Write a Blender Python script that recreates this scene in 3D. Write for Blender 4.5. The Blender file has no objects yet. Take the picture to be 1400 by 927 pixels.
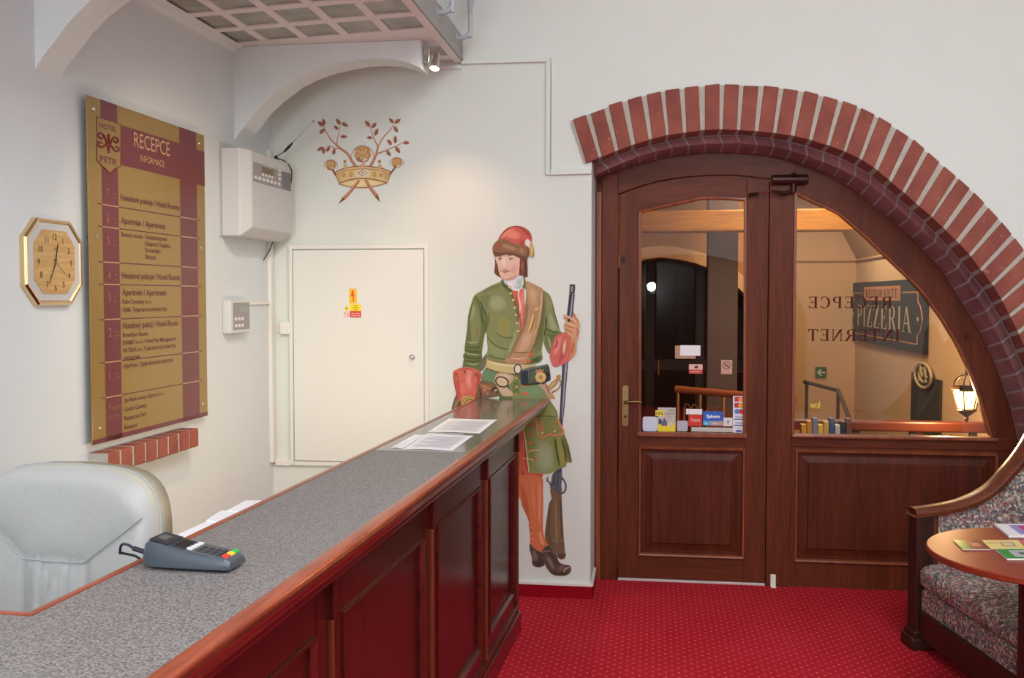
import bpy, bmesh, math, random
from mathutils import Vector, Matrix, geometry
random.seed(7)
S = bpy.context.scene
COL = S.collection
# ------------------------------------------------------------------ camera model
F=1370.;CX=700.;CY=463.5;H=1.62
PITCH=math.atan((CY-405)/F); YAW=math.atan(193*math.cos(PITCH)/F)
def ray(u,v):
    x=(u-CX)/F; z=-(v-CY)/F
    y2=math.cos(PITCH)+z*math.sin(PITCH); z2=-math.sin(PITCH)+z*math.cos(PITCH)
    return Vector((x*math.cos(YAW)-y2*math.sin(YAW), x*math.sin(YAW)+y2*math.cos(YAW), z2))
CAM=Vector((0,0,H))
def atY(u,v,Y0):
    r=ray(u,v); return CAM+r*(Y0/r.y)
def atZ(u,v,Z0):
    r=ray(u,v); return CAM+r*((Z0-H)/r.z)
def atX(u,v,X0):
    r=ray(u,v); return CAM+r*(X0/r.x)
def atP(u,v,p,n):
    r=ray(u,v); return CAM+r*((Vector(p)-CAM).dot(n)/r.dot(n))
cd=bpy.data.cameras.new('camera'); cam=bpy.data.objects.new('camera',cd); COL.objects.link(cam)
cd.sensor_width=36; cd.lens=F/1400*36; cd.clip_start=.05
cam.location=CAM; cam.rotation_euler=(math.pi/2-PITCH,0,YAW)
S.camera=cam
# ------------------------------------------------------------------ materials
def lin(c):
    if isinstance(c,str): c=[int(c[i:i+2],16) for i in (0,2,4)]
    out=[]
    for v in c:
        v=v/255.; out.append(v/12.92 if v<=.04045 else ((v+.055)/1.055)**2.4)
    return tuple(out)+(1.,)
MC={}
def mat(key,c,rough=.5,metal=0,var=0,vs=20,bump=0,bs=60,coat=0,emit=0,spec=.5,c2=None,stretch=(1,1,1),detail=4):
    if key in MC: return MC[key]
    m=bpy.data.materials.new(key); m.use_nodes=True; nt=m.node_tree; N=nt.nodes; L=nt.links
    b=N['Principled BSDF']; b.inputs['Base Color'].default_value=lin(c)
    b.inputs['Roughness'].default_value=rough; b.inputs['Metallic'].default_value=metal
    b.inputs['Specular IOR Level'].default_value=spec
    if coat: b.inputs['Coat Weight'].default_value=coat; b.inputs['Coat Roughness'].default_value=.12
    if emit: b.inputs['Emission Color'].default_value=lin(c); b.inputs['Emission Strength'].default_value=emit
    tc=N.new('ShaderNodeTexCoord'); mp=N.new('ShaderNodeMapping'); mp.inputs['Scale'].default_value=stretch
    L.new(tc.outputs['Object'],mp.inputs['Vector'])
    if var or c2:
        n=N.new('ShaderNodeTexNoise'); n.inputs['Scale'].default_value=vs; n.inputs['Detail'].default_value=detail
        L.new(mp.outputs[0],n.inputs['Vector'])
        r=N.new('ShaderNodeValToRGB'); a=lin(c)
        lo=lin(c2) if c2 else tuple(x*(1-var) for x in a[:3])+(1,)
        r.color_ramp.elements[0].position=.3; r.color_ramp.elements[1].position=.7
        r.color_ramp.elements[0].color=lo; r.color_ramp.elements[1].color=a
        L.new(n.outputs['Fac'],r.inputs[0]); L.new(r.outputs[0],b.inputs['Base Color'])
    if bump:
        n=N.new('ShaderNodeTexNoise'); n.inputs['Scale'].default_value=bs; n.inputs['Detail'].default_value=5
        L.new(mp.outputs[0],n.inputs['Vector'])
        bp=N.new('ShaderNodeBump'); bp.inputs['Strength'].default_value=bump; bp.inputs['Distance'].default_value=.01
        L.new(n.outputs['Fac'],bp.inputs['Height']); L.new(bp.outputs[0],b.inputs['Normal'])
    MC[key]=m; return m
def wood(key,c1,c2,rough=.35,axis='z',coat=.3,scale=1.,knots=False):
    if key in MC: return MC[key]
    m=mat(key,c1,rough,coat=coat); nt=m.node_tree; N=nt.nodes; L=nt.links; b=N['Principled BSDF']
    tc=N.new('ShaderNodeTexCoord'); mp=N.new('ShaderNodeMapping')
    st={'z':(9,9,.7),'x':(.7,9,9),'y':(9,.7,9)}[axis]; mp.inputs['Scale'].default_value=tuple(s*scale for s in st)
    L.new(tc.outputs['Object'],mp.inputs['Vector'])
    n1=N.new('ShaderNodeTexNoise'); n1.inputs['Scale'].default_value=1.6; n1.inputs['Detail'].default_value=3; n1.inputs['Distortion'].default_value=.6
    n2=N.new('ShaderNodeTexNoise'); n2.inputs['Scale'].default_value=9; n2.inputs['Detail'].default_value=6
    L.new(mp.outputs[0],n1.inputs['Vector']); L.new(mp.outputs[0],n2.inputs['Vector'])
    mx=N.new('ShaderNodeMath'); mx.operation='ADD'; L.new(n1.outputs['Fac'],mx.inputs[0]); L.new(n2.outputs['Fac'],mx.inputs[1])
    r=N.new('ShaderNodeValToRGB'); r.color_ramp.elements[0].position=.38*2; r.color_ramp.elements[0].position=.4; r.color_ramp.elements[1].position=.62
    r.color_ramp.elements[0].color=lin(c2); r.color_ramp.elements[1].color=lin(c1)
    h=N.new('ShaderNodeMath'); h.operation='MULTIPLY'; h.inputs[1].default_value=.5; L.new(mx.outputs[0],h.inputs[0]); L.new(h.outputs[0],r.inputs[0])
    out=r.outputs[0]
    if knots:
        mk=N.new('ShaderNodeMapping'); mk.inputs['Scale'].default_value=(4.5,4.5,2.8); L.new(tc.outputs['Object'],mk.inputs['Vector'])
        vo=N.new('ShaderNodeTexVoronoi'); vo.inputs['Scale'].default_value=1.; L.new(mk.outputs[0],vo.inputs['Vector'])
        rk=N.new('ShaderNodeValToRGB'); rk.color_ramp.elements[0].position=.03; rk.color_ramp.elements[1].position=.09
        L.new(vo.outputs['Distance'],rk.inputs[0])
        mm=N.new('ShaderNodeMix'); mm.data_type='RGBA'; mm.inputs[6].default_value=tuple(x*.3 for x in lin(c2)[:3])+(1,)
        L.new(rk.outputs[0],mm.inputs[0]); L.new(out,mm.inputs[7]); out=mm.outputs[2]
    L.new(out,b.inputs['Base Color'])
    bp=N.new('ShaderNodeBump'); bp.inputs['Strength'].default_value=.12; bp.inputs['Distance'].default_value=.004
    L.new(n2.outputs['Fac'],bp.inputs['Height']); L.new(bp.outputs[0],b.inputs['Normal'])
    return m
def glass(key,tint=(1,1,1),refl=1.0,dirt=0.0):
    m=bpy.data.materials.new(key); m.use_nodes=True; nt=m.node_tree; N=nt.nodes; L=nt.links
    for n in list(N): N.remove(n)
    o=N.new('ShaderNodeOutputMaterial'); t=N.new('ShaderNodeBsdfTransparent'); t.inputs[0].default_value=tint+(1,)
    g=N.new('ShaderNodeBsdfGlossy'); g.inputs['Roughness'].default_value=0.0
    fr=N.new('ShaderNodeFresnel'); fr.inputs[0].default_value=1.52
    ml=N.new('ShaderNodeMath'); ml.operation='MULTIPLY'; ml.inputs[1].default_value=refl; ml.use_clamp=True
    mx=N.new('ShaderNodeMixShader'); L.new(fr.outputs[0],ml.inputs[0]); L.new(ml.outputs[0],mx.inputs[0])
    L.new(t.outputs[0],mx.inputs[1]); L.new(g.outputs[0],mx.inputs[2])
    L.new(mx.outputs[0],o.inputs[0]); MC[key]=m; return m
# ------------------------------------------------------------------ mesh builder
class MB:
    def __init__(s): s.v=[]; s.f=[]; s.m=[]; s.cur=0; s.mats=[]
    def use(s,m):
        if m not in s.mats: s.mats.append(m)
        s.cur=s.mats.index(m); return s
    def add(s,vs,fs):
        k=len(s.v); s.v+=[Vector(p) for p in vs]
        for f in fs: s.f.append([i+k for i in f]); s.m.append(s.cur)
        return s
    def box(s,a,b,fr=None):
        (x0,y0,z0),(x1,y1,z1)=a,b
        P=[(x0,y0,z0),(x1,y0,z0),(x1,y1,z0),(x0,y1,z0),(x0,y0,z1),(x1,y0,z1),(x1,y1,z1),(x0,y1,z1)]
        if fr: P=[fr(*p) for p in P]
        return s.add(P,[(3,2,1,0),(4,5,6,7),(0,1,5,4),(1,2,6,5),(2,3,7,6),(3,0,4,7)])
    def prism(s,poly,fr,o0,o1):
        """poly: list of 2D; fr(a,b,off) -> world"""
        n=len(poly); A=[fr(a,b,o0) for a,b in poly]; B=[fr(a,b,o1) for a,b in poly]
        return s.add(A+B,[list(range(n))[::-1],[i+n for i in range(n)]]+[(i,(i+1)%n,(i+1)%n+n,i+n) for i in range(n)])
    def flat(s,poly,fr,off):
        n=len(poly); A=[Vector(fr(a,b,off)) for a,b in poly]
        tr=geometry.tessellate_polygon([[Vector((a,b,0)) for a,b in poly]])
        return s.add(A,[list(t) for t in tr])
    def face(s,pts): return s.add(pts,[list(range(len(pts)))])
    def loft(s,rings,closed=True,caps=True):
        n=len(rings[0]); k=len(s.v)
        for r in rings: s.v+=[Vector(p) for p in r]
        m=n if closed else n-1
        for j in range(len(rings)-1):
            for i in range(m):
                a=k+j*n+i; b=k+j*n+(i+1)%n; s.f.append([a,b,b+n,a+n]); s.m.append(s.cur)
        if caps and closed:
            s.f.append([k+i for i in range(n)][::-1]); s.m.append(s.cur)
            s.f.append([k+(len(rings)-1)*n+i for i in range(n)]); s.m.append(s.cur)
        return s
    def tube(s,path,r,n=8,closed=False,flat=1.):
        path=[Vector(p) for p in path]; N=len(path); rr=r if isinstance(r,(list,tuple)) else [r]*N
        rings=[]; up=None
        for i,p in enumerate(path):
            if closed: t=path[(i+1)%N]-path[i-1]
            else: t=path[min(i+1,N-1)]-path[max(i-1,0)]
            t.normalize()
            if up is None:
                up=Vector((0,0,1)) if abs(t.z)<.9 else Vector((1,0,0))
            up=(up-t*up.dot(t)); up.normalize(); sd=t.cross(up)
            rings.append([p+(sd*math.cos(2*math.pi*k/n)+up*math.sin(2*math.pi*k/n)*flat)*rr[i] for k in range(n)])
        if closed: rings.append(rings[0]); return s.loft(rings,True,False)
        return s.loft(rings)
    def lathe(s,prof,org=(0,0,0),axis=(0,0,1),n=24):
        ax=Vector(axis).normalized(); u=ax.orthogonal().normalized(); w=ax.cross(u); o=Vector(org)
        rings=[[o+ax*h+(u*math.cos(2*math.pi*k/n)+w*math.sin(2*math.pi*k/n))*max(r,1e-4) for k in range(n)] for r,h in prof]
        return s.loft(rings)
    def ball(s,c,r,n=12,sc=(1,1,1)):
        rings=[]
        for j in range(n//2+1):
            t=math.pi*j/(n//2); rad=max(math.sin(t),1e-3)
            rings.append([Vector(c)+Vector((r*sc[0]*rad*math.cos(2*math.pi*k/n),r*sc[1]*rad*math.sin(2*math.pi*k/n),r*sc[2]*math.cos(t))) for k in range(n)])
        return s.loft(rings)
    def text(s,body,fr,a,b,h,off=0.,w=None,bold=0.,mirror=False,align='LEFT',depth=0.):
        cu=bpy.data.curves.new('t','FONT'); cu.body=body; cu.size=1.; cu.offset=bold; cu.resolution_u=3
        ob=bpy.data.objects.new('t',cu); COL.objects.link(ob)
        dg=bpy.context.evaluated_depsgraph_get(); me=bpy.data.meshes.new_from_object(ob.evaluated_get(dg))
        vs=[v.co.copy() for v in me.vertices]; fs=[list(p.vertices) for p in me.polygons]
        bpy.data.objects.remove(ob); bpy.data.curves.remove(cu); bpy.data.meshes.remove(me)
        if not vs: return s
        x0=min(v.x for v in vs); x1=max(v.x for v in vs)
        sy=h/.73; sx=sy if w is None else w/(x1-x0)
        W=(x1-x0)*sx
        sh={'LEFT':0,'CENTER':-W/2,'RIGHT':-W}[align]
        out=[]
        for v in vs:
            x=(v.x-x0)*sx
            if mirror: x=W-x
            out.append(fr(a+sh+x,b+v.y*sy,off))
        return s.add(out,fs)
    def build(s,name,mt=None,parent=None,smooth=False,bevel=0,seg=2,subd=0):
        o_=Vector((0,0,0))
        if parent is not None: o_=world_loc(parent)
        me=bpy.data.meshes.new(name)
        if parent is None and s.v:
            lo=[min(v[i] for v in s.v) for i in range(3)]; hi=[max(v[i] for v in s.v) for i in range(3)]
            base=Vector(((lo[0]+hi[0])/2,(lo[1]+hi[1])/2,lo[2])); o_=base
        me.from_pydata([tuple(v-o_) for v in s.v],[],s.f)
        mats=s.mats if s.mats else [mt]
        for m in mats: me.materials.append(m)
        for p,k in zip(me.polygons,s.m): p.material_index=k
        me.validate(); 
        bm=bmesh.new(); bm.from_mesh(me)
        if not getattr(s,'noweld',False): bmesh.ops.remove_doubles(bm,verts=bm.verts,dist=1e-6)
        if not getattr(s,'nonorm',False): bmesh.ops.recalc_face_normals(bm,faces=bm.faces)
        bm.to_mesh(me); bm.free()
        ob=bpy.data.objects.new(name,me); COL.objects.link(ob)
        if parent is not None: ob.parent=parent
        else: ob.location=o_
        if bevel:
            md=ob.modifiers.new('bevel','BEVEL'); md.width=bevel; md.segments=seg; md.limit_method='ANGLE'; md.angle_limit=math.radians(40)
        if subd:
            md=ob.modifiers.new('sub','SUBSURF'); md.levels=subd; md.render_levels=subd
        if smooth:
            for p in me.polygons: p.use_smooth=True
            if smooth!='all':
                try: me.set_sharp_from_angle(angle=math.radians(42))
                except Exception: pass
        return ob
def world_loc(o):
    l=Vector((0,0,0))
    while o is not None: l+=o.location; o=o.parent
    return l
def thing(name,label,cat,loc,group=None):
    o=bpy.data.objects.new(name,None); COL.objects.link(o); o.location=loc; o.empty_display_size=.1
    return tag(o,label,cat,group)
def tag(o,label,cat,group=None):
    o['label']=label; o['category']=cat
    if group: o['group']=group
    return o
def struct(o,label=None):
    o['kind']='structure'
    if label: o['label']=label
    return o
def cr(pts,closed=True,n=5):
    """catmull-rom through 2D/3D points"""
    P=[Vector(p) for p in pts]; N=len(P); out=[]
    rng=range(N) if closed else range(N-1)
    for i in rng:
        if closed: a,b,c,d=P[i-1],P[i],P[(i+1)%N],P[(i+2)%N]
        else: a,b,c,d=P[max(i-1,0)],P[i],P[i+1],P[min(i+2,N-1)]
        for k in range(n):
            t=k/n; out.append(.5*((2*b)+(c-a)*t+(2*a-5*b+4*c-d)*t*t+(3*b-3*c+d-a)*t*t*t))
    if not closed: out.append(P[-1])
    return out
def resample(pts,n):
    P=[Vector(p) for p in pts]; L=[0]
    for a,b in zip(P,P[1:]): L.append(L[-1]+(b-a).length)
    out=[]; j=0
    for i in range(n):
        t=L[-1]*i/(n-1)
        while j<len(P)-2 and L[j+1]<t: j+=1
        out.append(P[j].lerp(P[j+1],(t-L[j])/max(L[j+1]-L[j],1e-9)))
    return out
XZ=lambda Y:(lambda a,b,o: Vector((a,Y-o,b)))     # vertical plane facing -Y, off towards the viewer
def YZpx(Y,pts): return [(lambda p:(p.x,p.z))(atY(u,v,Y)) for u,v in pts]
# left wall frame: a = along wall (world y), b = z, off = out of the wall
AW=math.radians(.745); WLP=Vector((-2.095,5.32,0)); WLd=Vector((math.sin(AW),math.cos(AW),0)); WLn=Vector((math.cos(AW),-math.sin(AW),0))
def LW(a,b,o=0.): return WLP+WLd*(a-5.32)+WLn*o+Vector((0,0,b))
def LWpx(u,v,o=0.):
    p=atP(u,v,WLP+WLn*o,WLn); return ((p-WLP).dot(WLd)+5.32, p.z)
YW=5.32; YD=5.70
# ------------------------------------------------------------------ common materials
M={}
M['wall']=mat('white_plaster',(219,226,220),.85,bump=.12,bs=14,var=.03,vs=3)
M['wall_left']=mat('plaster_left_cool_lit',(213,221,226),.8,bump=.18,bs=9,var=.03,vs=2)  # blue cast of the flash light put into the wall colour
M['rib']=mat('rough_white_plaster',(222,231,232),.85,bump=.5,bs=22,var=.04,vs=8)
M['ceil']=mat('ceiling_paint',(235,234,230),.9)
M['wood']=wood('door_wood',(108,50,26),(84,37,19),.5,'z',.05,knots=True)
M['woodx']=wood('door_wood_cross',(108,50,26),(84,37,19),.5,'x',.05)
M['woodl']=wood('door_bead_wood',(150,82,50),(120,62,38),.38,'z',.2)
M['panel']=wood('door_panel_wood',(92,38,18),(72,28,14),.5,'z',.04,knots=True)
M['mahog']=wood('counter_mahogany',(66,19,14),(48,12,9),.26,'z',.12,scale=1.2)
M['mahogy']=wood('counter_mahogany_rail',(84,24,16),(60,15,11),.24,'y',.3,scale=1.2)
M['nosing']=wood('counter_nosing',(166,84,54),(136,62,38),.35,'y',.3)
for _k in ('wood','woodx','panel'): M[_k].node_tree.nodes['Principled BSDF'].inputs['Specular IOR Level'].default_value=.22
M['brass']=mat('aged_brass',(138,116,80),.38,1)
M['chrome']=mat('chrome',(200,198,192),.15,1)
M['white']=mat('white_plastic',(228,226,220),.45)
M['paper']=mat('paper',(246,247,250),.7)
M['ink']=mat('ink',(120,122,130),.7)
M['black']=mat('black_plastic',(28,28,30),.4)
M['duct']=mat('duct_plastic',(230,228,222),.45)
def brickmat(key,c1,c2):
    if key in MC: return MC[key]
    m=mat(key,c1,.8,var=.01,vs=7,c2=c2,bump=.35,bs=55); nt=m.node_tree; N=nt.nodes; L=nt.links
    b=N['Principled BSDF']; src=b.inputs['Base Color'].links[0].from_socket
    n=N.new('ShaderNodeTexNoise'); n.inputs['Scale'].default_value=45; n.inputs['Detail'].default_value=6
    tc=N.new('ShaderNodeTexCoord'); L.new(tc.outputs['Object'],n.inputs['Vector'])
    r=N.new('ShaderNodeValToRGB'); r.color_ramp.elements[0].position=.66; r.color_ramp.elements[1].position=.76
    r.color_ramp.elements[0].color=(0,0,0,1); r.color_ramp.elements[1].color=(.55,.55,.55,1); L.new(n.outputs['Fac'],r.inputs[0])
    mm=N.new('ShaderNodeMix'); mm.data_type='RGBA'; mm.inputs[7].default_value=lin((196,160,148))
    L.new(r.outputs[0],mm.inputs[0]); L.new(src,mm.inputs[6]); L.new(mm.outputs[2],b.inputs['Base Color'])
    return m
M['brick']=brickmat('red_brick',(152,84,68),(124,64,56))
M['mortar']=mat('mortar',(188,184,172),.95,bump=.6,bs=80,var=.15,vs=20)
M['mortar2']=mat('mortar_dark',(172,162,166),.95,bump=.6,bs=80,var=.15,vs=20)
M['brick2']=brickmat('red_brick_inner',(158,106,106),(122,78,80))
# carpet: red with a diamond lattice of pale dots
def carpet():
    m=mat('red_carpet',(176,14,36),.95,spec=.1); nt=m.node_tree; N=nt.nodes; L=nt.links; b=N['Principled BSDF']
    tc=N.new('ShaderNodeTexCoord')
    def dots(dx,dy,sp):
        v=N.new('ShaderNodeVectorMath'); v.operation='ADD'; v.inputs[1].default_value=(dx,dy,0); L.new(tc.outputs['Object'],v.inputs[0])
        w=N.new('ShaderNodeVectorMath'); w.operation='MODULO'; w.inputs[1].default_value=(sp,sp,1); 
        a=N.new('ShaderNodeVectorMath'); a.operation='ADD'; a.inputs[1].default_value=(50*sp,50*sp,0); L.new(v.outputs[0],a.inputs[0]); L.new(a.outputs[0],w.inputs[0])
        s_=N.new('ShaderNodeVectorMath'); s_.operation='SUBTRACT'; s_.inputs[1].default_value=(sp/2,sp/2,0); L.new(w.outputs[0],s_.inputs[0])
        mu=N.new('ShaderNodeVectorMath'); mu.operation='MULTIPLY'; mu.inputs[1].default_value=(1,1,0); L.new(s_.outputs[0],mu.inputs[0])
        l=N.new('ShaderNodeVectorMath'); l.operation='LENGTH'; L.new(mu.outputs[0],l.inputs[0])
        c=N.new('ShaderNodeMath'); c.operation='LESS_THAN'; c.inputs[1].default_value=.0056; L.new(l.outputs['Value'],c.inputs[0]); return c
    sp=.056
    d1=dots(0,0,sp); d2=dots(sp/2,sp/2,sp)
    mx=N.new('ShaderNodeMath'); mx.operation='MAXIMUM'; L.new(d1.outputs[0],mx.inputs[0]); L.new(d2.outputs[0],mx.inputs[1])
    n=N.new('ShaderNodeTexNoise'); n.inputs['Scale'].default_value=160; n.inputs['Detail'].default_value=4; L.new(tc.outputs['Object'],n.inputs['Vector'])
    n3=N.new('ShaderNodeTexNoise'); n3.inputs['Scale'].default_value=2.2; n3.inputs['Detail'].default_value=3; L.new(tc.outputs['Object'],n3.inputs['Vector'])
    r=N.new('ShaderNodeValToRGB'); r.color_ramp.elements[0].position=.3; r.color_ramp.elements[1].position=.7
    r.color_ramp.elements[0].color=lin((150,15,30)); r.color_ramp.elements[1].color=lin((190,31,44)); L.new(n.outputs['Fac'],r.inputs[0])
    m3=N.new('ShaderNodeMix'); m3.data_type='RGBA'; m3.inputs[7].default_value=lin((200,52,68)); 
    hh=N.new('ShaderNodeMath'); hh.operation='MULTIPLY'; hh.inputs[1].default_value=.6; L.new(n3.outputs['Fac'],hh.inputs[0]); L.new(hh.outputs[0],m3.inputs[0]); L.new(r.outputs[0],m3.inputs[6])
    m2=N.new('ShaderNodeMix'); m2.data_type='RGBA'; m2.inputs[7].default_value=lin((222,92,98)); L.new(mx.outputs[0],m2.inputs[0]); L.new(m3.outputs[2],m2.inputs[6])
    L.new(m2.outputs[2],b.inputs['Base Color'])
    bp=N.new('ShaderNodeBump'); bp.inputs['Strength'].default_value=.5; bp.inputs['Distance'].default_value=.004; L.new(n.outputs['Fac'],bp.inputs['Height']); L.new(bp.outputs[0],b.inputs['Normal'])
    return m
M['carpet']=carpet()
# ------------------------------------------------------------------ room shell
ZT=4.3; XR=3.0; YF=-3.4
struct(MB().box((-2.4,YF-.2,-.1),(XR+.2,5.72,0)).build('floor',M['carpet']))
struct(MB().box((-2.4,YF-.2,ZT),(XR+.2,5.95,ZT+.1)).build('ceiling',M['ceil']))
b=MB(); b.prism([(YF-.1,0),(5.32,0),(5.32,ZT),(YF-.1,ZT)],LW,-.12,0); struct(b.build('wall_left',M['wall_left']))
struct(MB().box((XR,YF-.2,0),(XR+.12,5.95,ZT)).build('wall_right',M['wall']))
# ---- brick arch contours (x,z) from the masonry's own faces
cA=lambda ox,oy,s,L:[(ox+x/s,oy+y/s) for x,y in L]
OUT=[(780,163.5)]+cA(770,100,4.212,[(100,248),(195,212),(290,178),(388,148),(482,120),(580,100),(675,87),(775,76),(872,63),(955,60),(1052,66),(1150,69),(1262,83)])+\
  cA(1060,100,3.09,[(60,65),(145,78),(220,100),(300,122),(375,152),(445,190),(510,230),(575,272),(630,320),(685,368),(745,418),(800,465),(855,515),(910,575),(960,628),(1010,690),(1051,745)])[1:]+\
  [(1427,378),(1450,418),(1468,462),(1483,510),(1494,562),(1502,615),(1507,670),(1510,725),(1511,780),(1511,818)]
INN=[(799.7,223.5)]+cA(770,100,4.212,[(190,495),(280,460),(370,425),(460,395),(545,370),(635,352),(730,340),(825,327),(920,325),(1030,330),(1135,337),(1230,348)])+\
  [(1082.6,185.7),(1105,190.6),(1126,197),(1147,204),(1168,213),(1188,224.6),(1205.6,237.5),(1222,252.5),(1239.6,266.6),(1255.8,282),(1273.6,296.7),(1290,312),(1306,328),(1322,344),(1335,362),(1349.6,380),(1361.5,396),(1374,419),(1387,445),(1400,472.5),(1413,505),(1424,545),(1432,590),(1438,640),(1441,700),(1442,760),(1442,818)]
BCK=[(799.7,230),(839,213),(879,201),(922,190.5),(965,185),(1010,184),(1062,189.5),(1084,194),(1118,204),(1150,216),(1180,231),(1203,249),(1236,277),(1268,307),(1298,338),(1321,365),(1343,393),(1361.5,423),(1380,458),(1394.5,491),(1407,525),(1418,570),(1425,620),(1429,680),(1431,750),(1432,815)]
BIN=[(811.5,240),(841,226),(879,211),(922,200.5),(965,196),(1010,195),(1033.6,197.3),(1057,199.7),(1073,203),(1095.6,209),(1118,218),(1136,225),(1157,233.5),(1173,242.4),(1192.7,253),(1205.6,263.8),(1221.8,279.6),(1238,293),(1254,308),(1270,323),(1286.5,339),(1301,355),(1328,392),(1347,421),(1361.5,450.5),(1376,480),(1389,509),(1399,535),(1410,575),(1418,625),(1422,690),(1424,750),(1425,812)]
BBK=[(811.8,243.6),(842,233),(879,221.5),(915,213.5),(943,209.7),(965,208),(1005,208),(1031,210),(1062,213),(1084,220),(1120,231),(1139,239),(1154,249.5),(1171.7,261),(1186,273),(1202,287),(1218.6,298),(1236,314),(1251,326.5),(1263,341),(1278,356.6),(1291,372),(1301,388),(1312,406),(1323,423.7),(1334,440.6),(1344,458.5),(1353,477),(1361.5,496),(1369,516),(1376,535.6),(1383,555),(1388,575),(1393,600),(1398,640),(1401,690),(1403,750),(1404,806)]
NB=44; YA=5.295; YB=5.50; YC=5.675
out=resample(YZpx(YA,OUT),2*NB+1); inn=resample(YZpx(YA,INN),2*NB+1); bck=resample(YZpx(YB,BCK),2*NB+1); bin_=resample(YZpx(YB,BIN),2*NB+1); bbk=resample(YZpx(YC,BBK),2*NB+1)
for c in (out,inn,bck,bin_,bbk):
    c[-1].y=0.0
V3=lambda p,y:Vector((p.x,y,p.y))
arch=thing('brick_arch','asymmetric arch of red bricks with pale mortar joints around the glazed wooden entrance','arch',(.6,5.3,0))
mo=MB(); bk=MB()
mz=lambda p,q,t:p.lerp(q,t)
for i in range(2*NB):   # mortar body, set 4 mm behind the bricks
    A=[V3(mz(out[i],inn[i],.02),YA+.006),V3(mz(out[i+1],inn[i+1],.02),YA+.006),V3(mz(out[i+1],inn[i+1],.985),YA+.006),V3(mz(out[i],inn[i],.985),YA+.006)]
    B=[V3(mz(out[i],inn[i],.02),YB),V3(mz(out[i+1],inn[i+1],.02),YB),V3(mz(bck[i+1],out[i+1],.01),YB),V3(mz(bck[i],out[i],.01),YB)]
    mo.add(A+B,[(0,1,2,3),(0,4,5,1),(3,2,6,7),(4,7,6,5)]+([(0,3,7,4)] if i==0 else [])+([(1,5,6,2)] if i==2*NB-1 else []))
rnd=random.Random(3)
for i in range(NB):
    k=2*i; t0=.0; t1=1.56 if True else 2
    def L(c,t,lo=k): 
        t=lo+t; j=min(int(t),2*NB-1); return c[j].lerp(c[min(j+1,2*NB)],t-j)
    w=1.45+rnd.uniform(-.05,.05); s0=.24+rnd.uniform(-.05,.05)
    # inner mortar is thinner
    s1=s0-.08; w1=w+.14
    e=rnd.uniform(-.006,.004)
    a=L(out,s0)+ (L(out,s0)-L(inn,s1)).normalized()*e; b_=L(out,s0+w)+(L(out,s0+w)-L(inn,s1+w1)).normalized()*e
    c_=L(inn,s1+w1); d=L(inn,s1)
    p=rnd.uniform(-.002,.003)
    vs=[V3(a,YA-p),V3(b_,YA-p),V3(c_,YA-p),V3(d,YA-p),V3(a,YB+.004),V3(b_,YB+.004),V3(L(bck,s1+w1),YB+.004),V3(L(bck,s1),YB+.004)]
    bk.add(vs,[(0,1,2,3),(0,4,5,1),(1,5,6,2),(2,6,7,3),(3,7,4,0),(4,7,6,5)])
bk.build('outer_brick_ring',M['brick'],arch,bevel=.004)
mo.build('outer_mortar',M['mortar'],arch)
mo=MB(); bk=MB()
YB2=YB-.0; 
for i in range(2*NB):
    o1=lambda j:bck[j]+(bck[j]-bin_[j]).normalized()*.03
    A=[V3(o1(i),YB+.005),V3(o1(i+1),YB+.005),V3(bin_[i+1],YB+.005),V3(bin_[i],YB+.005)]
    B=[V3(o1(i),5.80),V3(o1(i+1),5.80),V3(bbk[i+1],YC),V3(bbk[i],YC)]
    C=[V3(bbk[i+1],5.80),V3(bbk[i],5.80)]
    mo.add(A+B+C,[(0,1,2,3),(3,2,6,7),(7,6,8,9),(0,4,5,1)]+([(0,3,7,9,4)] if i==0 else []))
for i in range(NB):
    k=2*i
    def L(c,t,lo=k):
        t=lo+t; j=min(int(t),2*NB-1); return c[j].lerp(c[min(j+1,2*NB)],t-j)
    s0=.12; w=1.74; e=.003
    def off(p,q): return p+(q-p).normalized()*e
    a=L(bck,s0).lerp(L(bin_,s0),.12); b_=L(bck,s0+w).lerp(L(bin_,s0+w),.12)
    c_=off(L(bin_,s0+w),L(bin_,s0+w)*2-L(bck,s0+w)); d=off(L(bin_,s0),L(bin_,s0)*2-L(bck,s0))
    c2=off(L(bbk,s0+w),L(bbk,s0+w)*2-L(bck,s0+w)); d2=off(L(bbk,s0),L(bbk,s0)*2-L(bck,s0))
    vs=[V3(a,YB),V3(b_,YB),V3(c_,YB),V3(d,YB),V3(a,5.72),V3(b_,5.72),V3(c2,YC-.002),V3(d2,YC-.002)]
    bk.add(vs,[(0,1,2,3),(0,4,5,1),(1,5,6,2),(2,6,7,3),(3,7,4,0)])
bk.build('inner_brick_ring',M['brick2'],arch,bevel=.003)
mo.build('inner_mortar',M['mortar2'],arch)
# ---- back wall with the arched opening
mid=[(o.lerp(n,.55)) for o,n in zip(out,inn)]
XJ=-.325
pts=[(-2.15,0),(-2.15,ZT),(XR,ZT),(XR,0),(mid[-1].x,0)]+[(p.x,p.y) for p in reversed(mid) if p.x>XJ+.01]
zj=pts[-1][1]; pts+=[(XJ,zj),(XJ,0)]
b=MB(); b.noweld=True
vs=[Vector((x,YW,z)) for x,z in pts]; n=len(vs); tr=geometry.tessellate_polygon([[Vector((x,z,0)) for x,z in pts]])
b.add(vs+[v+Vector((0,.58,0)) for v in vs],[list(t) for t in tr]+[[i+n for i in t] for t in tr]+[(i,(i+1)%n,(i+1)%n+n,i+n) for i in range(n)])
struct(b.build('wall_back',M['wall']))
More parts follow.
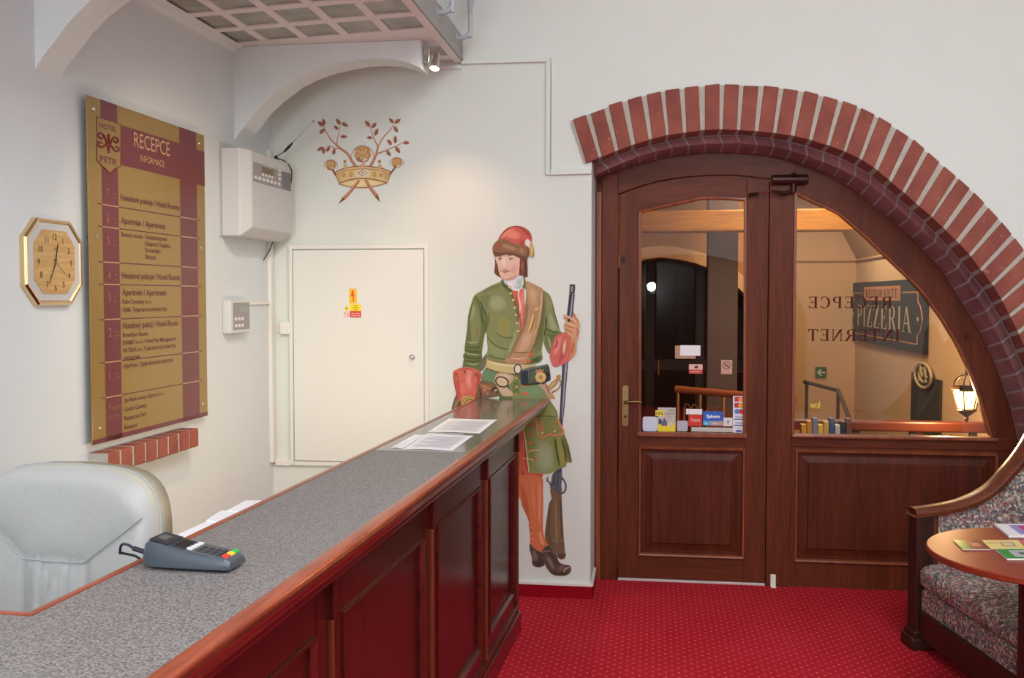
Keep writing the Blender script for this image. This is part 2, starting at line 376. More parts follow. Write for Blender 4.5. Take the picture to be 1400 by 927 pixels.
# carpet skirting + white edge strip
b=MB().box((-.72+.0-1.4,YW-.012,0),(XJ+.012,YW,.066)); b.box((XJ,YW,0),(XJ+.012,5.64,.066)); struct(b.build('baseboard_back',mat('skirting_carpet',(150,12,30),.95,var=.2,vs=120,spec=.1),bevel=.003))
b=MB().box((-2.09,YW-.015,.066),(XJ+.014,YW,.082)); b.box((XJ-.0,YW-.0,.066),(XJ+.014,5.64,.082)); struct(b.build('trim_1',M['white'],bevel=.002))
# wall behind the photographer, with a dark arched entrance
b=MB().box((-2.4,YF-.2,0),(XR+.2,YF,ZT)); struct(b.build('wall_front',M['wall']))
rd=struct(thing('x','','',(.4,YF+.03,0))); rd.name='door_4'; del rd['category']; rd['label']='dark arched street entrance in the wall behind the photographer'
dkd=mat('street_door_wood',(44,24,18),.4)
aw=1.75; rc=.42
ap=[(rc-aw,0),(rc+aw,0)]+[(rc+aw*math.cos(t),1.25+.98*math.sin(t)) for t in [math.pi*k/20 for k in range(21)]]
MB().prism(ap,lambda a,b_,o:Vector((a,YF+o,b_)),0,.03).build('frame_board',dkd,rd)
for xx in (-.9,-.3,.3,.9):
    MB().box((rc+xx-.24,YF+.028,.9),(rc+xx+.24,YF+.04,1.95 if abs(xx)>.5 else 2.02)).build('night_glass',mat('night_glass',(10,12,16),.05),rd)

# ------------------------------------------------------------------ entrance joinery
YJ=YD
fr=XZ(YJ)
px=lambda u,v,Y=YJ:(lambda p:(p.x,p.z))(atY(u,v,Y))
X=lambda u,v=600:px(u,v)[0]; Z=lambda u,v:px(u,v)[1]
trim=MB(); XL=XJ+.004
tr2=struct(thing('x','','',(0,5.7,0))); 
for k in ('label','category'): del tr2[k]
tr2.name='trim_2'; tr2['label']='brown wooden outer frame of the entrance under the brick arch'
# left post (two steps)
x1=px(822,500)[0]; x2=px(845,500)[0]
MB().box((XL,YJ-.02,0),(x1,YJ+.06,Z(822,262))).build('edge_strip',M['woodl'],tr2,bevel=.004)
MB().box((x1,YJ-.01,0),(x2-.002,YJ+.06,Z(845,262)+.1)).build('post',M['wood'],tr2,bevel=.004)
# mullion post between door and side light
xm0=px(1049,500)[0]; xm1=px(1083,500)[0]
MB().box((xm0+.002,YJ-.012,0),(xm1,YJ+.06,Z(1060,262)+.06)).build('post',M['wood'],tr2,bevel=.004)
# head over the door
DTOP=[(846,266),(872,256),(903,247.7),(936,242.5),(972,240),(1007,240),(1043,244),(1062,246.5),(1087,252)]
dt=[px(*p) for p in DTOP]
ou=[(p.x,p.y) for p in bbk]
def zat(c,x):
    for (xa,za),(xb,zb) in zip(c,c[1:]):
        if xa<=x<=xb: return za+(zb-za)*(x-xa)/(xb-xa)
    return c[0][1] if x<c[0][0] else c[-1][1]
xs=[XL+(dt[-1][0]-XL)*i/24 for i in range(25)]
# inner contour follows the door's curved top; left of the door it stays level
b=MB()
poly=[(x,zat(ou,x)+.02) for x in xs]+[(x,zat(dt,x)+.003) for x in reversed(xs)]
b.prism(poly,fr,-.06,.004); b.build('head_board',M['woodx'],tr2,bevel=.003)
# ---- side light: arched rib
GL=[(1087,262),(1089,264.5),(1112,276),(1145.8,291),(1179.7,320),(1215,354),(1254,391),(1264,402.8),(1288,435.8),(1310,472.5),(1326.6,509),(1341,549.5),(1350.5,582.6),(1355.5,597)]
win=struct(thing('x','','',(1.2,5.7,0))); win.name='window_1'; del win['category']; win['label']='fixed glazed side light with wooden panel under the curved arch'
gl=[px(*p) for p in GL]
i0=min(range(len(ou)),key=lambda i:abs(ou[i][0]-dt[-1][0])+(10 if ou[i][1]<1 else 0)); 
i1=min(range(len(ou)),key=lambda i:abs(ou[i][1]-gl[-1][1])+(10 if ou[i][0]<1 else 0))
A=resample([Vector(p)+ (Vector((.02,.02)) if 0 else Vector((0,0))) for p in ou[i0:i1+1]],40); B=resample([Vector(p) for p in gl],40)
b=MB(); rings=[]
for p,q in zip(A,B):
    d=(p-q).normalized()*.03; p=p+d
    rings.append([fr(p.x,p.y,0),fr(q.x,q.y,0),fr(q.x,q.y,-.06),fr(p.x,p.y,-.06)])
b.loft(rings).build('arched_rib',M['wood'],win)
# bead round the glass
xg0=px(1087,450)[0]; zg0=px(1200,597)[1]
bead=[Vector(fr(p.x,p.y,.004)) for p in B]; 
b=MB().tube(bead,.009,8); b.box((xg0-.014,YJ-.010,zg0),(xg0+.002,YJ+.02,gl[0][1])); 
b.build('glazing_bead',M['woodl'],win,bevel=.003)
xr=gl[-1][0]+.16
b=MB().box((xm1-.004,YJ-.006,Z(1200,613)),(xr,YJ+.055,zg0+.004)); b.build('rail',M['woodx'],win,bevel=.004)
MB().box((xm1,YJ-.028,zg0-.012),(gl[-1][0]+.03,YJ-.004,zg0+.008)).build('sill_moulding',M['woodl'],win,bevel=.006)
def raised_panel(root,x0,x1,z0,z1,Y,nm='lower_panel'):
    b=MB(); w=.018
    # recessed board
    b.box((x0,Y+.012,z0),(x1,Y+.03,z1))
    # raised field with sloping sides
    m=.055; m2=.075
    R=[[(x0+.02,z0+.02),(x1-.02,z0+.02),(x1-.02,z1-.02),(x0+.02,z1-.02)],[(x0+m,z0+m),(x1-m,z0+m),(x1-m,z1-m),(x0+m,z1-m)],[(x0+m+.004,z0+m+.004),(x1-m-.004,z0+m+.004),(x1-m-.004,z1-m-.004),(x0+m+.004,z1-m-.004)]]
    ys=[Y+.0115,Y+.004,Y-.003]
    rings=[[Vector((a,y,c)) for a,c in r] for r,y in zip(R,ys)]
    b.loft(rings,True,True)
    p=b.build(nm,M['panel'],root,bevel=.002)
    # moulding frame
    for (a,c,d,e) in ((x0-w,x1+w,z1,z1+w),(x0-w,x1+w,z0-w,z0),(x0-w,x0,z0,z1),(x1,x1+w,z0,z1)):
        pass
    mb=MB()
    prof=[(0,0),(.004,.016),(.012,.018),(w,.004),(w,-.0)]
    cor=[(x0,z0),(x1,z0),(x1,z1),(x0,z1)]; dr=[(-1,-1),(1,-1),(1,1),(-1,1)]
    rings=[[Vector((cx+dx*t,Y-o,cz+dz*t)) for t,o in prof]+[Vector((cx,Y+.014,cz))] for (cx,cz),(dx,dz) in zip(cor,dr)]
    rings.append(rings[0]); mb.loft(rings,True,False)
    mb.build('panel_moulding',M['woodl'],root)
b=MB()
xp0,xp1,zp0,zp1=px(1087,700)[0],px(1363,620)[0],px(1160,769)[1],px(1160,617)[1]
zr=Z(1200,613)
b.box((xm1-.002,YJ,0),(xp0,YJ+.05,zr)); b.box((xp1,YJ,0),(xr+.1,YJ+.05,zr)); b.box((xp0,YJ,0),(xp1,YJ+.05,zp0)); b.box((xp0,YJ,zp1),(xp1,YJ+.05,zr))
b.build('lower_frame',M['wood'],win)
raised_panel(win,xp0+.012,xp1-.012,zp0+.012,zp1-.012,YJ)
b=MB(); b.box((xp0,YJ+.03,zp0),(xp1,YJ+.045,zp1)); b.build('panel_back',M['panel'],win)
M['glass']=glass('clear_glass',(.96,.95,.93),1.35)
b=MB(); b.flat([(p[0],p[1]) for p in [(xg0,zg0)]+[(gl[-1][0],zg0)]+[ (q.x,q.y) for q in reversed(B)]],fr,-.02); pane=b.build('glass_pane',M['glass'],win)
# ---- door leaf
YL=YJ-.004
door=struct(thing('x','','',(.2,5.7,0))); door.name='door_1'; del door['category']; door['label']='brown wooden door with tall glass pane and a raised lower panel'
frd=XZ(YL)
dx0=px(845,600,YL)[0]+.003; dx1=px(1048,600,YL)[0]-.001; zb=.015
gx0,gx1=px(875,450,YL)[0],px(1019.5,450,YL)[0]; gzb=px(945,592.5,YL)[1]
GT=[(875,289),(958.6,270.7),(985,270.9),(1019.5,273)]; gt=[px(u,v,YL) for u,v in GT]
top=[(x,zat(dt,x)-.003) for x in [dx0+(dx1-dx0)*i/12 for i in range(13)]]
pz1=px(945,612,YL)[1]; pz0=px(945,761,YL)[1]; pxa=px(873,700,YL)[0]; pxb=px(1019,700,YL)[0]
D=.045
b=MB(); b.prism([(dx0,zb),(gx0,zb),(gx0,zat(top,gx0)),]+[(x,z) for x,z in reversed(top) if x<gx0-.001],frd,-D,.0); b.build('hinge_stile',M['wood'],door,bevel=.002)
b=MB(); b.prism([(gx1,zb),(dx1,zb)]+[(x,z) for x,z in reversed(top) if x>gx1+.001]+[(gx1,zat(top,gx1))],frd,-D,.0); b.build('closing_stile',M['wood'],door,bevel=.002)
b=MB(); b.prism([(x,z) for x,z in gt]+[(gx1,zat(top,gx1))]+[(x,z) for x,z in reversed(top) if gx0<x<gx1]+[(gx0,zat(top,gx0))],frd,-D,.0); b.build('top_rail',M['woodx'],door)
MB().box((gx0,YL,pz1),(gx1,YL+D,gzb)).build('lock_rail',M['woodx'],door,bevel=.002)
MB().box((gx0,YL,zb),(gx1,YL+D,pz0)).build('bottom_rail',M['woodx'],door,bevel=.002)
b=MB(); pth=[frd(gx0,gzb,.003)]+[frd(x,z,.003) for x,z in gt]+[frd(gx1,gzb,.003)]
b.tube([frd(gx0,gzb,.003),frd(*gt[0],.003)],.010,8); b.tube([frd(x,z,.003) for x,z in gt],.010,8); b.tube([frd(*gt[-1],.003),frd(gx1,gzb,.003)],.010,8)
b.box((gx0-.012,YL-.022,gzb-.018),(gx1+.012,YL,gzb+.006)); b.build('glazing_bead',M['woodl'],door,bevel=.004)
MB().box((gx0,YL+.03,pz0),(gx1,YL+.04,pz1)).build('panel_back',M['panel'],door)
raised_panel(door,gx0+.012,gx1-.012,pz0+.014,pz1-.014,YL)
b=MB(); b.flat([(gx0,gzb),(gx1,gzb)]+[(x,z) for x,z in reversed(gt)],frd,-.018); b.build('glass_pane',M['glass'],door)
# handle
def capsule(x0,x1,z0,z1,r,n=6):
    pts=[]
    for cx,cz,a0 in ((x1-r,z1-r,0),(x0+r,z1-r,90),(x0+r,z0+r,180),(x1-r,z0+r,270)):
        for k in range(n+1):
            a=math.radians(a0+90*k/n); pts.append((cx+r*math.cos(a),cz+r*math.sin(a)))
    return pts
hx0,hz1=px(850.5,527,YL); hx1,hz0=px(859.5,583,YL)
hp=MB().prism(capsule(hx0,hx1,hz0,hz1,.016),frd,0,.007).build('handle_plate',M['brass'],door,bevel=.002)
lx,lz=px(855,549,YL)
b=MB(); b.tube([frd(lx,lz,.005),frd(lx,lz,.05),frd(lx+.012,lz+.002,.055),frd(lx+.04,lz+.006,.055),frd(lx+.07,lz+.006,.053),frd(lx+.09,lz-.002,.05)],[.009,.009,.0085,.008,.0075,.006],10)
b.build('lever',M['brass'],hp,smooth=True)
kx,kz=px(855,569,YL); b=MB().lathe([(.008,.006),(.008,.012),(.001,.012)],frd(kx,kz,0),(0,-1,0),12); b.build('key_cylinder',M['black'],hp)
# threshold strip and rubber wedge-like bracket
MB().box((dx0,YL-.01,0),(dx1,YL+.03,.013)).build('threshold',mat('threshold_metal',(205,200,196),.4,.2),tr2,bevel=.002)
wx,_z=px(1056,798,YL-.02); 
b=MB().box((wx-.012,YL-.03,.005),(wx+.018,YL-.014,.07)); b.box((wx-.012,YL-.05,.0),(wx+.018,YL-.014,.012)); tag(b.build('door_stop',M['white'],bevel=.003),'small white plastic stop at the foot of the brown post right of the door','door stop')
# door closer
clo=thing('door_closer','dark brown hydraulic closer with jointed arm above the door corner','door closer',frd(*px(1085,245),.02))
cx0,cz=px(1055,246,YJ-.03); cx1,_=px(1104.5,246,YJ-.03)
mcl=mat('closer_brown',(62,30,26),.35,.3)
b=MB(); b.tube([Vector((cx0,YJ-.035,cz)),Vector((cx1,YJ-.035,cz))],.027,16); b.build('cylinder_body',mcl,clo,smooth=True,bevel=.003)
b=MB().box((cx0+.02,YJ-.03,cz-.02),(cx1-.02,YJ-.004,cz+.02)); b.build('mounting_plate',mcl,clo)
pvx,pvz=px(1085,238,YJ-.035)
MB().lathe([(.012,-.075),(.014,-.06),(.014,.03),(.010,.036)],(pvx,YJ-.035,cz),(0,0,1),14).build('pivot',mcl,clo,smooth=True)
e1=atY(1054,261,YJ-.06); e2=atY(1037,264.5,YJ-.05); e3=atY(1024,266.5,YJ-.03)
b=MB(); b.tube([Vector((pvx,YJ-.035,cz-.062)),Vector((pvx-.05,YJ-.05,cz-.075)),e1],[.010,.011,.007],8); b.build('arm',mcl,clo,smooth=True)
MB().tube([e1,e2],.0035,8).build('rod',M['chrome'],clo); MB().tube([e2,e3],.009,8).build('shoe',mcl,clo)
# ------------------------------------------------------------------ reception counter
TC=math.atan((-.554+.696)/(5.343-1.388)); CO=Vector((-.5535,5.296,0))
CY_=Vector((math.sin(TC),math.cos(TC),0)); CX_=Vector((math.cos(TC),-math.sin(TC),0))
def CF(a,b,c): return CO+CX_*a+CY_*b+Vector((0,0,c))   # a across (+ to customer side), b along (0 at wall, negative towards camera), c up
def cpx(u,v,z):
    p=atZ(u,v,z)-CO; return p.dot(CX_),p.dot(CY_)
ctr=thing('reception_counter','long reception counter of dark red wood panels with a speckled grey top','counter',(-.7,3.,0))
def granite(key,c1,c2,rough):
    m=mat(key,c1,rough,spec=.5); nt=m.node_tree; N=nt.nodes; L=nt.links; b=N['Principled BSDF']
    tc=N.new('ShaderNodeTexCoord'); n=N.new('ShaderNodeTexNoise'); n.inputs['Scale'].default_value=210; n.inputs['Detail'].default_value=5; n.inputs['Roughness'].default_value=.7
    L.new(tc.outputs['Object'],n.inputs['Vector'])
    r=N.new('ShaderNodeValToRGB'); r.color_ramp.elements[0].position=.40; r.color_ramp.elements[1].position=.60
    r.color_ramp.elements[0].color=lin(c2); r.color_ramp.elements[1].color=lin(c1); L.new(n.outputs['Fac'],r.inputs[0])
    n2=N.new('ShaderNodeTexNoise'); n2.inputs['Scale'].default_value=6; L.new(tc.outputs['Object'],n2.inputs['Vector'])
    mm=N.new('ShaderNodeMix'); mm.data_type='RGBA'; mm.blend_type='MULTIPLY'; mm.inputs[0].default_value=.25; L.new(r.outputs[0],mm.inputs[6]); L.new(n2.outputs['Color'],mm.inputs[7])
    L.new(r.outputs[0],b.inputs['Base Color'])
    return m
M['top']=granite('speckled_laminate',(154,151,149),(92,90,90),.5)
M['top2']=granite('polished_laminate',(128,128,122),(92,92,88),.14)
xin=cpx(620,560,1.07)[0]     # inner edge at the far end
sw=.36; zt=1.07
ys=(atZ(572,617,zt)-CO).dot(CY_)     # seam between near and far sheets
yN=-4.75; yc=(atZ(50,842,zt)-CO).dot(CY_)
MB().box((-xin*0-sw-.012,ys+.002,zt-.03),(-.02,0,zt),CF).build('countertop_far',M['top2'],ctr,bevel=.001)
MB().box((-sw-.012,yN,zt-.03),(-.02,ys-.002,zt),CF).build('countertop_near',M['top'],ctr,bevel=.001)
# return leg running to the left wall
def retp(a,b,c): return CF(a,b,c)
b=MB(); 
xl=-1.50
b.box((xl,yN,zt-.03),(-sw-.014,yc,zt),CF); b.build('countertop_return',M['top'],ctr,bevel=.001)
# outer nosing (bullnose)
prof=[(-.024,-.012),(-.024,.0015),(-.014,.0025),(.001,.0015),(.006,-.003),(.007,-.010),(.005,-.013)]
b=MB(); b.loft([[CF(a,y,zt+c) for a,c in prof] for y in (yN,-.0)]); nos=b.build('outer_nosing',M['nosing'],ctr,smooth=True)
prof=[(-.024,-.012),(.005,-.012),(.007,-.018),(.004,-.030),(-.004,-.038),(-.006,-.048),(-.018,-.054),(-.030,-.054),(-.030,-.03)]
b=MB(); b.loft([[CF(a,y,zt+c) for a,c in prof] for y in (yN,-.0)]); b.build('nosing_shaded_front',wood('nosing_shaded',(112,40,24),(84,28,18),.26,'y',.35),ctr,smooth=True)  # front of the same nosing, its shade put into a darker wood colour
prof2=[(-.0,-.03),(-.0,.0015),(-.006,.003),(-.016,.002),(-.018,-.006),(-.018,-.036),(0,-.036)]
b=MB(); b.loft([[CF(-sw-.008+a,y,zt+c) for a,c in prof2] for y in (yc-.0,-.0)]); b.build('inner_edging',M['nosing'],ctr)
b=MB(); b.loft([[CF(a,yc-.004-p,zt+c) for p,c in prof2] for a in (xl,-sw-.008)]); b.build('inner_edging',M['nosing'],ctr)
# under-nosing shadow moulding
fx=-.072   # panel plane
yE=(Vector((-.625,4.745,0))-CO).dot(CY_)
MB().box((fx-.05,yN,zt-.085),(fx+.045,yE+.01,zt-.03),CF).build('cornice_board',M['mahogy'],ctr,bevel=.012,seg=3)
# carcass
MB().box((-sw+.02,yN,0.0),(fx-.022,yE,zt-.031),CF).build('carcass',M['mahog'],ctr)
MB().box((fx-.25,yE,zt-.06),(fx-.05,-.005,zt-.031),CF).build('overhang_support',M['mahogy'],ctr)
ret=MB().box((xl,yc-.10,0),(-sw+.01,yc-.07,zt-.031),CF).build('return_panel',M['mahog'],ctr)
# bays: stiles at these y (from the joints in the face)
pf=CF(fx,yE,0); nf=CX_
def fy(u,v): return (atP(u,v,pf,nf)-CO).dot(CY_)
joints=[fy(112,927)-.0,fy(450,800),fy(588,690),fy(663,640),yE]
joints=[-4.75,joints[0],joints[1],joints[2],joints[3],yE]
z0=.10; z1=zt-.085
MB().box((fx-.02,yN,0),(fx+.022,yE+.012,.10),CF).build('plinth',M['mahogy'],ctr,bevel=.008,seg=3)
MB().box((fx-.02,yN,.10),(fx+.010,yE+.006,.13),CF).build('plinth_moulding',M['mahogy'],ctr,bevel=.008,seg=3)
for a,c in zip(joints,joints[1:]):
    g=.004; bay=thing('x','','',(0,0,0)) if 0 else None
    # frame of the bay
    s=.085; zr0=.20; zr1=z1-.12
    b=MB(); b.box((fx-.02,a+g,z0+.02),(fx,a+s,z1),CF); b.box((fx-.02,c-s,z0+.02),(fx,c-g,z1),CF)
    b.box((fx-.02,a+s,z0+.02),(fx,c-s,zr0),CF); b.box((fx-.02,a+s,zr1),(fx,c-s,z1),CF)
    fm=b.build('bay_frame',M['mahog'],ctr,bevel=.003)
    b=MB(); 
    R=[(a+s,zr0,c-s,zr1,-.018),(a+s,zr0,c-s,zr1,-.012)]
    b.loft([[CF(fx+o,p,q),CF(fx+o,r,q),CF(fx+o,r,t),CF(fx+o,p,t)] for p,q,r,t,o in R]); b.build('panel',M['mahog'],ctr)
    b=MB(); cor=[(a+s,zr0,1,1),(c-s,zr0,-1,1),(c-s,zr1,-1,-1),(a+s,zr1,1,-1)]; pr=[(0,-.014),(0,.005),(.008,.006),(.018,-.006),(.018,-.014)]
    rg=[[CF(fx+o,y+dy*t,z+dz*t) for t,o in pr] for y,z,dy,dz in cor]; rg.append(rg[0]); b.loft(rg,True,False); b.build('panel_moulding',M['mahogy'],ctr)
for y in joints[1:]:
    w=.011; yy=y if y!=yE else y-.012
    MB().box((fx-.01,yy-w/2,.13),(fx+.012,yy+w/2,z1-.11),CF).build('pilaster_strip',wood('strip_wood',(112,52,28),(84,36,20),.35,'z',.15),ctr,bevel=.005,seg=3)
    MB().box((fx-.01,yy-w/2-.004,z1-.11),(fx+.016,yy+w/2+.004,z1),CF).build('pilaster_head',M['mahog'],ctr,bevel=.004)
# inner desk behind counter with papers tray
b=MB(); b.box((-.72,yc+.1,.72),(-sw-.03,-.5,.75),CF); b.box((-.70,-.56,0),(-.66,-.52,.72),CF); b.box((-.70,yc+.7,0),(-.66,yc+.74,.72),CF)
tag(b.build('work_desk',M['mahogy'],bevel=.003),'wooden desk behind the counter below the grey countertop','desk')
sx0,sy0=cpx(240,730,1.0); sx1,sy1=cpx(362,684,1.0)
b=MB(); ra=-sw-.035
b.box((ra-.20,sy0+.05,.955),(ra,sy1-.03,.975),CF); b.box((ra-.18,sy0+.07,.75),(ra-.16,sy0+.09,.955),CF); b.box((ra-.18,sy1-.07,.75),(ra-.16,sy1-.05,.955),CF); b.box((ra-.04,sy0+.07,.75),(ra-.02,sy1-.05,.955),CF)
tag(b.build('paper_shelf',M['mahogy'],bevel=.002),'low shelf standing on the desk behind the counter, under loose papers','shelf')
def paper(name,label,poly,z,th=.0012,lines=0,group=None,fr=None,mtx=None):
    """poly: four world (x,y) corners"""
    b=MB(); b.use(M['paper'])
    P=[Vector((x,y)) for x,y in poly]
    n=6; top=[]
    rings=[]
    for i in range(n+1):
        s=i/n; a=P[0].lerp(P[1],s); c=P[3].lerp(P[2],s); row=[]
        for j in range(n+1):
            t=j/n; q=a.lerp(c,t); zz=z+th+.0016*math.sin(3*s+2*t)**2*(1 if th<.01 else 0)
            row.append(Vector((q.x,q.y,zz)))
        rings.append(row)
    k=0
    vs=[v for r in rings for v in r]; w=n+1
    fs=[(i*w+j,(i+1)*w+j,(i+1)*w+j+1,i*w+j+1) for i in range(n) for j in range(n)]
    m=len(vs); vs2=[Vector((v.x,v.y,z+(0 if th>.01 else v.z-z-th*.9))) for v in vs]
    edge=[i for i in range(w)]+[i*w+n for i in range(1,w)]+[n*w+j for j in range(n-1,-1,-1)]+[i*w for i in range(n-1,0,-1)]
    b.add(vs+vs2,fs+[tuple(reversed([q+m for q in f])) for f in fs]+[(edge[i],edge[(i+1)%len(edge)],edge[(i+1)%len(edge)]+m,edge[i]+m) for i in range(len(edge))])
    if lines:
        b.use(M['ink'])
        rr=random.Random(lines)
        for i in range(lines):
            t=.10+.8*i/lines; s0=.1; s1=.9 if i%4 else rr.uniform(.4,.75)
            A=[P[0].lerp(P[1],s),] if 0 else None
            def at(s,t): 
                a=P[0].lerp(P[1],s); c=P[3].lerp(P[2],s); q=a.lerp(c,t); return Vector((q.x,q.y,z+th+.0020+.0016*math.sin(3*s+2*t)**2*(1 if th<.01 else 0)-.0014))
            q=8
            for k in range(q):
                a_,b_=s0+(s1-s0)*k/q,s0+(s1-s0)*(k+1)/q
                b.add([at(a_,t),at(b_,t),at(b_,t+.010),at(a_,t+.010)],[(0,1,2,3)])
    o=b.build(name,M['paper']); return tag(o,label,'paper',group)
W2=lambda u,v,z:(lambda p:(p.x,p.y))(atZ(u,v,z))
paper('paper_sheet','white printed sheet lying farthest along the counter top',[W2(656,592.5,zt),W2(585,590.5,zt),W2(614,573,zt),W2(680,574.5,zt)],zt,lines=14)
paper('paper_sheet','white printed sheet lying on the counter just nearer than the farthest sheet',[W2(619,616,zt),W2(551,614,zt),W2(585,593.5,zt),W2(647,596.5,zt)],zt,lines=14)
paper('paper_sheet','narrow white slip at the left edge of the two printed sheets on the counter',[W2(550,613.5,zt),W2(534,612.5,zt),W2(567,595,zt),W2(582,595,zt)],zt)
c4=lambda a0,a1,b0,b1:[(lambda p:(p.x,p.y))(CF(a,b_,0)) for a,b_ in ((a1,b0),(a0,b0),(a0,b1),(a1,b1))]
def pxq(L,z): return [W2(u,v,z) for u,v in L]
paper('paper_stack','white paper stack behind the counter edge, the one nearest the card terminal',pxq([(272,742),(238,733),(284,712),(330,714)],.985),.975,th=.010)
paper('paper_stack','white papers behind the counter edge, middle of the row beyond the card terminal',pxq([(318,716),(282,711),(302,698),(345,698)],.988),.975,th=.013)
paper('paper_stack','white papers with small print at the far end of the row behind the counter edge',pxq([(352,702),(310,698),(336,684),(368,684)],.990),.975,th=.015)
# ------------------------------------------------------------------ card terminal
T0=atZ(226,775,zt); T0.z=zt
tn=Vector(atZ(333,776,zt))-Vector(atZ(226,770,zt)); tn.z=0; tl=.185; tn.normalize(); tp=Vector((-tn.y,tn.x,0))
C0=atZ(312,786,zt)       # front near corner
def TF(a,b,c): return Vector((C0.x,C0.y,zt))+tn*a+tp*b+Vector((0,0,c))   # a along the body (0 at keypad front, negative to printer), b away from the viewer
term=thing('card_terminal','dark grey card payment terminal with coloured keys on the near end of the counter','card terminal',TF(-.09,.04,0))
mt=mat('terminal_grey',(72,82,92),.38); mt2=mat('terminal_dark',(38,40,46),.3); mt3=mat('terminal_face',(92,94,92),.4)
W=.082; secs=[(0,.022,.008,.0),(-.012,.030,.003,0),(-.06,.036,.001,0),(-.11,.044,0,0),(-.15,.054,.001,0),(-.175,.060,.004,0),(-.188,.052,.010,0),(-.194,.036,.016,.012)]
b=MB(); rg=[]
for a,h,ins,lo in secs:
    lo=max(lo,.006); rg.append([TF(a,ins,lo),TF(a,W-ins,lo),TF(a,W-ins+.002,h*.6),TF(a,W-ins-.004,h*.93),TF(a,W-ins-.012,h),TF(a,ins+.012,h),TF(a,ins+.004,h*.93),TF(a,ins-.002,h*.6)])
b.loft(rg); b.build('body',mt,term,smooth=True,bevel=.002)
MB().box((-.17,.012,0),(-.02,W-.012,.012),TF).build('base',mt2,term,bevel=.003)
def top(a):
    for p,q in zip(secs,secs[1:]):
        if q[0]<=a<=p[0]: return p[1]+(q[1]-p[1])*(a-p[0])/(q[0]-p[0])
    return .06
def slab(a0,a1,b0,b1,h0,h1,m,nm,par=term,bev=.001):
    b=MB(); ps=[]
    for a,bb in ((a0,b0),(a1,b0),(a1,b1),(a0,b1)): ps.append((a,bb))
    b.add([TF(a,bb,top(a)+h0) for a,bb in ps]+[TF(a,bb,top(a)+h1) for a,bb in ps],[(3,2,1,0),(4,5,6,7),(0,1,5,4),(1,2,6,5),(2,3,7,6),(3,0,4,7)])
    return b.build(nm,m,par,bevel=bev)
slab(-.176,-.135,.010,W-.010,-.002,.0025,mt2,'printer_cover')
slab(-.168,-.150,.028,W-.028,.0,.0032,mt3,'printer_slot')
scr=slab(-.132,-.100,.012,W-.012,-.002,.0015,mt2,'display_bezel')
slab(-.126,-.106,.022,W-.022,.001,.0024,mat('lcd_black',(14,15,18),.12),'display',scr,0)
slab(-.096,-.008,.010,W-.010,-.002,.0012,mt3,'keypad_plate')
mk=mat('key_white',(220,222,224),.5); mkd=mat('key_dark',(58,60,66),.45)
for i in range(4): slab(-.097,-.086,.014+i*.0145,.014+i*.0145+.010,0,.004,mk,'function_key')
for r in range(4):
    for c in range(3): slab(-.078+r*.0145,-.078+r*.0145+.009,.014+c*.0145,.014+c*.0145+.010,0,.0035,mkd if 1 else mk,'number_key')
for c,col,nm in ((0,(214,60,50),'red_key'),(1,(232,204,60),'yellow_key'),(2,(48,180,84),'green_key')): slab(-.020,-.009,.012+c*.020,.012+c*.020+.018,0,.004,mat(nm,col,.45),nm)
# cable
cp=[TF(-.19,.04,.022),TF(-.215,.04,.028),TF(-.232,.045,.03),TF(-.25,.05,.036),TF(-.27,.06,.032),TF(-.28,.07,.012),TF(-.285,.09,.006)]
zi=CF(-sw-.03,0,0)
b=MB(); b.tube([cp[0],cp[1],cp[2]],.0055,8); q=(cp[-1]-CO).dot(CY_)
pp=cr(cp[2:]+[CF(-sw-.05,q+.03,zt-.02),CF(-sw-.055,q+.05,zt-.12),CF(-sw-.06,q+.05,.77)],False,6); b.tube(pp,.0028,8)
tag(b.build('terminal_cable',mat('cable_blue',(44,48,62),.5),smooth=True),'dark cable running from the card terminal over the counter edge','cable')
# ------------------------------------------------------------------ office chair
leath=mat('pale_leather',(194,197,198),.45,var=.05,vs=4,c2=(184,186,182),bump=.12,bs=60)
stain=leath
och=thing('office_chair','pale grey leather office chair with gathered back behind the counter','chair',(-1.68,2.55,0))
OC=Vector((-1.69,2.58,0)); oa=math.radians(-6); ox=Vector((math.cos(oa),math.sin(oa),0)); oy=Vector((-math.sin(oa),math.cos(oa),0))
def OF(a,b,c):  # a right, b back, c up; the backrest reclines a little
    return OC+ox*a+oy*(b+(c-.5)*.10 if c>.5 else b)+Vector((0,0,c))
hw=.295; zc0=.47; zc1=1.128
def outline(s,inset=0.):
    pts=[]; n=44
    cz=(zc0+zc1)/2; hh=(zc1-zc0)/2-inset; w=hw-inset
    for k in range(n):
        t=2*math.pi*k/n; c,s_=math.cos(t),math.sin(t); e=.42
        x=w*abs(c)**e*(1 if c>0 else -1); z=hh*abs(s_)**e*(1 if s_>0 else -1)
        # slightly arched top
        if z>0: z-=.018*(x/w)**2
        pts.append((x,cz+z))
    return pts
def pad(y0,y1,r,name,m,parent):
    b=MB(); rings=[]
    for k in range(5):
        t=math.pi/2*k/4; rings.append([OF(x,y0+r*(1-math.sin(t)),z) for x,z in outline(0,r*(1-math.sin(t)) if 0 else r*(1-math.cos(math.pi/2-t)))])
    rings2=[]
    for k in range(5):
        t=math.pi/2*k/4; rings2.append([OF(x,y1-r*(1-math.cos(t)),z) for x,z in outline(0,r*(1-math.cos(t)) if 0 else r*(1-math.sin(math.pi/2-t)))])
    return b,rings,rings2
b=MB(); n=44
def ringk(y,ins): return [OF(x,y,z) for x,z in outline(0,ins)]
R=[]
r=.035
R.append(ringk(.040,.0))
for k in range(1,6):
    t=math.pi/2*k/5; R.append(ringk(.135-r*(1-math.cos(t)),r*(1-math.cos(t)) if 0 else r*(1-math.cos(t))))
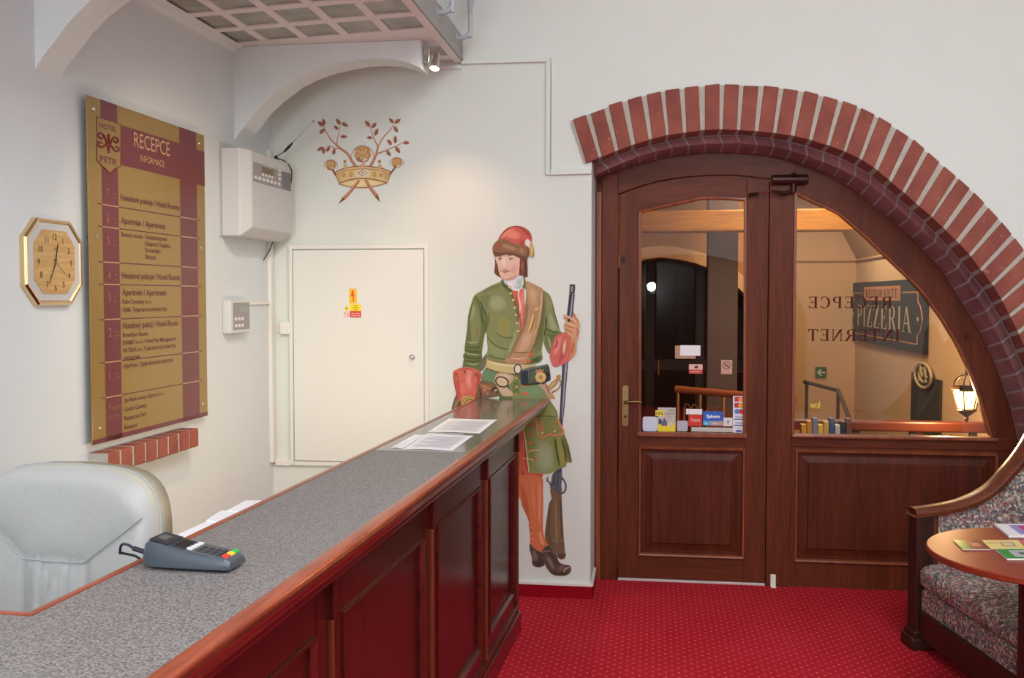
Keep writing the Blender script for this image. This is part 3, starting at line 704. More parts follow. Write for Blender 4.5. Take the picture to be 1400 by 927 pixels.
b.loft(R,True,True); bk_=b.build('backrest',mat('worn_leather',(196,194,180),.5,var=.05,vs=5,c2=(184,180,158)),och,smooth='all')
# front upholstery: grid surface with soft relief, puffed headrest, side bolsters and gathers
b=MB(); nx,nz=56,60; vs=[]
for j in range(nz+1):
    for i in range(nx+1):
        x=(-1+2*i/nx); z=(-1+2*j/nz)
        # map the square onto the rounded outline
        e=.42; mx=max(abs(x),abs(z)); 
        if mx>0:
            th=math.atan2(z,x); c,s_=math.cos(th),math.sin(th)
            ex=abs(c)**e*(1 if c>0 else -1); ez=abs(s_)**e*(1 if s_>0 else -1)
            X_=ex*mx; Z_=ez*mx
        else: X_=Z_=0
        wx=X_*hw; cz=(zc0+zc1)/2; wz=cz+Z_*((zc1-zc0)/2)
        if Z_>0: wz-=.018*X_**2
        # seam lines: horizontal at zs for |x|<.085, diagonals up to the corner
        zs=.868; d=1e9
        ax=abs(wx)
        xs_=.10
        # diagonal seam from (xs_,zs) to (hw-.03,zs+.13)
        t=max(0,min(1,((ax-xs_)*(hw-.012-xs_)+(wz-zs)*.14)/((hw-.012-xs_)**2+.14**2)))
        dd=math.hypot(ax-xs_-t*(hw-.012-xs_),wz-zs-t*.14); d=min(d,dd)
        if ax<xs_: d=min(d,abs(wz-zs))
        if wz<zs: d=min(d,math.hypot(max(0,0),ax-(xs_+.015*min(1,(zs-wz)/.3))))
        puff=.015*(1-math.exp(-d/.035))
        gather=0
        if wz<zs and ax<xs_+.02:
            f=math.exp(-(zs-wz)/.20); gather=.0035*math.sin(wx*210+2*math.sin(wz*9))*f+.0028*math.sin(wx*95+1.3)*(1-f*.5)
        edge=1-mx**14
        rr_=max(0,(mx-.86)/.14); yy=.008-(puff+gather)*edge+.032*(1-math.sqrt(max(0,1-rr_*rr_)))
        vs.append(OF(wx,yy,wz))
w=nx+1
b.add(vs,[(j*w+i,j*w+i+1,(j+1)*w+i+1,(j+1)*w+i) for j in range(nz) for i in range(nx)]); b.build('back_upholstery',leath,och,smooth='all')
pip=mat('piping_leather',(176,180,182),.5)
seamp=lambda L:[OF(x,-.006,z) for x,z in L]
b=MB()
for s in (-1,1):
    b.tube(seamp([(s*.10,.868),(s*.19,.935),(s*.283,1.004)]),.0026,6)
b.tube(seamp([(-.10,.868),(0,.866),(.10,.868)]),.0024,6); b.build('seam_piping',pip,och)
b=MB(); b.tube([OF(x,.072,z) for x,z in outline(0,-.0015)],.003,6,closed=True); b.build('edge_piping',pip,och)
b=MB(); q=[]
for x,z in ((-.27,0),): pass
R=[]
for a,ins in ((.46,.03),(.475,.01),(.50,0),(.55,0),(.575,.01),(.585,.04)):
    R.append([OC+ox*(x*(.27-ins)/.27)+oy*(-.24+y*(.25-ins)/.25)+Vector((0,0,a)) for x,y in [(.27*abs(math.cos(t))**.5*(1 if math.cos(t)>0 else -1),.25*abs(math.sin(t))**.5*(1 if math.sin(t)>0 else -1)) for t in [2*math.pi*k/32 for k in range(32)]]])
b.loft(R); b.build('seat',leath,och,smooth='all')
for s in (-1,1):
    b=MB(); b.tube([OC+ox*s*.29+oy*(-.02)+Vector((0,0,.52)),OC+ox*s*.31+oy*(-.02)+Vector((0,0,.72)),OC+ox*s*.31+oy*(-.14)+Vector((0,0,.745)),OC+ox*s*.31+oy*(-.34)+Vector((0,0,.73)),OC+ox*s*.29+oy*(-.36)+Vector((0,0,.50))],.022,8); b.build('armrest',M['black'],och,smooth=True)
MB().lathe([(.03,.10),(.03,.30),(.02,.30),(.02,.46),(.12,.46)],OC+oy*-.22,(0,0,1),16).build('gas_column',M['black'],och)
for k in range(5):
    a=2*math.pi*k/5; d=ox*math.cos(a)+oy*math.sin(a); c=OC+oy*-.22
    lg=MB().tube([c+Vector((0,0,.12)),c+d*.28+Vector((0,0,.075))],[.028,.016],8).build('base_leg',M['black'],och)
    MB().lathe([(.0,-.02),(.026,-.02),(.026,.02),(0,.02)],c+d*.28+Vector((0,0,.0265)),d.cross(Vector((0,0,1))),16).build('caster',M['black'],lg)
# ------------------------------------------------------------------ walkway of glass blocks overhead
ZP=2.877; XP0=-1.02
mez=thing('glass_block_walkway','overhead walkway of square glass blocks in a white grid with grey steel edge','walkway',(-1.55,4.0,ZP))
yA=1.2; xw=lambda y:(LW(y,0).x)
gbm=mat('glass_block',(176,178,162),.2,c2=(134,138,126),vs=6,var=.1,bump=.25,bs=9,spec=.6)
grid=mat('walkway_concrete',(234,231,230),.7)
steel=mat('grey_steel_paint',(160,160,156),.45,var=.08,vs=9); pipe_m=mat('pipe_grey',(176,184,194),.35)
pitch=.2145; bw=.172; bl_=.207; prow=.262
cols=[-2.012+pitch*i for i in range(5)]
yend=5.30; SK=-.142
rows=sorted([4.692-prow*j for j in range(0,13)]+[4.692+prow*2-.12])
def sk(x,y): return y+SK*(x+2.012)*(1 if y<4.95 else 0)
b=MB(); edges_x=[-2.16]+sum([[c-bw/2,c+bw/2] for c in cols],[])+[XP0]
def quadslab(xa,xb,ya,yb,flat0=False,flat1=False):
    P=[(xa,ya if flat0 else sk(xa,ya)),(xb,ya if flat0 else sk(xb,ya)),(xb,yb if flat1 else sk(xb,yb)),(xa,yb if flat1 else sk(xa,yb))]
    b.add([Vector((x,y,ZP)) for x,y in P]+[Vector((x,y,ZP+.10)) for x,y in P],[(3,2,1,0),(4,5,6,7),(0,1,5,4),(1,2,6,5),(2,3,7,6),(3,0,4,7)])
for i in range(0,len(edges_x)-1,2): quadslab(edges_x[i],edges_x[i+1],yA,yend+.015,True,True)
for c in cols:
    yp=yA; fl=True
    for r in rows: quadslab(c-bw/2,c+bw/2,yp,r-bl_/2,fl,False); yp=r+bl_/2; fl=False
    quadslab(c-bw/2,c+bw/2,yp,yend+.015,False,True)
b.build('concrete_grid',grid,mez)
for r in rows:
    for c in cols:
        b=MB(); 
        def blk(k,z): return [Vector((c+x*(bw/2)*k,sk(c+x*bw/2*k,r+y*(bl_/2)*k),ZP+z)) for x,y in ((-1,-1),(1,-1),(1,1),(-1,1))]
        b.loft([blk(1,.06),blk(1,.007),blk(.93,.004),blk(.88,.008)]); b.build('glass_block',gbm,mez,bevel=.002)
# white lip and steel channel
MB().box((XP0-.035,yA,ZP-.012),(XP0,yend+.01,ZP+.0)).build('lip',grid,mez,bevel=.003)
MB().box((XP0-.004,yA,ZP-.006),(XP0+.012,yend+.01,ZP+.004)).build('lower_flange',steel,mez)
fs_=MB().box((XP0,yA,ZP+.0),(XP0+.008,yend+.01,ZP+.125)).build('edge_channel',steel,mez)
# railing posts growing out of the channel
yq=[atX(624,58,XP0+.008).y,atX(597.5,20,XP0+.008).y]
for yy in yq+[yq[1]-(yq[0]-yq[1])*k for k in (1,2,3)]:
    px_=XP0+.008; zz=ZP+.072
    b=MB(); path=[Vector((px_,yy,zz)),Vector((px_+.035,yy,zz)),Vector((px_+.056,yy,zz+.010)),Vector((px_+.070,yy,zz+.034)),Vector((px_+.073,yy,zz+.07)),Vector((px_+.073,yy,zz+.95))]
    b.tube(cr(path,False,4),.0115,10); o=b.build('railing_post',pipe_m,mez,smooth=True)
    b=MB(); b.lathe([(.024,0),(.024,.005),(.013,.007)],(px_,yy,zz),(1,0,0),14); b.build('flange',pipe_m,o)
    for s in (-1,1):
        b=MB(); pth=[Vector((px_+.073,yy,zz+.12)),Vector((px_+.073,yy+s*.03,zz+.17)),Vector((px_+.073,yy+s*.10,zz+.25)),Vector((px_+.073,yy+s*.13,zz+.40)),Vector((px_+.073,yy+s*.13,zz+.93))]
        b.tube(cr(pth,False,4),.010,8); b.build('branch',pipe_m,o,smooth=True)
b=MB(); b.tube([Vector((XP0+.081,yA,ZP+1.03)),Vector((XP0+.081,5.30,ZP+1.03))],.02,10); b.build('handrail',pipe_m,mez,smooth=True)
# plaster ribs
def rib(yf,th,label,top_x=XP0-.115,zs=2.41,zt_=2.75):
    b=MB(); b.noweld=True
    x0=xw(yf)-.01; n=20; arc=[]
    RP=[(320,196),(330,180),(340,167.7),(353,150),(370,133),(400,110),(422,99),(446,90.6),(470,85),(491,81.6),(515,80),(536,81),(556,85.5),(574,93.6)]
    arc=[(lambda p:(p.x,p.z))(atY(u,v,4.86)) for u,v in RP]
    k_=(top_x-x0)/(arc[-1][0]-arc[0][0]); arc=[(x0+(x-arc[0][0])*k_,z) for x,z in arc]
    # pixel-traced intrados for the far rib gives the same curve
    poly=[(x0,ZP-.001)]+arc+[(top_x,ZP-.001)]
    A=[Vector((x,yf,z)) for x,z in poly]; B=[v+Vector((0,th,0)) for v in A]; n_=len(A)
    tr=geometry.tessellate_polygon([[Vector((x,z,0)) for x,z in poly]])
    b.add(A+B,[list(t) for t in tr]+[[i+n_ for i in t] for t in tr]+[(i,(i+1)%n_,(i+1)%n_+n_,i+n_) for i in range(n_)])
    return tag(b.build('plaster_arch_rib',M['rib'],bevel=.006),label,'arch rib')
rib(4.86,.17,'white plastered arch rib under the walkway above the alarm panel')
rib(3.24,.15,'white plastered arch rib under the walkway nearest the camera, left of the clock and sign')
# cornice at the wall between ribs
for ya,yb,lb in ((3.40,4.855,'white cornice moulding between the two arch ribs at the walkway edge'),):
    pr=[(0,ZP),(0.0,ZP-.038),(.012,ZP-.034),(.022,ZP-.018),(.045,ZP-.010),(.052,ZP)]
    b=MB(); b.loft([[LW(y,z,o) for o,z in pr] for y in (ya,yb)]); c=b.build('cornice',M['rib']); tag(c,lb,'cornice')
# ------------------------------------------------------------------ spotlight
sp=thing('ceiling_spotlight','small lit chrome spotlight at the end of the arch rib under the walkway','spotlight',(-1.09,4.87,2.76))
m_=atY(579,80,4.95)
mx_=XP0-.115
b=MB(); b.box((mx_-.0,4.90,m_.z-.035),(mx_+.035,4.96,m_.z+.05)); b.build('bracket',M['chrome'],sp,bevel=.006,seg=3)
h1=atY(599,69,4.93); h2=atY(593.5,96,4.90)
b=MB(); b.tube([Vector((mx_+.03,4.93,m_.z+.02)),h1.lerp(h2,.25)],.005,8); b.build('arm',M['chrome'],sp)
ax=(h2-h1).normalized()
b=MB(); b.lathe([(.004,0),(.008,.006),(.013,.03),(.021,.075),(.027,.098),(.026,.100),(.020,.088)],h1,ax,24); b.build('shade',M['chrome'],sp,smooth=True)
bulb=mat('halogen_glow',(255,214,160),.5,emit=25)
b=MB(); b.lathe([(.0,.082),(.018,.084),(.021,.098),(.012,.106),(.0,.108)],h1,ax,16); b.build('bulb',bulb,sp,smooth=True)
SPOT=(h1+ax*.115,ax)
# ------------------------------------------------------------------ wall clock
a0,_=LWpx(31,360,.015); a1,_=LWpx(113.5,360,.024); _,zt1=LWpx(66,299,.02); _,zb1=LWpx(80,417,.02)
ca=(a0+a1)/2; cz_=(zt1+zb1)/2; ch=(zt1-zb1)/2; cw=(a1-a0)/2-.004
ck=thing('wall_clock','octagonal gold-rimmed wall clock with wooden dial left of the directory sign','clock',LW(ca,cz_))
def octo(w,h,c=.42): return [(ca-w,cz_-h*(1-c*1.08)),(ca-w*(1-c),cz_-h),(ca+w*(1-c),cz_-h),(ca+w,cz_-h*(1-c*1.08)),(ca+w,cz_+h*(1-c*1.08)),(ca+w*(1-c),cz_+h),(ca-w*(1-c),cz_+h),(ca-w,cz_+h*(1-c*1.08))]
gold=mat('gold_rim',(232,206,160),.25,1)
MB().prism(octo(cw-.004,ch-.004),LW,0,.02).build('case',mat('clock_case',(196,176,140),.4),ck)
b=MB(); R=[[LW(a,z,o) for a,z in octo(cw+e,ch+e)] for e,o in ((0,.0),(0,.018),(-.005,.026),(-.012,.025),(-.017,.019))]; b.loft(R,True,False); b.build('rim',gold,ck)
MB().flat(octo(cw-.016,ch-.016),LW,.0205).build('mirror_band',mat('silver_band',(206,208,212),.25,.3),ck)
dial=wood('dial_wood',(206,172,116),(184,146,90),.5,'y',0)
dl=MB().prism(octo(cw*.72,ch*.74),LW,.0195,.023).build('dial',dial,ck)
nb=MB(); nk=mat('numeral_brown',(84,66,44),.6)
for k in range(1,13):
    t=math.radians(90-30*k); rx=cw*.57; rz=ch*.59
    nb.text(str(k),lambda a,b_,o:LW(a,b_,o),ca+rx*math.cos(t),cz_+rz*math.sin(t)-.011,.022,.0238,align='CENTER',bold=.008)
nb.text('JVD',LW,ca,cz_+ch*.29,.007,.0238,align='CENTER')
nb.build('numerals',nk,ck)
def hand(ang,l,w,o,nm,m,tail=.1):
    t=math.radians(90-ang); d=Vector((math.cos(t),math.sin(t))); p=Vector((-d.y,d.x)); c=Vector((ca,cz_))
    P=[c-d*l*tail+p*w,c-d*l*tail-p*w,c+d*l*.85-p*w*.7,c+d*l,c+d*l*.85+p*w*.7]
    MB().prism([(q.x,q.y) for q in P],LW,o,o+.001).build(nm,m,ck)
hk=mat('hand_black',(40,34,28),.4)
hand(14,.072,.0028,.0245,'hour_hand',hk,.15); hand(208,.088,.0022,.026,'minute_hand',hk,.12); hand(128,.082,.0006,.0275,'second_hand',hk,.25)
MB().lathe([(.005,0),(.005,.004),(.0,.005)],LW(ca,cz_,.0265),WLn,12).build('hub',gold,ck)
# ------------------------------------------------------------------ directory sign
SO=.035
_q=[LWpx(118,129,SO),LWpx(279,185,SO),LWpx(127,609,SO),LWpx(284,568,SO)]
sa0=(_q[0][0]+_q[2][0])/2; sa1=(_q[1][0]+_q[3][0])/2; sz1=(_q[0][1]+_q[1][1])/2; sz0=(_q[2][1]+_q[3][1])/2
sg=thing('directory_sign','large gold and maroon hotel directory board on the left wall','sign',LW((sa0+sa1)/2,sz0))
gd=mat('sign_gold',(146,118,60),.22,.25,spec=.6); mr=mat('sign_maroon',(100,26,36),.25,spec=.6); edge=mat('sign_edge',(60,70,50),.2)
MB().box((0,0,0),(1,1,1),lambda a,b_,c:LW(sa0+(sa1-sa0)*a,sz0+(sz1-sz0)*c,SO-.005+.005*b_)).build('board',gd,sg,bevel=.001)
tb=MB()
def srect(u0,u1,v0,v1,o): tb.flat([(sa0+(sa1-sa0)*u0,sz0+(sz1-sz0)*v0),(sa0+(sa1-sa0)*u1,sz0+(sz1-sz0)*v0),(sa0+(sa1-sa0)*u1,sz0+(sz1-sz0)*v1),(sa0+(sa1-sa0)*u0,sz0+(sz1-sz0)*v1)],LW,SO+o)
def sU(u,v): 
    a,z=LWpx(u,v,SO); return (a-sa0)/(sa1-sa0),(z-sz0)/(sz1-sz0)
c1=cA(100,120,3.435,[(128,60),(205,85),(220,170),(498,260),(498,195),(577,228),(614,300),(614,462),(220,355),(498,432)])
U1=sU(*c1[0])[0]; U2=sU(*c1[1])[0]; U3=sU(*c1[4])[0]; U4=sU(*c1[5])[0]
VT=sU(*c1[2])[1]; VTb=sU(*c1[8])[1]; VTr=sU(*c1[6])[1]; VTrb=sU(*c1[7])[1]
c2=cA(120,450,5.453,[(35,860),(140,800),(900,655),(895,625),(720,660),(255,770)])
VB=(sU(*c2[4])[1]+sU(*c2[5])[1])/2
srect(U1,U2,0,1,.0006); srect(U3,U4,0,1,.0006)
srect(U2,U4,(VTb+VTrb)/2,(VT+VTr)/2,.0007); srect(U4,1,VTrb,VTr,.0006); srect(0,1,0,VB*.96,.0006)
tb.build('maroon_bands',mr,sg)
# row lines from the photograph: (pixel y at left band, pixel y at right band) -> heights
lines=[ (cA(100,120,3.435,[(115,538),(590,626)])), (cA(100,120,3.435,[(115,643),(590,713)])), (cA(100,120,3.435,[(115,811),(590,850)])), (cA(100,120,3.435,[(115,917),(590,935)])),
        (cA(110,340,7.133,[(180,684),(1165,661)])), (cA(120,450,5.453,[(95,246),(845,171)])), (cA(120,450,5.453,[(105,510),(850,387)]))]
lines[3]=cA(110,340,7.133,[(180,335),(1165,376)])
VL=[(sU(*a)[1]+sU(*c)[1])/2 for a,c in lines]
tb=MB()
for v in VL: srect(U1-.035,U1,v-.0018,v+.0018,.0008); srect(U2,U3,v-.0018,v+.0018,.0008); srect(U4,U4+.03,v-.0018,v+.0018,.0008)
tb.build('row_lines',mr,sg)
for v in VL: tb=MB(); srect(U1,U2,v-.0015,v+.0015,.0010); tb.build('row_tick',mat('sign_pale_gold',(178,146,104),.4),sg); tb=MB(); srect(U3,U4,v-.0015,v+.0015,.0010); tb.build('row_tick',mat('sign_pale_gold',(178,146,104),.4),sg)
tb=MB()
H_=sz1-sz0; Wd=sa1-sa0
def stx(b,s,u,v,h,o=.0014,w=None,bold=0,al='LEFT',bd=0): b.text(s,LW,sa0+Wd*u,sz0+H_*v,h,SO+o,w=w,bold=bold,align=al)
tw=c1
p1=sU(*cA(100,120,3.435,[(285,275)])[0]); p2=sU(*cA(100,120,3.435,[(453,332)])[0])
stx(tb,'RECEPCE',p1[0],p1[1],.062,w=(p2[0]-p1[0])*Wd)
tb.build('title_lettering',mat('sign_pale_gold',(178,146,104),.4),sg); tb=MB()
p1=sU(*cA(100,120,3.435,[(315,345)])[0]); p2=sU(*cA(100,120,3.435,[(428,380)])[0])
stx(tb,'INFORMACE',p1[0],p1[1],.028,w=(p2[0]-p1[0])*Wd)
tb.build('title_lettering',mat('sign_pale_gold',(178,146,104),.4),sg)
dim=mat('sign_dim_gold',(150,92,72),.4)
rows_=['7','6','5','4','3','2','1']
tops=[VL[0]+.075]+[VL[0],VL[1],VL[2],VL[3],VL[4],VL[5]]
for r,t in zip(rows_,tops):
    tb=MB(); stx(tb,r,U1+.028,t-.052,.036); stx(tb,'patro',U1+.075,t-.052,.010); stx(tb,'floor',U1+.075,t-.040,.008); tb.build('floor_number',dim,sg)
tb=MB(); stx(tb,'Přízemí',U1+.015,VL[6]-.040,.022); stx(tb,'Ground floor',U1+.015,VL[6]-.062,.011); tb.build('floor_number',dim,sg)
ub=U2+.018; hb=.026; hs=.0185
def rowtext(L):
    tb=MB()
    for s_,du,v,h,w_ in L: stx(tb,s_,ub+du,v,h,w=Wd*w_,bold=.012 if h>.02 else .008)
    tb.build('row_lettering',mr,sg)
HR='Hotelové pokoje / Hotel Rooms'
rowtext([(HR,0,VL[0]+.022,hb,.50)])
rowtext([('Apartmán / Apartment',0,VL[0]-.048,hb,.37)])
rowtext([('Beauty studio',0,VL[1]-.022,hs,.17)]+[(s_,.19,VL[1]-.022-.021*k,hs,w_) for k,(s_,w_) in enumerate([('Парикмахерская',.19),('Маникюр, Педикюр',.22),('Косметика',.13),('Массаж',.09)])])
rowtext([(HR,0,VL[2]-.046,hb,.50)])
rowtext([('Apartmán / Apartment',0,VL[3]-.032,hb,.37),('Felix Company s.r.o.',0,VL[3]-.058,hs,.24),('OLMA  Туристическое агентство',0,VL[3]-.083,hs,.37)])
rowtext([('Hotelový pokoj / Hotel Room',0,VL[4]-.030,hb,.47)]+[(s_,0,VL[4]-.056-.0235*k,hs,w_) for k,(s_,w_) in enumerate([('Breakfast Room',.20),('DINMO s.r.o. / Hotel Petr Management',.45),('NV TOUR s.r.o.  Туристическое агентство',.45),('экскурсии',.13)])])
rowtext([('Lilija Potami  Туристическое агентство',0,VL[5]-.024,hs,.42)])
rowtext([(s_,0,VL[6]-.025-.0275*k,hs,w_) for k,(s_,w_) in enumerate([('Jan Rada Luxury Optics s.r.o.',.33),('Casino Cosmos',.18),('Restaurant Petr',.18),('Recepce',.10)])])
# crest: HOTEL PETR shield
sh=[(100+x/3.435,120+y/3.435) for x,y in [(110,136),(222,172),(222,368),(196,380),(172,404),(160,390),(132,365),(110,340)]]
shp=[LWpx(u,v,SO) for u,v in sh]
cb=MB(); cb.flat(shp,LW,SO+.0012); cb.build('crest_field',gd,sg)
tb=MB(); b=tb; pth=[LW(a,z,SO+.0014) for a,z in shp]; b.tube(pth,.0022,6,closed=True)
cc=[LWpx(u,v,SO) for u,v in cA(100,120,3.435,[(164,262)])][0]
u_=cc
b.text('HOTEL',LW,cc[0],cc[1]+.052,.020,SO+.0016,w=.120,bold=.03,align='CENTER'); b.text('PETR',LW,cc[0],cc[1]-.076,.024,SO+.0016,w=.120,bold=.03,align='CENTER')
for s in (-1,1):
    sp_=[(0,-.062),(s*.004,-.03),(s*.010,0),(s*.024,.038),(s*.042,.045),(s*.050,.028),(s*.040,.014),(s*.026,.022)]
    b.tube([LW(cc[0]+x*1.4,cc[1]+z*.62+.003,SO+.0016) for x,z in cr(sp_,False,5)],.0045,6)
    sp_=[(s*.004,.05),(s*-.004,.02),(s*.012,-.012),(s*.034,-.040),(s*.052,-.030),(s*.048,-.012),(s*.034,-.014)]
    b.tube([LW(cc[0]+x*1.4,cc[1]+z*.62+.003,SO+.0016) for x,z in cr(sp_,False,5)],.0040,6)
tb.build('hotel_crest',mr,sg)
for u_,v_ in ((.05,.965),(.95,.965),(.05,.60),(.95,.60),(.05,.045),(.95,.045)):
    p=LW(sa0+Wd*u_,sz0+H_*v_,0); b=MB(); b.lathe([(.008,0),(.008,SO),(.007,SO+.002),(.0,SO+.003)],p,WLn,12); b.build('standoff_screw',M['chrome'],sg)
# ------------------------------------------------------------------ brick ledge under the sign
ba0,bz1=LWpx(142,618,.0); ba1,_=LWpx(272,583,.0); 
bl=thing('brick_ledge','short soldier-course ledge of red bricks sticking out of the wall below the directory sign','brick ledge',LW((3.62+4.43)/2,.92))
n=8; a_,bz1=LWpx(148,620,.084); a_e,_z=LWpx(273,585,.084); bz1=(bz1+_z)/2; bz0=(LWpx(148,647,.084)[1]+LWpx(273,611,.084)[1])/2; w_=(a_e-a_)/n
b=MB(); mb=MB(); mb.box((a_+.004,bz0+.004,0),(a_e-.004,bz1-.002,.078),lambda a,z,o:LW(a,z,o) )
for i in range(n):
    b.box((a_+w_*i+.008,bz0+random.uniform(-.002,.002),0),(a_+w_*(i+1)-.008,bz1,.084+random.uniform(-.002,.003)),lambda a,z,o:LW(a,z,o))
mb.build('mortar_bed',M['mortar'],bl); b.build('bricks',M['brick'],bl,bevel=.005)
# ------------------------------------------------------------------ alarm panel in the corner
al=thing('alarm_panel','large pale grey wall box with keypad and display in the corner under the arch rib','alarm panel',LW(4.95,1.92))
mal=mat('alarm_grey',(196,198,200),.5)
A0,Z1=LWpx(299,203); _,Z0=LWpx(299,323)
# front face corners traced on its own plane, 15 cm out of the wall
OFF=.150
fa0,fz1=LWpx(342,207,OFF); fa1,_=LWpx(398,225,OFF); _,fz0=LWpx(342,317,OFF)
Z0=1.915; Z1=2.345; A1=fa1+.0
MB().box((0,0,0),(1,1,1),lambda a,c,z:LW(A0-.012+(A1+.0-A0+.012)*a,Z0-.0+(Z1+.03-Z0)*z,.008*c)).build('back_plate',mal,al)
b=MB(); ch_=.03
R=[(A0,A1,Z0,Z1,.008),(A0,A1,Z0,Z1,.105),(A0+.045,A1,Z0+.045,Z1-.01,OFF)]
b.loft([[LW(p,r,o),LW(q,r,o),LW(q,s,o),LW(p,s,o)] for p,q,r,s,o in R]); b.build('housing',mal,al,bevel=.006,seg=3)
fp=lambda x,y:LWpx(285+x/4.756,150+y/4.756,OFF)
ka0,kz1=fp(288,340); ka1,kz0=fp(470,515); _,kz1b=fp(470,395)
kz0a=fp(288,460)[1]
top_=(kz1+kz1b)/2; bot=(kz0+kz0a)/2
mkp=mat('keypad_mauve',(150,146,150),.5); 
kp=MB().prism([(ka0,bot),(ka1,bot),(ka1,top_),(ka0,top_)],LW,OFF,OFF+.003).build('keypad_plate',mkp,al)
da,dz=ka0+(ka1-ka0)*.30,bot+(top_-bot)*.50
MB().prism([(da,dz),(da+(ka1-ka0)*.42,dz),(da+(ka1-ka0)*.42,dz+(top_-bot)*.38),(da,dz+(top_-bot)*.38)],LW,OFF+.003,OFF+.0045).build('display',mat('display_amber',(112,98,64),.2),kp)
for i in range(7):
    aa=ka0+(ka1-ka0)*(.03+.14*i)
    MB().box((0,0,0),(1,1,1),lambda a,c,z:LW(aa+.028*a*1.0,bot+.012+.016*z,OFF+.003+.003*c)).build('key',mk,kp,bevel=.001)
for i in range(4):
    zz=bot+.04+i*.022
    MB().box((0,0,0),(1,1,1),lambda a,c,z:LW(ka1-.04+.028*a,zz+.015*z,OFF+.003+.003*c)).build('key',mk,kp,bevel=.001)
for i in range(4):
    aa=da+(ka1-ka0)*.11*i
    MB().box((0,0,0),(1,1,1),lambda a,c,z:LW(aa+.02*a,bot+.038+.014*z,OFF+.003+.003*c)).build('key',mk,kp,bevel=.001)
MB().prism([(ka1+.015,bot),(A1-.015,bot),(A1-.015,top_),(ka1+.015,top_)],LW,OFF,OFF+.003).build('speaker_grille',mat('grille_grey',(120,118,124),.6),al)
# antenna
an=thing('antenna','black and silver whip antenna standing on the corner of the alarm panel','antenna',LW(5.1,2.345,.10))
q0=LWpx(380,220,.11); base=LW(q0[0]-.0,Z1,.10)
t3=base+(atY(428.5,165.5,5.12)-base)*1.0; t1_=base.lerp(t3,.22); t2_=base.lerp(t3,.45); t2b=base.lerp(t3,.68)
base.z=Z1+.0015
MB().lathe([(.018,0),(.018,.006),(.008,.016),(.005,.024)],base,(0,0,1),16).build('magnetic_foot',M['black'],an,smooth=True)
MB().tube([base+Vector((0,0,.018)),t1_],.0035,8).build('lower_rod',M['chrome'],an)
MB().tube([t1_,t1_.lerp(t2_,.5),t2_],[.005,.008,.004],10).build('coil_sleeve',M['black'],an,smooth=True)
MB().tube([t2_,t2b,t3],[.0024,.0022,.0016],8).build('whip',M['chrome'],an); MB().ball(t3,.0045,8).build('tip',M['black'],an)
b=MB(); cab=cr([base+Vector((0,0,.006)),base+Vector((.03,.03,.0)),LW(A1-.03,Z1-.05,OFF+.014),LW(A1+.012,Z1-.16,.13),LW(A1+.012,Z0+.1,.06),LW(A1+.008,Z0-.02,.03),LW(A1-.06,Z0-.10,.012)],False,6)
b.tube(cab,.003,6); tag(b.build('antenna_cable',M['black'],smooth=True),'thin black cable hanging from the antenna down the side of the alarm panel','cable')
# keypad box
tp_=lambda x,y,o=.04:LWpx(285+x/2.727,320+y/2.727,o)
ta0=4.690; ta1,_=tp_(155,360,.0); tz1,tz0=1.600,1.435
ta1=LWpx(341.5,435,.045)[0]
th_=thing('control_box','small grey control box with screen and buttons below the alarm panel','control box',LW(ta0+.09,tz0))
MB().box((0,0,0),(1,1,1),lambda a,c,z:LW(ta0+(ta1-ta0)*a,tz0+(tz1-tz0)*z,.045*c)).build('housing',mat('control_box_shell',(206,208,208),.5),th_,bevel=.006,seg=3)
fpn=MB().prism([(ta0+.028,tz0+.018),(ta1-.008,tz0+.018),(ta1-.008,tz1-.012),(ta0+.028,tz1-.012)],LW,.045,.047).build('front_plate',mkp,th_)
MB().prism([(ta0+.095,tz0+.105),(ta1-.03,tz0+.105),(ta1-.03,tz1-.028),(ta0+.095,tz1-.028)],LW,.047,.0485).build('screen',mat('lcd_green',(148,158,150),.3),fpn)
for i in range(3):
    for j in range(2):
        MB().box((0,0,0),(1,1,1),lambda a,c,z:LW(ta0+.042+i*.040+.024*a,tz0+.030+j*.034+.016*z,.047+.003*c)).build('button',mk,fpn,bevel=.001)
# ------------------------------------------------------------------ ducts, junction box, cupboard door
def duct(name,pts,w,d,label,fr,group=None,m=None):
    b=MB()
    for (a0,z0),(a1,z1) in zip(pts,pts[1:]):
        if abs(a1-a0)<1e-6: b.box((0,0,0),(1,1,1),lambda a,c,z:fr(a0-w/2+w*a,min(z0,z1)+abs(z1-z0)*z,d*c))
        else: b.box((0,0,0),(1,1,1),lambda a,c,z:fr(min(a0,a1)+abs(a1-a0)*a,(z0+z1)/2-w/2+w*z,d*c))
    return tag(b.build(name,m or M['duct'],bevel=.002),label,'cable duct',group)
WB=XZ(YW)
duct('cable_duct',[(5.285,.70),(5.285,2.42)],.035,.02,'vertical white cable duct in the left corner below the arch',LW)
duct('cable_duct',[(ta1,1.583),(5.268,1.583)],.016,.012,'short horizontal white duct between the small control box and the corner',LW)
c_=[px(*p,YW) for p in ((640,84),(750,81.5),(750,236),(808,236.5))]
b=MB(); w=.024
zA=c_[1][1]; xB=c_[1][0]; zC=c_[2][1]
b.box((XP0+.0,YW-.02,zA-w/2),(xB+w/2,YW,zA+w/2)); b.box((xB-w/2,YW-.02,zC-w/2),(xB+w/2,YW,zA-w/2)); b.box((xB+w/2,YW-.02,zC-w/2),(XJ-.0,YW,zC+w/2))
tag(b.build('cable_duct',M['wall'],bevel=.002),'thin white cable duct stepping down the wall left of the brick arch','cable duct')
b=MB(); b.box((-2.05,YW-.014,ZP-.045),(XP0,YW,ZP-.025)); tag(b.build('cable_duct',M['wall'],bevel=.002),'thin white duct along the wall just under the walkway','cable duct')
jx0,jz1=px(385,440,YW); jx1,jz0=px(398,457,YW)
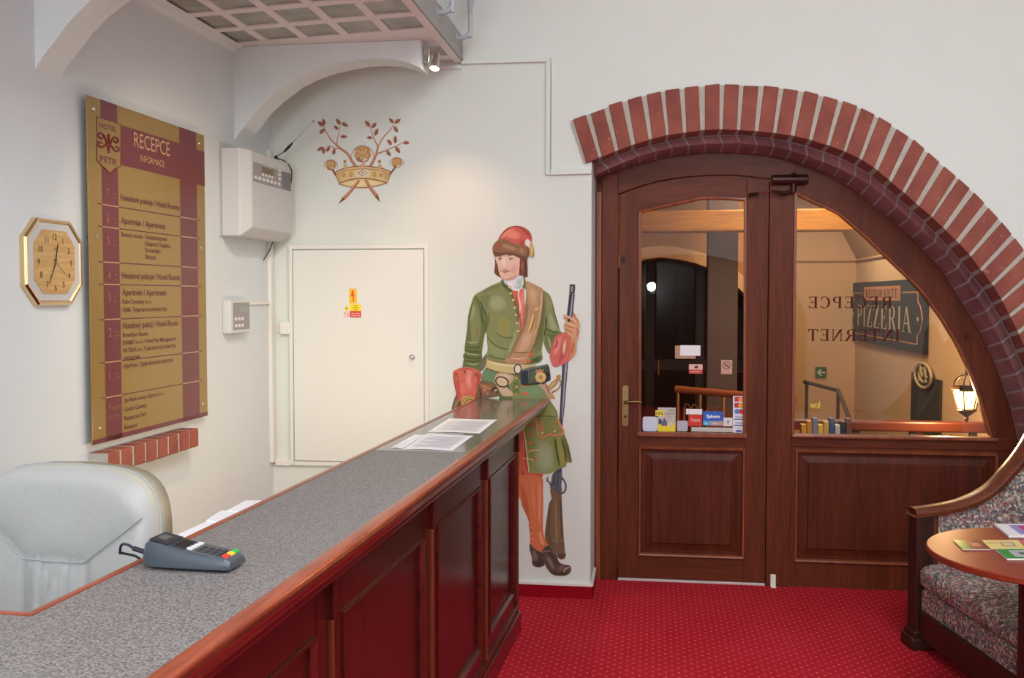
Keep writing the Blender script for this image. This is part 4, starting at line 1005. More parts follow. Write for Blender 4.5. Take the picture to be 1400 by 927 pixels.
b=MB(); b.box((jx0,YW-.03,jz0),(jx1,YW,jz1)); b.build('box',M['duct'],None,bevel=.004) if 0 else None
jb=b.build('junction_box',M['duct'],bevel=.004); tag(jb,'small white junction box left of the white cupboard door','junction box')
duct('cable_duct',[(px(374,0,YW)[0],(jz0+jz1)/2-.02),(jx0,(jz0+jz1)/2-.02)],.010,.010,'thin grey wire duct entering the small junction box',WB)
# white cupboard door (distribution board)
ex0,ez1=px(401,341,YW); ex1,_=px(581,337,YW); _,ez0=px(420,630,YW)
cu=struct(thing('door_2','','',((ex0+ex1)/2,YW,ez0))); del cu['category']; cu['label']='white metal cupboard door with warning labels in the back wall'
cm=mat('cupboard_white',(226,228,222),.4)
b=MB(); t=.022
b.box((ex0-t,YW-.018,ez0-t),(ex0,YW,ez1+t)); b.box((ex1,YW-.018,ez0-t),(ex1+t,YW,ez1+t)); b.box((ex0,YW-.018,ez1),(ex1,YW,ez1+t)); b.box((ex0,YW-.018,ez0-t),(ex1,YW,ez0)); b.build('frame',cm,cu,bevel=.002)
MB().box((ex0+.004,YW-.022,ez0+.004),(ex1-.004,YW-.002,ez1-.006)).build('leaf',cm,cu,bevel=.003)
kx,kz=px(565,488,YW); b=MB().lathe([(.016,0),(.016,.008),(.013,.012),(.013,.004),(.006,.004),(.006,.020),(0,.021)],(kx,YW-.022,kz),(0,-1,0),18); b.build('knob',M['chrome'],cu,smooth=True)
duct('cable_duct',[(px(378,635,YW)[0],px(378,632,YW)[1]),(ex0-t,px(378,632,YW)[1])],.03,.02,'horizontal white duct at the foot of the white cupboard door',WB)
# warning stickers
yel=mat('sign_yellow',(248,190,30),.5); yel2=mat('sign_lemon',(246,222,40),.5); red=mat('sign_red',(214,40,36),.5); blk=mat('sign_black',(40,34,34),.6); wht=mat('sign_white',(244,240,236),.5)
YS=YW-.0222; SF=XZ(YS); spx=lambda x,y:px(450+x/13.24,380+y/13.24,YS)
def rect(b,m,fr,c0,c1,o): 
    (x0,z0),(x1,z1)=c0,c1; b.use(m); b.flat([(x0,z0),(x1,z0),(x1,z1),(x0,z1)],fr,o); return b
b=MB(); rect(b,yel,SF,spx(365,460),spx(500,195),.0006); b.use(red)
b.flat([spx(*p) for p in [(430,232),(450,238),(425,300),(462,292),(440,385),(450,390),(432,430),(418,395),(428,390),(430,320),(396,332),(412,240)]],SF,.0010)
tag(b.build('warning_sticker',yel),'orange sticker with a red lightning bolt on the white cupboard door','sticker')
b=MB(); rect(b,yel2,SF,spx(375,598),spx(578,475),.0006); rect(b,red,SF,spx(375,715),spx(578,600),.0006)
b.use(yel2); b.flat([spx(*p) for p in [(262,584),(368,584),(316,490)]],SF,.0006); b.use(blk); b.flat([spx(*p) for p in [(318,520),(300,556),(315,552),(308,578),(332,546),(318,549)]],SF,.001)
b.text('POZOR',SF,*spx(478,508),.0025*2,.0012,align='CENTER',bold=.02); b.text('ELEKTRICKÉ',SF,*spx(478,546),.004,.0012,align='CENTER',bold=.02); b.text('ZAŘÍZENÍ',SF,*spx(478,584),.004,.0012,align='CENTER',bold=.02)
b.use(wht); b.text('NEHAS VODOU',SF,*spx(478,650),.0055,.0012,w=.048,align='CENTER',bold=.02); b.text('ANI PĚNOVÝMI',SF,*spx(478,692),.0055,.0012,w=.052,align='CENTER',bold=.02)
cx_,cz2=spx(318,660); r_=abs(spx(368,0)[0]-spx(268,0)[0])/2
b.flat([(cx_+r_*math.cos(2*math.pi*k/24),cz2+r_*math.sin(2*math.pi*k/24)) for k in range(24)],SF,.0006)
b.use(red)
for k in range(24):
    t0,t1=2*math.pi*k/24,2*math.pi*(k+1)/24
    b.flat([(cx_+q*math.cos(t),cz2+q*math.sin(t)) for q,t in ((r_,t0),(r_,t1),(r_*.82,t1),(r_*.82,t0))],SF,.001)
b.flat([(cx_-r_*.6,cz2+r_*.45),(cx_-r_*.45,cz2+r_*.6),(cx_+r_*.6,cz2-r_*.45),(cx_+r_*.45,cz2-r_*.6)],SF,.0011)
b.use(blk); b.flat([(cx_-r_*.1,cz2-r_*.4),(cx_+r_*.1,cz2-r_*.4),(cx_+r_*.4,cz2+r_*.4),(cx_+r_*.15,cz2+r_*.3)],SF,.0009)
tag(b.build('warning_sticker',yel2),'yellow and red electrical warning labels below the orange bolt sticker','sticker')
# ------------------------------------------------------------------ painted soldier on the wall
def paint(c,var=.07):
    c=tuple(x*.88+.12*y for x,y in zip(c,(205,198,188))); c=tuple(int(round(x/5.))*5 for x in c)
    k='paint_%02x%02x%02x'%tuple(int(x) for x in c)
    return mat(k,c,.85,var=var,vs=26,spec=.2,detail=5)
CROP={'A':(660,300,7.13),'B':(610,370,7.13),'C':(690,370,7.127),'D':(610,470,9.27),'E':(690,470,9.27),'F':(700,560,7.72),'G':(700,670,7.13),'K':(420,150,6.62),'P':(0,0,1),'H':(680,340,18.54)}
BX=[]
def lvl(pts):
    x0=min(p[0] for p in pts); x1=max(p[0] for p in pts); z0=min(p[1] for p in pts); z1=max(p[1] for p in pts); l=0
    for a in BX:
        if a[0]<x1 and a[1]>x0 and a[2]<z1 and a[3]>z0: l=max(l,a[4]+1)
    BX.append((x0,x1,z0,z1,l)); return .0006+l*.00009
def inside(x,y,P):
    r=False; n=len(P)
    for i in range(n):
        (a,b_),(c,d)=P[i],P[i-1]
        if (b_>y)!=(d>y) and x<(c-a)*(y-b_)/(d-b_)+a: r=not r
    return r
class Mural:
    def __init__(s,root): s.root=root; s.b=None
    def part(s,nm): 
        s.flush(); s.nm=nm; s.hist=[]; s.b=MB(); s.b.nonorm=True
    def flush(s):
        if s.b and s.b.v: s.b.build(s.nm,None,s.root)
        s.b=None
    def P(s,c,crop,pts,sm=True,seg=3):
        ox,oy,sc=CROP[crop]; q=[(ox+x/sc,oy+y/sc) for x,y in pts]
        w=[px(u,v,YW) for u,v in q]
        if sm: w=[(p.x,p.y) for p in cr([Vector(p) for p in w],True,seg)]
        cx=sum(p[0] for p in w)/len(w); cy=sum(p[1] for p in w)/len(w); base=None
        if sm and seg==3:
            for bc,bp in reversed(s.hist):
                if inside(cx,cy,bp): base=bc; break
        s.hist.append((c,w))
        if base is None or base==c: s.b.use(paint(c)); s.b.flat(w,WB,lvl(w)); return s
        for k,(sc_,f) in enumerate(((1.0,.22),(.90,.45),(.79,.68),(.66,.86),(.50,1.0))):
            q=[(cx+(x-cx)*sc_,cy+(y-cy)*sc_) for x,y in w]; s.b.use(paint([a+(b_-a)*f for a,b_ in zip(base,c)])); s.b.flat(q,WB,lvl(q))
        return s
    def S(s,c,crop,pts,r0,r1=None,taper=True,sm=True):
        """brush stroke; r in crop pixels"""
        ox,oy,sc=CROP[crop]; r1=r0 if r1 is None else r1
        w=[Vector(px(ox+x/sc,oy+y/sc,YW)) for x,y in pts]; k=YW/F/sc*1.0
        if sm and len(w)>2: w=cr(w,False,4)
        L=[];R=[]; n=len(w)
        for i,p in enumerate(w):
            t=w[min(i+1,n-1)]-w[max(i-1,0)]
            if t.length<1e-9: continue
            t.normalize(); nn=Vector((-t.y,t.x)); f=i/(n-1); r=(r0+(r1-r0)*f)*k
            if taper: r*=max(.15,min(1,4*f+.2,4*(1-f)+.2))
            L.append(p+nn*r); R.append(p-nn*r)
        poly=[(q.x,q.y) for q in L+R[::-1]]; s.b.use(paint(c)); 
        o=lvl(poly); m=len(L); s.b.add([WB(q.x,q.y,o) for q in L]+[WB(q.x,q.y,o) for q in R],[(i,i+1,i+1+m,i+m) for i in range(m-1)]); return s
    def D(s,c,crop,x,y,r): 
        return s.P(c,crop,[(x+r*math.cos(t),y+r*math.sin(t)) for t in [math.pi*2*k/8 for k in range(8)]],False)
G0=(124,134,84);G1=(92,104,56);G2=(150,158,112);G3=(70,82,42);GY=(140,138,72)
sold=thing('soldier_mural','painted soldier in green coat and red cap holding a musket on the white wall','mural',(-.62,YW,.1))
m=Mural(sold)
# coat tail / bag behind the hand
m.part('game_bag')
m.P((112,82,58),'D',[(70,865),(80,770),(130,640),(200,600),(300,500),(430,470),(640,500),(660,560),(680,660),(500,700),(300,800),(200,840),(120,850)])
m.P((150,120,80),'D',[(95,850),(105,770),(140,680),(165,720),(130,800),(120,850)])
m.P((92,62,44),'D',[(140,840),(150,760),(190,720),(200,810)])
m.P((146,88,58),'D',[(430,520),(520,490),(630,520),(610,560),(540,640),(450,660),(410,600)]); m.P((172,118,84),'D',[(440,510),(540,540),(600,570),(570,590),(480,560),(430,530)])
m.S((80,45,32),'D',[(425,560),(440,640),(430,690)],14).S((70,45,35),'D',[(560,600),(620,560),(650,640)],14)
m.D((205,190,170),'D',488,585,10).D((205,190,170),'D',630,590,14).D((205,190,170),'D',528,632,10)
m.P((110,95,78),'D',[(440,220),(480,160),(520,120),(520,200),(500,260),(480,320),(430,340)]); m.S((150,135,115),'D',[(450,300),(500,210)],14)
# right leg (viewer) : breeches, stocking, shoe
m.part('breeches'); 
m.P((206,84,58),'F',[(60,120),(160,160),(200,620),(335,650),(325,700),(310,755),(200,760),(100,745),(60,740),(60,300)],False)
m.S((170,58,40),'F',[(130,310),(150,560),(175,660)],12).S((228,118,84),'F',[(118,330),(125,450)],12).S((160,55,40),'F',[(110,700),(200,690),(320,700)],8).S((226,120,80),'F',[(120,715),(220,725),(310,715)],8)
m.S((120,60,40),'F',[(105,640),(120,680),(112,720)],7)
m.part('garter'); m.P((176,150,112),'F',[(60,748),(200,755),(312,748),(308,780),(200,788),(110,782),(60,782)],False); m.S((120,80,60),'F',[(60,784),(200,792),(308,782)],5).S((120,80,60),'F',[(110,748),(200,756),(312,746)],4)
m.part('stocking')
m.P((214,108,66),'G',[(40,-120),(100,-145),(220,-150),(300,-110),(302,0),(306,100),(304,240),(302,380),(318,460),(345,540),(330,590),(270,610),(220,580),(180,530),(175,470),(176,400),(165,310),(130,225),(100,160),(85,100),(60,60),(40,40)])
m.P((232,142,94),'G',[(250,-120),(285,-80),(285,150),(275,380),(255,300),(255,60)]); m.P((190,84,50),'G',[(100,-90),(150,60),(170,230),(200,380),(205,520),(190,520),(180,420),(170,300),(130,215),(100,140),(88,60),(80,-60)])
m.P((224,126,80),'G',[(180,-100),(220,0),(235,200),(230,340),(205,200),(180,20)]); m.S((236,150,100),'G',[(270,400),(285,480),(310,540)],16)
for x,y in ((178,318),(190,366),(193,424),(203,475)): m.S((120,50,30),'G',[(x-8,y),(x+12,y)],10); m.D((225,190,170),'G',x-3,y,7)
m.D((240,190,160),'G',250,424,7)
m.part('musket_stock')
m.P((112,84,60),'G',[(375,-10),(385,80),(360,130),(345,230),(325,380),(320,460),(350,540),(400,600),(440,650),(480,675),(515,665),(520,620),(508,500),(498,350),(490,200),(485,60),(480,-30)])
m.P((92,66,46),'G',[(385,100),(375,240),(365,400),(380,520),(430,600),(370,550),(335,480),(335,380),(352,230),(370,130)]); m.P((142,112,80),'G',[(430,60),(445,200),(440,350),(460,480),(440,560),(415,460),(420,300),(412,150)])
m.S((80,58,42),'G',[(470,60),(482,300),(495,560)],8).S((160,130,100),'G',[(455,250),(462,420)],5); m.P((84,54,42),'G',[(440,620),(520,612),(520,655),(490,676),(455,665)]); m.S((200,180,160),'G',[(470,605),(520,602)],4)
m.D((190,170,150),'G',404,492,6).D((190,170,150),'G',490,492,6).D((190,170,150),'G',438,622,7)
m.part('musket_lock')
m.P((88,90,102),'F',[(428,680),(450,655),(525,610),(530,700),(525,780),(515,860),(470,870),(400,830),(410,780),(418,720)],False)
m.S((50,50,58),'F',[(450,670),(440,760),(420,800)],7).S((50,50,58),'F',[(490,650),(485,760),(470,860)],6).S((130,132,148),'F',[(505,640),(505,760)],6)
m.S((70,72,80),'F',[(378,715),(372,750),(395,765),(410,800),(440,790),(490,755)],9,8,False).S((190,192,205),'F',[(385,720),(382,745),(400,760)],4)
m.S((74,76,86),'F',[(525,715),(560,770),(568,830),(545,875),(510,880),(480,850)],10,9,False).S((74,76,86),'F',[(520,820),(550,815)],7).S((170,172,185),'F',[(540,740),(566,800)],4)
m.S((64,66,74),'F',[(380,710),(400,700)],8)
m.part('musket_barrel')
m.P((70,74,88),'P',[(779.5,390.5),(786,390),(780.5,455),(776,500),(771.5,560),(769,583),(764.5,583),(766.5,540),(770,480),(775,430)],False)
m.P((64,66,78),'P',[(767,540),(769.5,565),(768,645),(757.5,648),(763,600)],False)
m.P((150,156,176),'P',[(782.5,402),(784,402),(777.5,470),(771.5,545),(768.8,575),(768,570),(771,520),(775.5,460)],False); m.P((34,36,44),'P',[(779.6,402),(781,402),(775,450),(770,500),(767,555),(765.3,583),(764.6,583),(766.6,540),(770,480)],False)
m.P((36,38,46),'P',[(785,402),(786,402),(780.5,455),(776,505),(772,556),(770.6,570),(773,530),(779,460)],False)
m.P((72,64,66),'C',[(632,138),(685,138),(688,160),(683,212),(630,215)],False); m.P((140,132,130),'C',[(645,150),(665,150),(662,210),(645,212)],False); m.S((28,26,30),'C',[(634,140),(686,142)],6,6,False).S((34,30,34),'C',[(630,214),(684,212)],4,4,False)
# shoe
m.part('shoe')
m.P((84,64,56),'G',[(175,520),(172,580),(190,640),(200,700),(205,735),(260,755),(315,735),(318,720),(345,770),(390,820),(440,835),(510,835),(555,818),(575,790),(574,750),(550,732),(500,722),(460,700),(440,650),(400,600),(370,545),(345,540),(310,560),(290,600),(250,590),(210,560)])
m.P((56,42,38),'G',[(195,690),(210,735),(262,752),(312,732),(316,690),(270,640),(250,690)]); m.P((118,98,86),'G',[(200,580),(240,610),(255,680),(215,690),(195,640)])
m.P((132,110,92),'G',[(330,640),(370,660),(400,720),(420,760),(390,770),(350,700)]); m.P((62,46,40),'G',[(350,560),(380,590),(430,670),(470,720),(430,735),(390,660),(340,610)]); m.P((58,44,38),'G',[(350,770),(420,800),(500,800),(560,795),(540,825),(450,834),(390,818)])
m.P((112,90,74),'G',[(470,730),(520,735),(510,775),(470,790),(440,770)]); m.S((196,170,150),'G',[(505,800),(520,770),(565,748)],6).S((50,36,32),'G',[(300,600),(340,570),(370,560)],9).S((130,110,98),'G',[(290,610),(330,590),(380,600)],7)
m.S((60,44,36),'G',[(240,600),(300,640),(330,630)],7)
# coat: torso + sleeves + skirt
m.part('coat')
m.P(G1,'D',[(505,170),(800,200),(1060,240),(1090,500),(1080,790),(700,790),(640,560),(560,500),(450,470),(440,420),(500,310)],False)
body=[(552,80),(640,175),(700,560),(720,640),(640,870),(580,900),(400,880),(405,780),(395,660),(385,600),(350,560),(370,480),(310,300),(340,230),(440,150),(530,110)]
m.P(G0,'B',[(550,85),(565,150),(620,180),(650,200),(700,330),(713,560),(713,650),(640,780),(575,893),(400,860),(405,770),(398,680),(390,610),(360,560),(300,330),(275,245),(350,195),(450,140),(520,112)])
# viewer-right part of the body
m.P(G0,'C',[(180,40),(205,105),(280,130),(370,185),(440,240),(470,320),(490,420),(540,590),(500,620),(440,800),(400,750),(375,690),(362,790),(360,880),(200,910),(150,700),(140,560),(190,400),(210,200),(170,140)])
m.P(G1,'C',[(375,200),(400,300),(405,430),(385,560),(375,690),(350,800),(300,830),(280,780),(330,560),(370,380)])
# sleeves
m.P(G1,'B',[(275,245),(240,340),(215,440),(205,560),(190,680),(178,770),(185,795),(165,825),(170,860),(162,925),(158,990),(330,1000),(338,925),(352,850),(350,790),(380,610),(392,560),(370,430),(340,320),(310,260)])
m.P(G0,'B',[(275,260),(250,350),(225,450),(225,560),(240,680),(235,760),(300,760),(330,680),(350,580),(345,470),(320,340)])
m.P((128,120,66),'B',[(290,480),(320,560),(325,640),(300,720),(285,640),(280,560)]); m.P(G2,'B',[(265,320),(245,420),(235,500),(258,470),(285,380)])
for L in ([(190,770),(240,790),(300,790),(345,800)],[(170,830),(230,850),(300,855),(350,840)],[(185,870),(260,890),(335,870)],[(200,740),(260,750),(330,745)]): m.S(G3,'B',L,8)
for L in ([(185,800),(240,815),(330,822)],[(200,900),(260,915),(320,905)],[(205,690),(250,705),(320,690)]): m.S(G2,'B',L,7)
m.S(G3,'B',[(330,290),(370,380),(395,470),(388,560),(380,605)],10).S(G3,'B',[(345,340),(345,440),(370,540)],7)
m.P(G1,'B',[(400,440),(430,400),(420,500),(400,600),(388,590),(395,500)])
m.P(G2,'B',[(420,260),(500,230),(560,260),(600,320),(560,390),(470,400),(410,350)]); m.P(GY,'B',[(520,440),(600,450),(640,520),(620,620),(560,680),(500,620),(500,520)])
m.P((136,146,96),'B',[(440,640),(520,720),(600,740),(620,790),(560,860),(450,840),(410,760),(410,680)]); m.S(G1,'B',[(400,640),(470,720),(560,760),(650,770)],9).S(G1,'B',[(405,820),(480,850),(590,870)],9).S(G1,'B',[(480,600),(560,650),(660,650)],6)
m.P((106,118,76),'B',[(330,250),(380,230),(440,230),(420,320),(400,400),(370,370),(345,300)]); m.P((112,116,66),'B',[(350,205),(450,150),(540,120),(540,160),(440,190),(370,225)])
m.P(G3,'B',[(552,80),(575,130),(640,165),(645,205),(600,195),(550,150),(545,100)]); m.S(G1,'B',[(560,160),(610,200),(650,260),(690,380),(700,520)],12)
m.P(G2,'B',[(680,560),(700,600),(660,720),(600,850),(600,780),(650,660)])
# viewer-right sleeve details
m.P(G1,'C',[(390,600),(450,580),(540,590),(560,610),(500,640),(470,700),(440,810),(400,760),(380,690)]); m.P(G2,'C',[(420,420),(450,400),(500,520),(530,590),(470,600),(430,530)]); m.P((148,140,84),'C',[(400,250),(440,260),(460,340),(430,400),(405,340)])
m.S(G3,'C',[(400,560),(450,590),(530,600)],8).S(G3,'C',[(410,440),(400,560),(385,640)],9).S(G2,'C',[(420,640),(440,700),(445,760)],10).S(G3,'C',[(470,340),(490,430),(530,560)],5)
m.P(G1,'C',[(180,50),(205,100),(195,180),(170,150),(172,90)]); m.P(G3,'C',[(200,900),(260,860),(355,820),(358,880),(300,905)]); m.S(G2,'C',[(330,840),(350,780)],8)
m.part('coat_skirt')
m.P(G0,'E',[(60,480),(130,400),(240,500),(440,500),(540,660),(585,730),(680,927),(500,1100),(200,1000),(100,700)])
m.P((96,134,96),'D',[(470,340),(520,320),(650,360),(620,430),(610,490),(520,470),(450,450)])
m.P(G1,'E',[(100,500),(150,440),(200,500),(190,560),(200,650),(110,650),(90,580)]); m.P((110,142,100),'E',[(210,540),(300,520),(430,520),(500,610),(540,670),(400,680),(220,660)]); m.P((146,152,84),'E',[(430,890),(560,760),(600,790),(650,927),(430,927)])
m.P((132,142,76),'F',[(60,40),(250,-10),(430,-20),(480,80),(545,230),(600,380),(634,550),(578,560),(572,600),(520,612),(440,655),(380,672),(300,668),(178,662),(150,440),(120,205),(60,200)],False)
m.P((160,172,130),'F',[(270,340),(340,320),(420,380),(450,500),(440,630),(380,665),(280,650),(240,520)]); m.P((104,116,58),'F',[(430,300),(470,290),(480,420),(505,600),(490,620),(460,480)]); m.P((152,148,72),'F',[(470,300),(510,300),(560,480),(570,590),(520,608),(490,470)])
m.P((96,96,48),'F',[(510,290),(545,300),(600,420),(634,550),(600,548),(560,460)]); m.S((66,70,38),'F',[(520,300),(555,430),(575,560)],8).S((66,70,38),'F',[(455,300),(475,440),(505,600)],9).S((70,74,40),'F',[(545,280),(580,370),(632,550)],6)
m.P((112,128,62),'F',[(130,220),(180,240),(260,300),(250,420),(200,640),(180,640),(160,460)]); m.P((150,160,100),'F',[(230,80),(300,70),(250,150),(200,140)])
m.S((226,206,170),'F',[(122,205),(148,380),(165,540),(180,660)],5,5,False); m.S((150,152,84),'F',[(185,660),(300,668),(380,672),(470,645)],6)
m.S((90,100,54),'F',[(380,60),(430,75),(470,80)],5).S((80,96,50),'F',[(250,75),(330,68),(430,75)],4)
for x,y in ((150,168),(150,262),(160,352),(172,434),(190,520)): m.P((216,104,72),'F',[(x,y),(x+30,y-16),(x+66,y-14),(x+72,y+4),(x+30,y+14),(x+4,y+10)]); m.S((150,60,40),'F',[(x+10,y+6),(x+60,y+2)],4)
m.S((236,214,180),'F',[(170,444),(240,425),(300,430)],3.5,3,True).S((236,214,180),'F',[(110,510),(180,520),(230,540)],4)
m.part('pocket_flap')
m.P((128,138,70),'F',[(250,90),(480,80),(545,230),(530,250),(450,275),(400,250),(330,300),(270,262),(262,180)],False)
for L in ([(252,80),(262,170),(275,265),(330,300),(395,255),(450,275),(530,255),(548,232)],[(548,232),(505,150),(485,95)]): m.S((216,110,84),'F',L,10,10,False,False); m.S((238,150,118),'F',L,3,3,False,False)
for L in ([(305,110),(312,170),(320,230)],[(330,110),(330,220)],[(428,125),(440,200)],[(445,125),(458,205)]): m.S((214,98,72),'F',L,8)
m.D((214,184,80),'F',322,245,14).D((214,184,80),'F',452,228,14).D((244,224,140),'F',318,241,5).D((244,224,140),'F',448,224,5)
m.part('waistcoat')
m.P((214,92,76),'C',[(75,195),(130,200),(150,215),(150,190),(185,180),(192,300),(200,370),(185,480),(165,570),(150,560),(140,440),(120,340),(95,260)])
m.P((236,134,118),'C',[(150,230),(185,190),(188,360),(165,540),(155,420)]); m.S((232,222,220),'C',[(140,200),(135,240),(150,330),(150,420)],6); m.S((160,50,42),'C',[(105,210),(125,330),(148,470),(155,560)],4)
for y in (225,270,325,378,435,480): m.S((130,40,36),'C',[(158-(y-225)*.03,y),(188-(y-225)*.02,y-4)],4); m.D((240,150,130),'C',166,y+2,6)
for x,y in ((108,215),(118,268),(128,325),(150,430)): m.D((150,44,38),'C',x,y,6)
m.part('neckcloth')
m.P((222,224,228),'C',[(0,95),(80,90),(150,60),(175,40),(185,130),(150,180),(145,210),(125,200),(75,190),(20,130)]); m.P((178,200,190),'C',[(110,100),(172,50),(175,120),(150,170),(120,150)]); m.P((240,240,244),'C',[(20,110),(70,110),(90,150),(70,170)])
m.S((150,160,160),'C',[(90,150),(140,170),(160,140)],4)
m.part('coat_buttons')
for x,y in ((617,162),(630,222),(655,287),(671,362),(682,432),(692,512),(705,590)): m.part('coat_button'); m.D((110,90,40),'B',x+3,y+4,14); m.D((216,180,104),'B',x,y,13); m.D((244,224,170),'B',x-3,y-4,5)
m.part('shoulder_sash')
m.P((178,138,98),'C',[(205,105),(260,120),(330,155),(378,190),(378,300),(365,420),(340,540),(300,700),(240,830),(205,905),(10,895),(60,790),(130,650),(200,490),(215,340),(212,200)])
m.P((196,158,114),'C',[(225,130),(290,160),(330,220),(320,330),(270,330),(230,280)]); m.P((150,106,74),'C',[(215,330),(235,350),(210,520),(140,680),(60,830),(20,880),(60,790),(130,650),(200,490)]); m.P((204,160,126),'C',[(190,600),(300,560),(260,720),(180,800),(110,820),(150,700)]); m.P((182,128,98),'C',[(40,850),(230,820),(205,900),(15,890)]); m.S((120,84,60),'C',[(378,200),(376,320),(350,500),(300,690),(230,850)],5).S((210,176,140),'C',[(360,200),(358,320),(330,500),(290,640)],6).S((140,96,66),'C',[(70,790),(160,800),(250,790)],7).S((214,180,146),'C',[(50,850),(130,860),(210,850)],6)
m.part('match_case')
m.S((196,156,80),'C',[(288,425),(262,520),(235,600)],15,15,False).S((236,206,130),'C',[(282,430),(256,520),(230,596)],5).S((110,78,40),'C',[(300,430),(275,520),(248,606)],4)
for x,y in ((290,415),(238,580),(228,608)): m.S((160,118,56),'C',[(x-18,y-4),(x+18,y+6)],6)
m.D((206,168,92),'C',312,375,18).D((240,212,140),'C',307,370,7).D((190,150,78),'C',292,398,12); m.S((176,132,70),'C',[(325,400),(330,460),(312,520),(318,590)],5).S((202,162,96),'C',[(330,280),(345,340),(325,395)],4).S((150,110,60),'C',[(310,260),(335,290),(342,350)],3)
m.P((216,84,62),'C',[(235,820),(260,800),(282,806),(265,828),(240,838)]).P((216,84,62),'C',[(205,885),(230,872),(262,880),(230,900)])
m.part('belt')
m.P((206,182,122),'D',[(515,185),(580,215),(700,235),(834,255),(1090,268),(1090,380),(834,378),(700,360),(560,330),(508,300)],False); m.P((226,208,160),'D',[(530,210),(640,245),(834,275),(1000,285),(1000,300),(834,298),(620,268),(530,235)]); m.S((130,92,60),'D',[(512,300),(620,345),(760,372),(900,380)],6).S((140,100,66),'D',[(515,190),(600,222),(760,245),(1000,262)],5)
m.P((196,160,128),'D',[(640,380),(700,365),(834,390),(860,440),(800,520),(760,540),(830,600),(850,660),(710,660),(650,560),(612,500),(620,430)]); m.P((214,186,160),'D',[(660,400),(740,380),(820,410),(800,460),(740,420),(670,440)])
m.P((206,176,146),'D',[(660,560),(760,560),(830,610),(840,660),(720,660)]); m.S((130,90,66),'D',[(612,490),(650,560),(710,655)],6)
e=[(710+78*math.cos(t),482+62*math.sin(t)+20*math.cos(t)*.6) for t in [2*math.pi*k/20 for k in range(21)]]; m.P((214,188,152),'D',e[:-1],False); m.S((60,44,34),'D',e,9,9,False)
e=[(168+44*math.cos(t),320+58*math.sin(t)) for t in [2*math.pi*k/16 for k in range(17)]]; m.P((220,210,196),'E',e[:-1],False); m.S((66,54,48),'E',e,8,8,False); m.S((196,170,120),'E',[(230,290),(330,285),(400,262)],14)
m.D((204,168,70),'E',150,432,14).D((204,168,70),'E',150,545,16).D((190,150,70),'E',148,640,14)
m.P((214,84,62),'E',[(215,628),(290,610),(310,622),(280,645),(220,648)]).P((200,70,54),'E',[(235,515),(330,512),(310,535),(240,535)])
m.part('sabre')
m.P((190,154,130),'E',[(420,510),(520,500),(560,560),(590,680),(575,720),(545,660),(500,590)]); m.P((150,84,66),'E',[(510,500),(540,520),(580,640),(560,640)])
m.P((178,140,86),'E',[(545,560),(580,500),(640,450),(672,440),(680,480),(640,540),(580,590),(565,600)]); m.P((212,182,130),'E',[(570,540),(620,480),(660,460),(630,510),(585,560)])
m.S((110,80,50),'E',[(590,520),(620,550)],5).S((110,80,50),'E',[(615,490),(645,525)],5)
m.S((150,112,74),'E',[(680,440),(708,480),(700,540),(650,590),(590,620)],12,12,False).S((220,196,156),'E',[(690,460),(704,490),(690,540),(640,590)],4)
m.P((172,138,74),'E',[(655,405),(690,390),(712,405),(705,440),(675,450),(655,430)]).P((186,148,82),'E',[(565,640),(600,630),(640,680),(640,700),(600,695),(570,670)])
m.part('cartridge_pouch')
m.P((56,66,62),'E',[(200,330),(310,300),(540,258),(560,290),(580,460),(520,480),(430,505),(240,518),(205,500),(198,420)],False); m.P((92,108,100),'E',[(215,325),(540,262),(556,280),(310,328),(215,345)],False); m.P((34,42,52),'E',[(215,350),(295,340),(300,500),(225,505)],False); m.P((76,84,72),'E',[(320,340),(400,320),(390,480),(320,490)]); m.S((150,156,140),'E',[(300,320),(312,500)],6).S((30,34,34),'E',[(205,500),(250,512),(430,502),(575,462)],8).S((28,32,34),'E',[(545,262),(565,340),(580,460)],8)
m.S((26,28,28),'E',[(460,352),(540,380),(545,440),(500,490),(430,490)],12); m.D((196,160,92),'E',458,423,74).D((216,184,120),'E',455,420,60).D((190,152,86),'E',458,423,34).D((130,96,50),'E',462,425,14)
m.P((190,128,96),'E',[(370,350),(405,345),(400,325),(430,335),(450,312),(465,335),(500,320),(490,350),(470,365),(410,368)],False)
m.part('cuff_and_glove')
m.P((210,96,84),'D',[(85,370),(130,325),(210,298),(330,305),(420,345),(455,400),(430,480),(395,560),(375,660),(345,690),(250,650),(190,700),(150,720),(135,640),(110,520)])
m.P((232,140,124),'D',[(260,320),(340,330),(320,440),(330,560),(280,600),(240,500),(250,400)]); m.P((176,64,58),'D',[(380,340),(445,390),(425,480),(390,570),(372,540),(400,450)]); m.P((190,74,64),'D',[(95,380),(130,345),(160,400),(180,520),(190,690),(155,710),(120,560)]); m.P((224,116,98),'D',[(200,480),(260,520),(250,620),(200,660),(170,560)])
m.P((184,68,60),'D',[(110,340),(210,302),(330,308),(420,350),(330,330),(210,322)]); m.S((150,48,44),'D',[(90,372),(100,470),(135,640),(152,715)],6)
for x,y in ((120,380),(228,345),(370,385)): m.S((130,50,40),'D',[(x-8,y-5),(x+14,y+12),(x+10,y+60)],11); m.S((230,190,130),'D',[(x+14,y+20),(x+12,y+75)],11)
m.P((196,162,86),'D',[(190,700),(250,655),(340,680),(365,700),(350,740),(280,770),(205,810),(190,760)]); m.P((232,208,150),'D',[(245,740),(290,720),(340,735),(300,765),(250,775)]); m.S((120,88,40),'D',[(235,790),(245,740),(300,705),(350,715)],7).S((150,116,56),'D',[(200,760),(230,700),(300,680)],6)
m.part('far_cuff')
m.P((206,96,90),'C',[(500,640),(560,610),(605,600),(640,640),(650,700),(690,800),(650,860),(600,900),(540,925),(480,935),(445,860),(445,790),(470,720)])
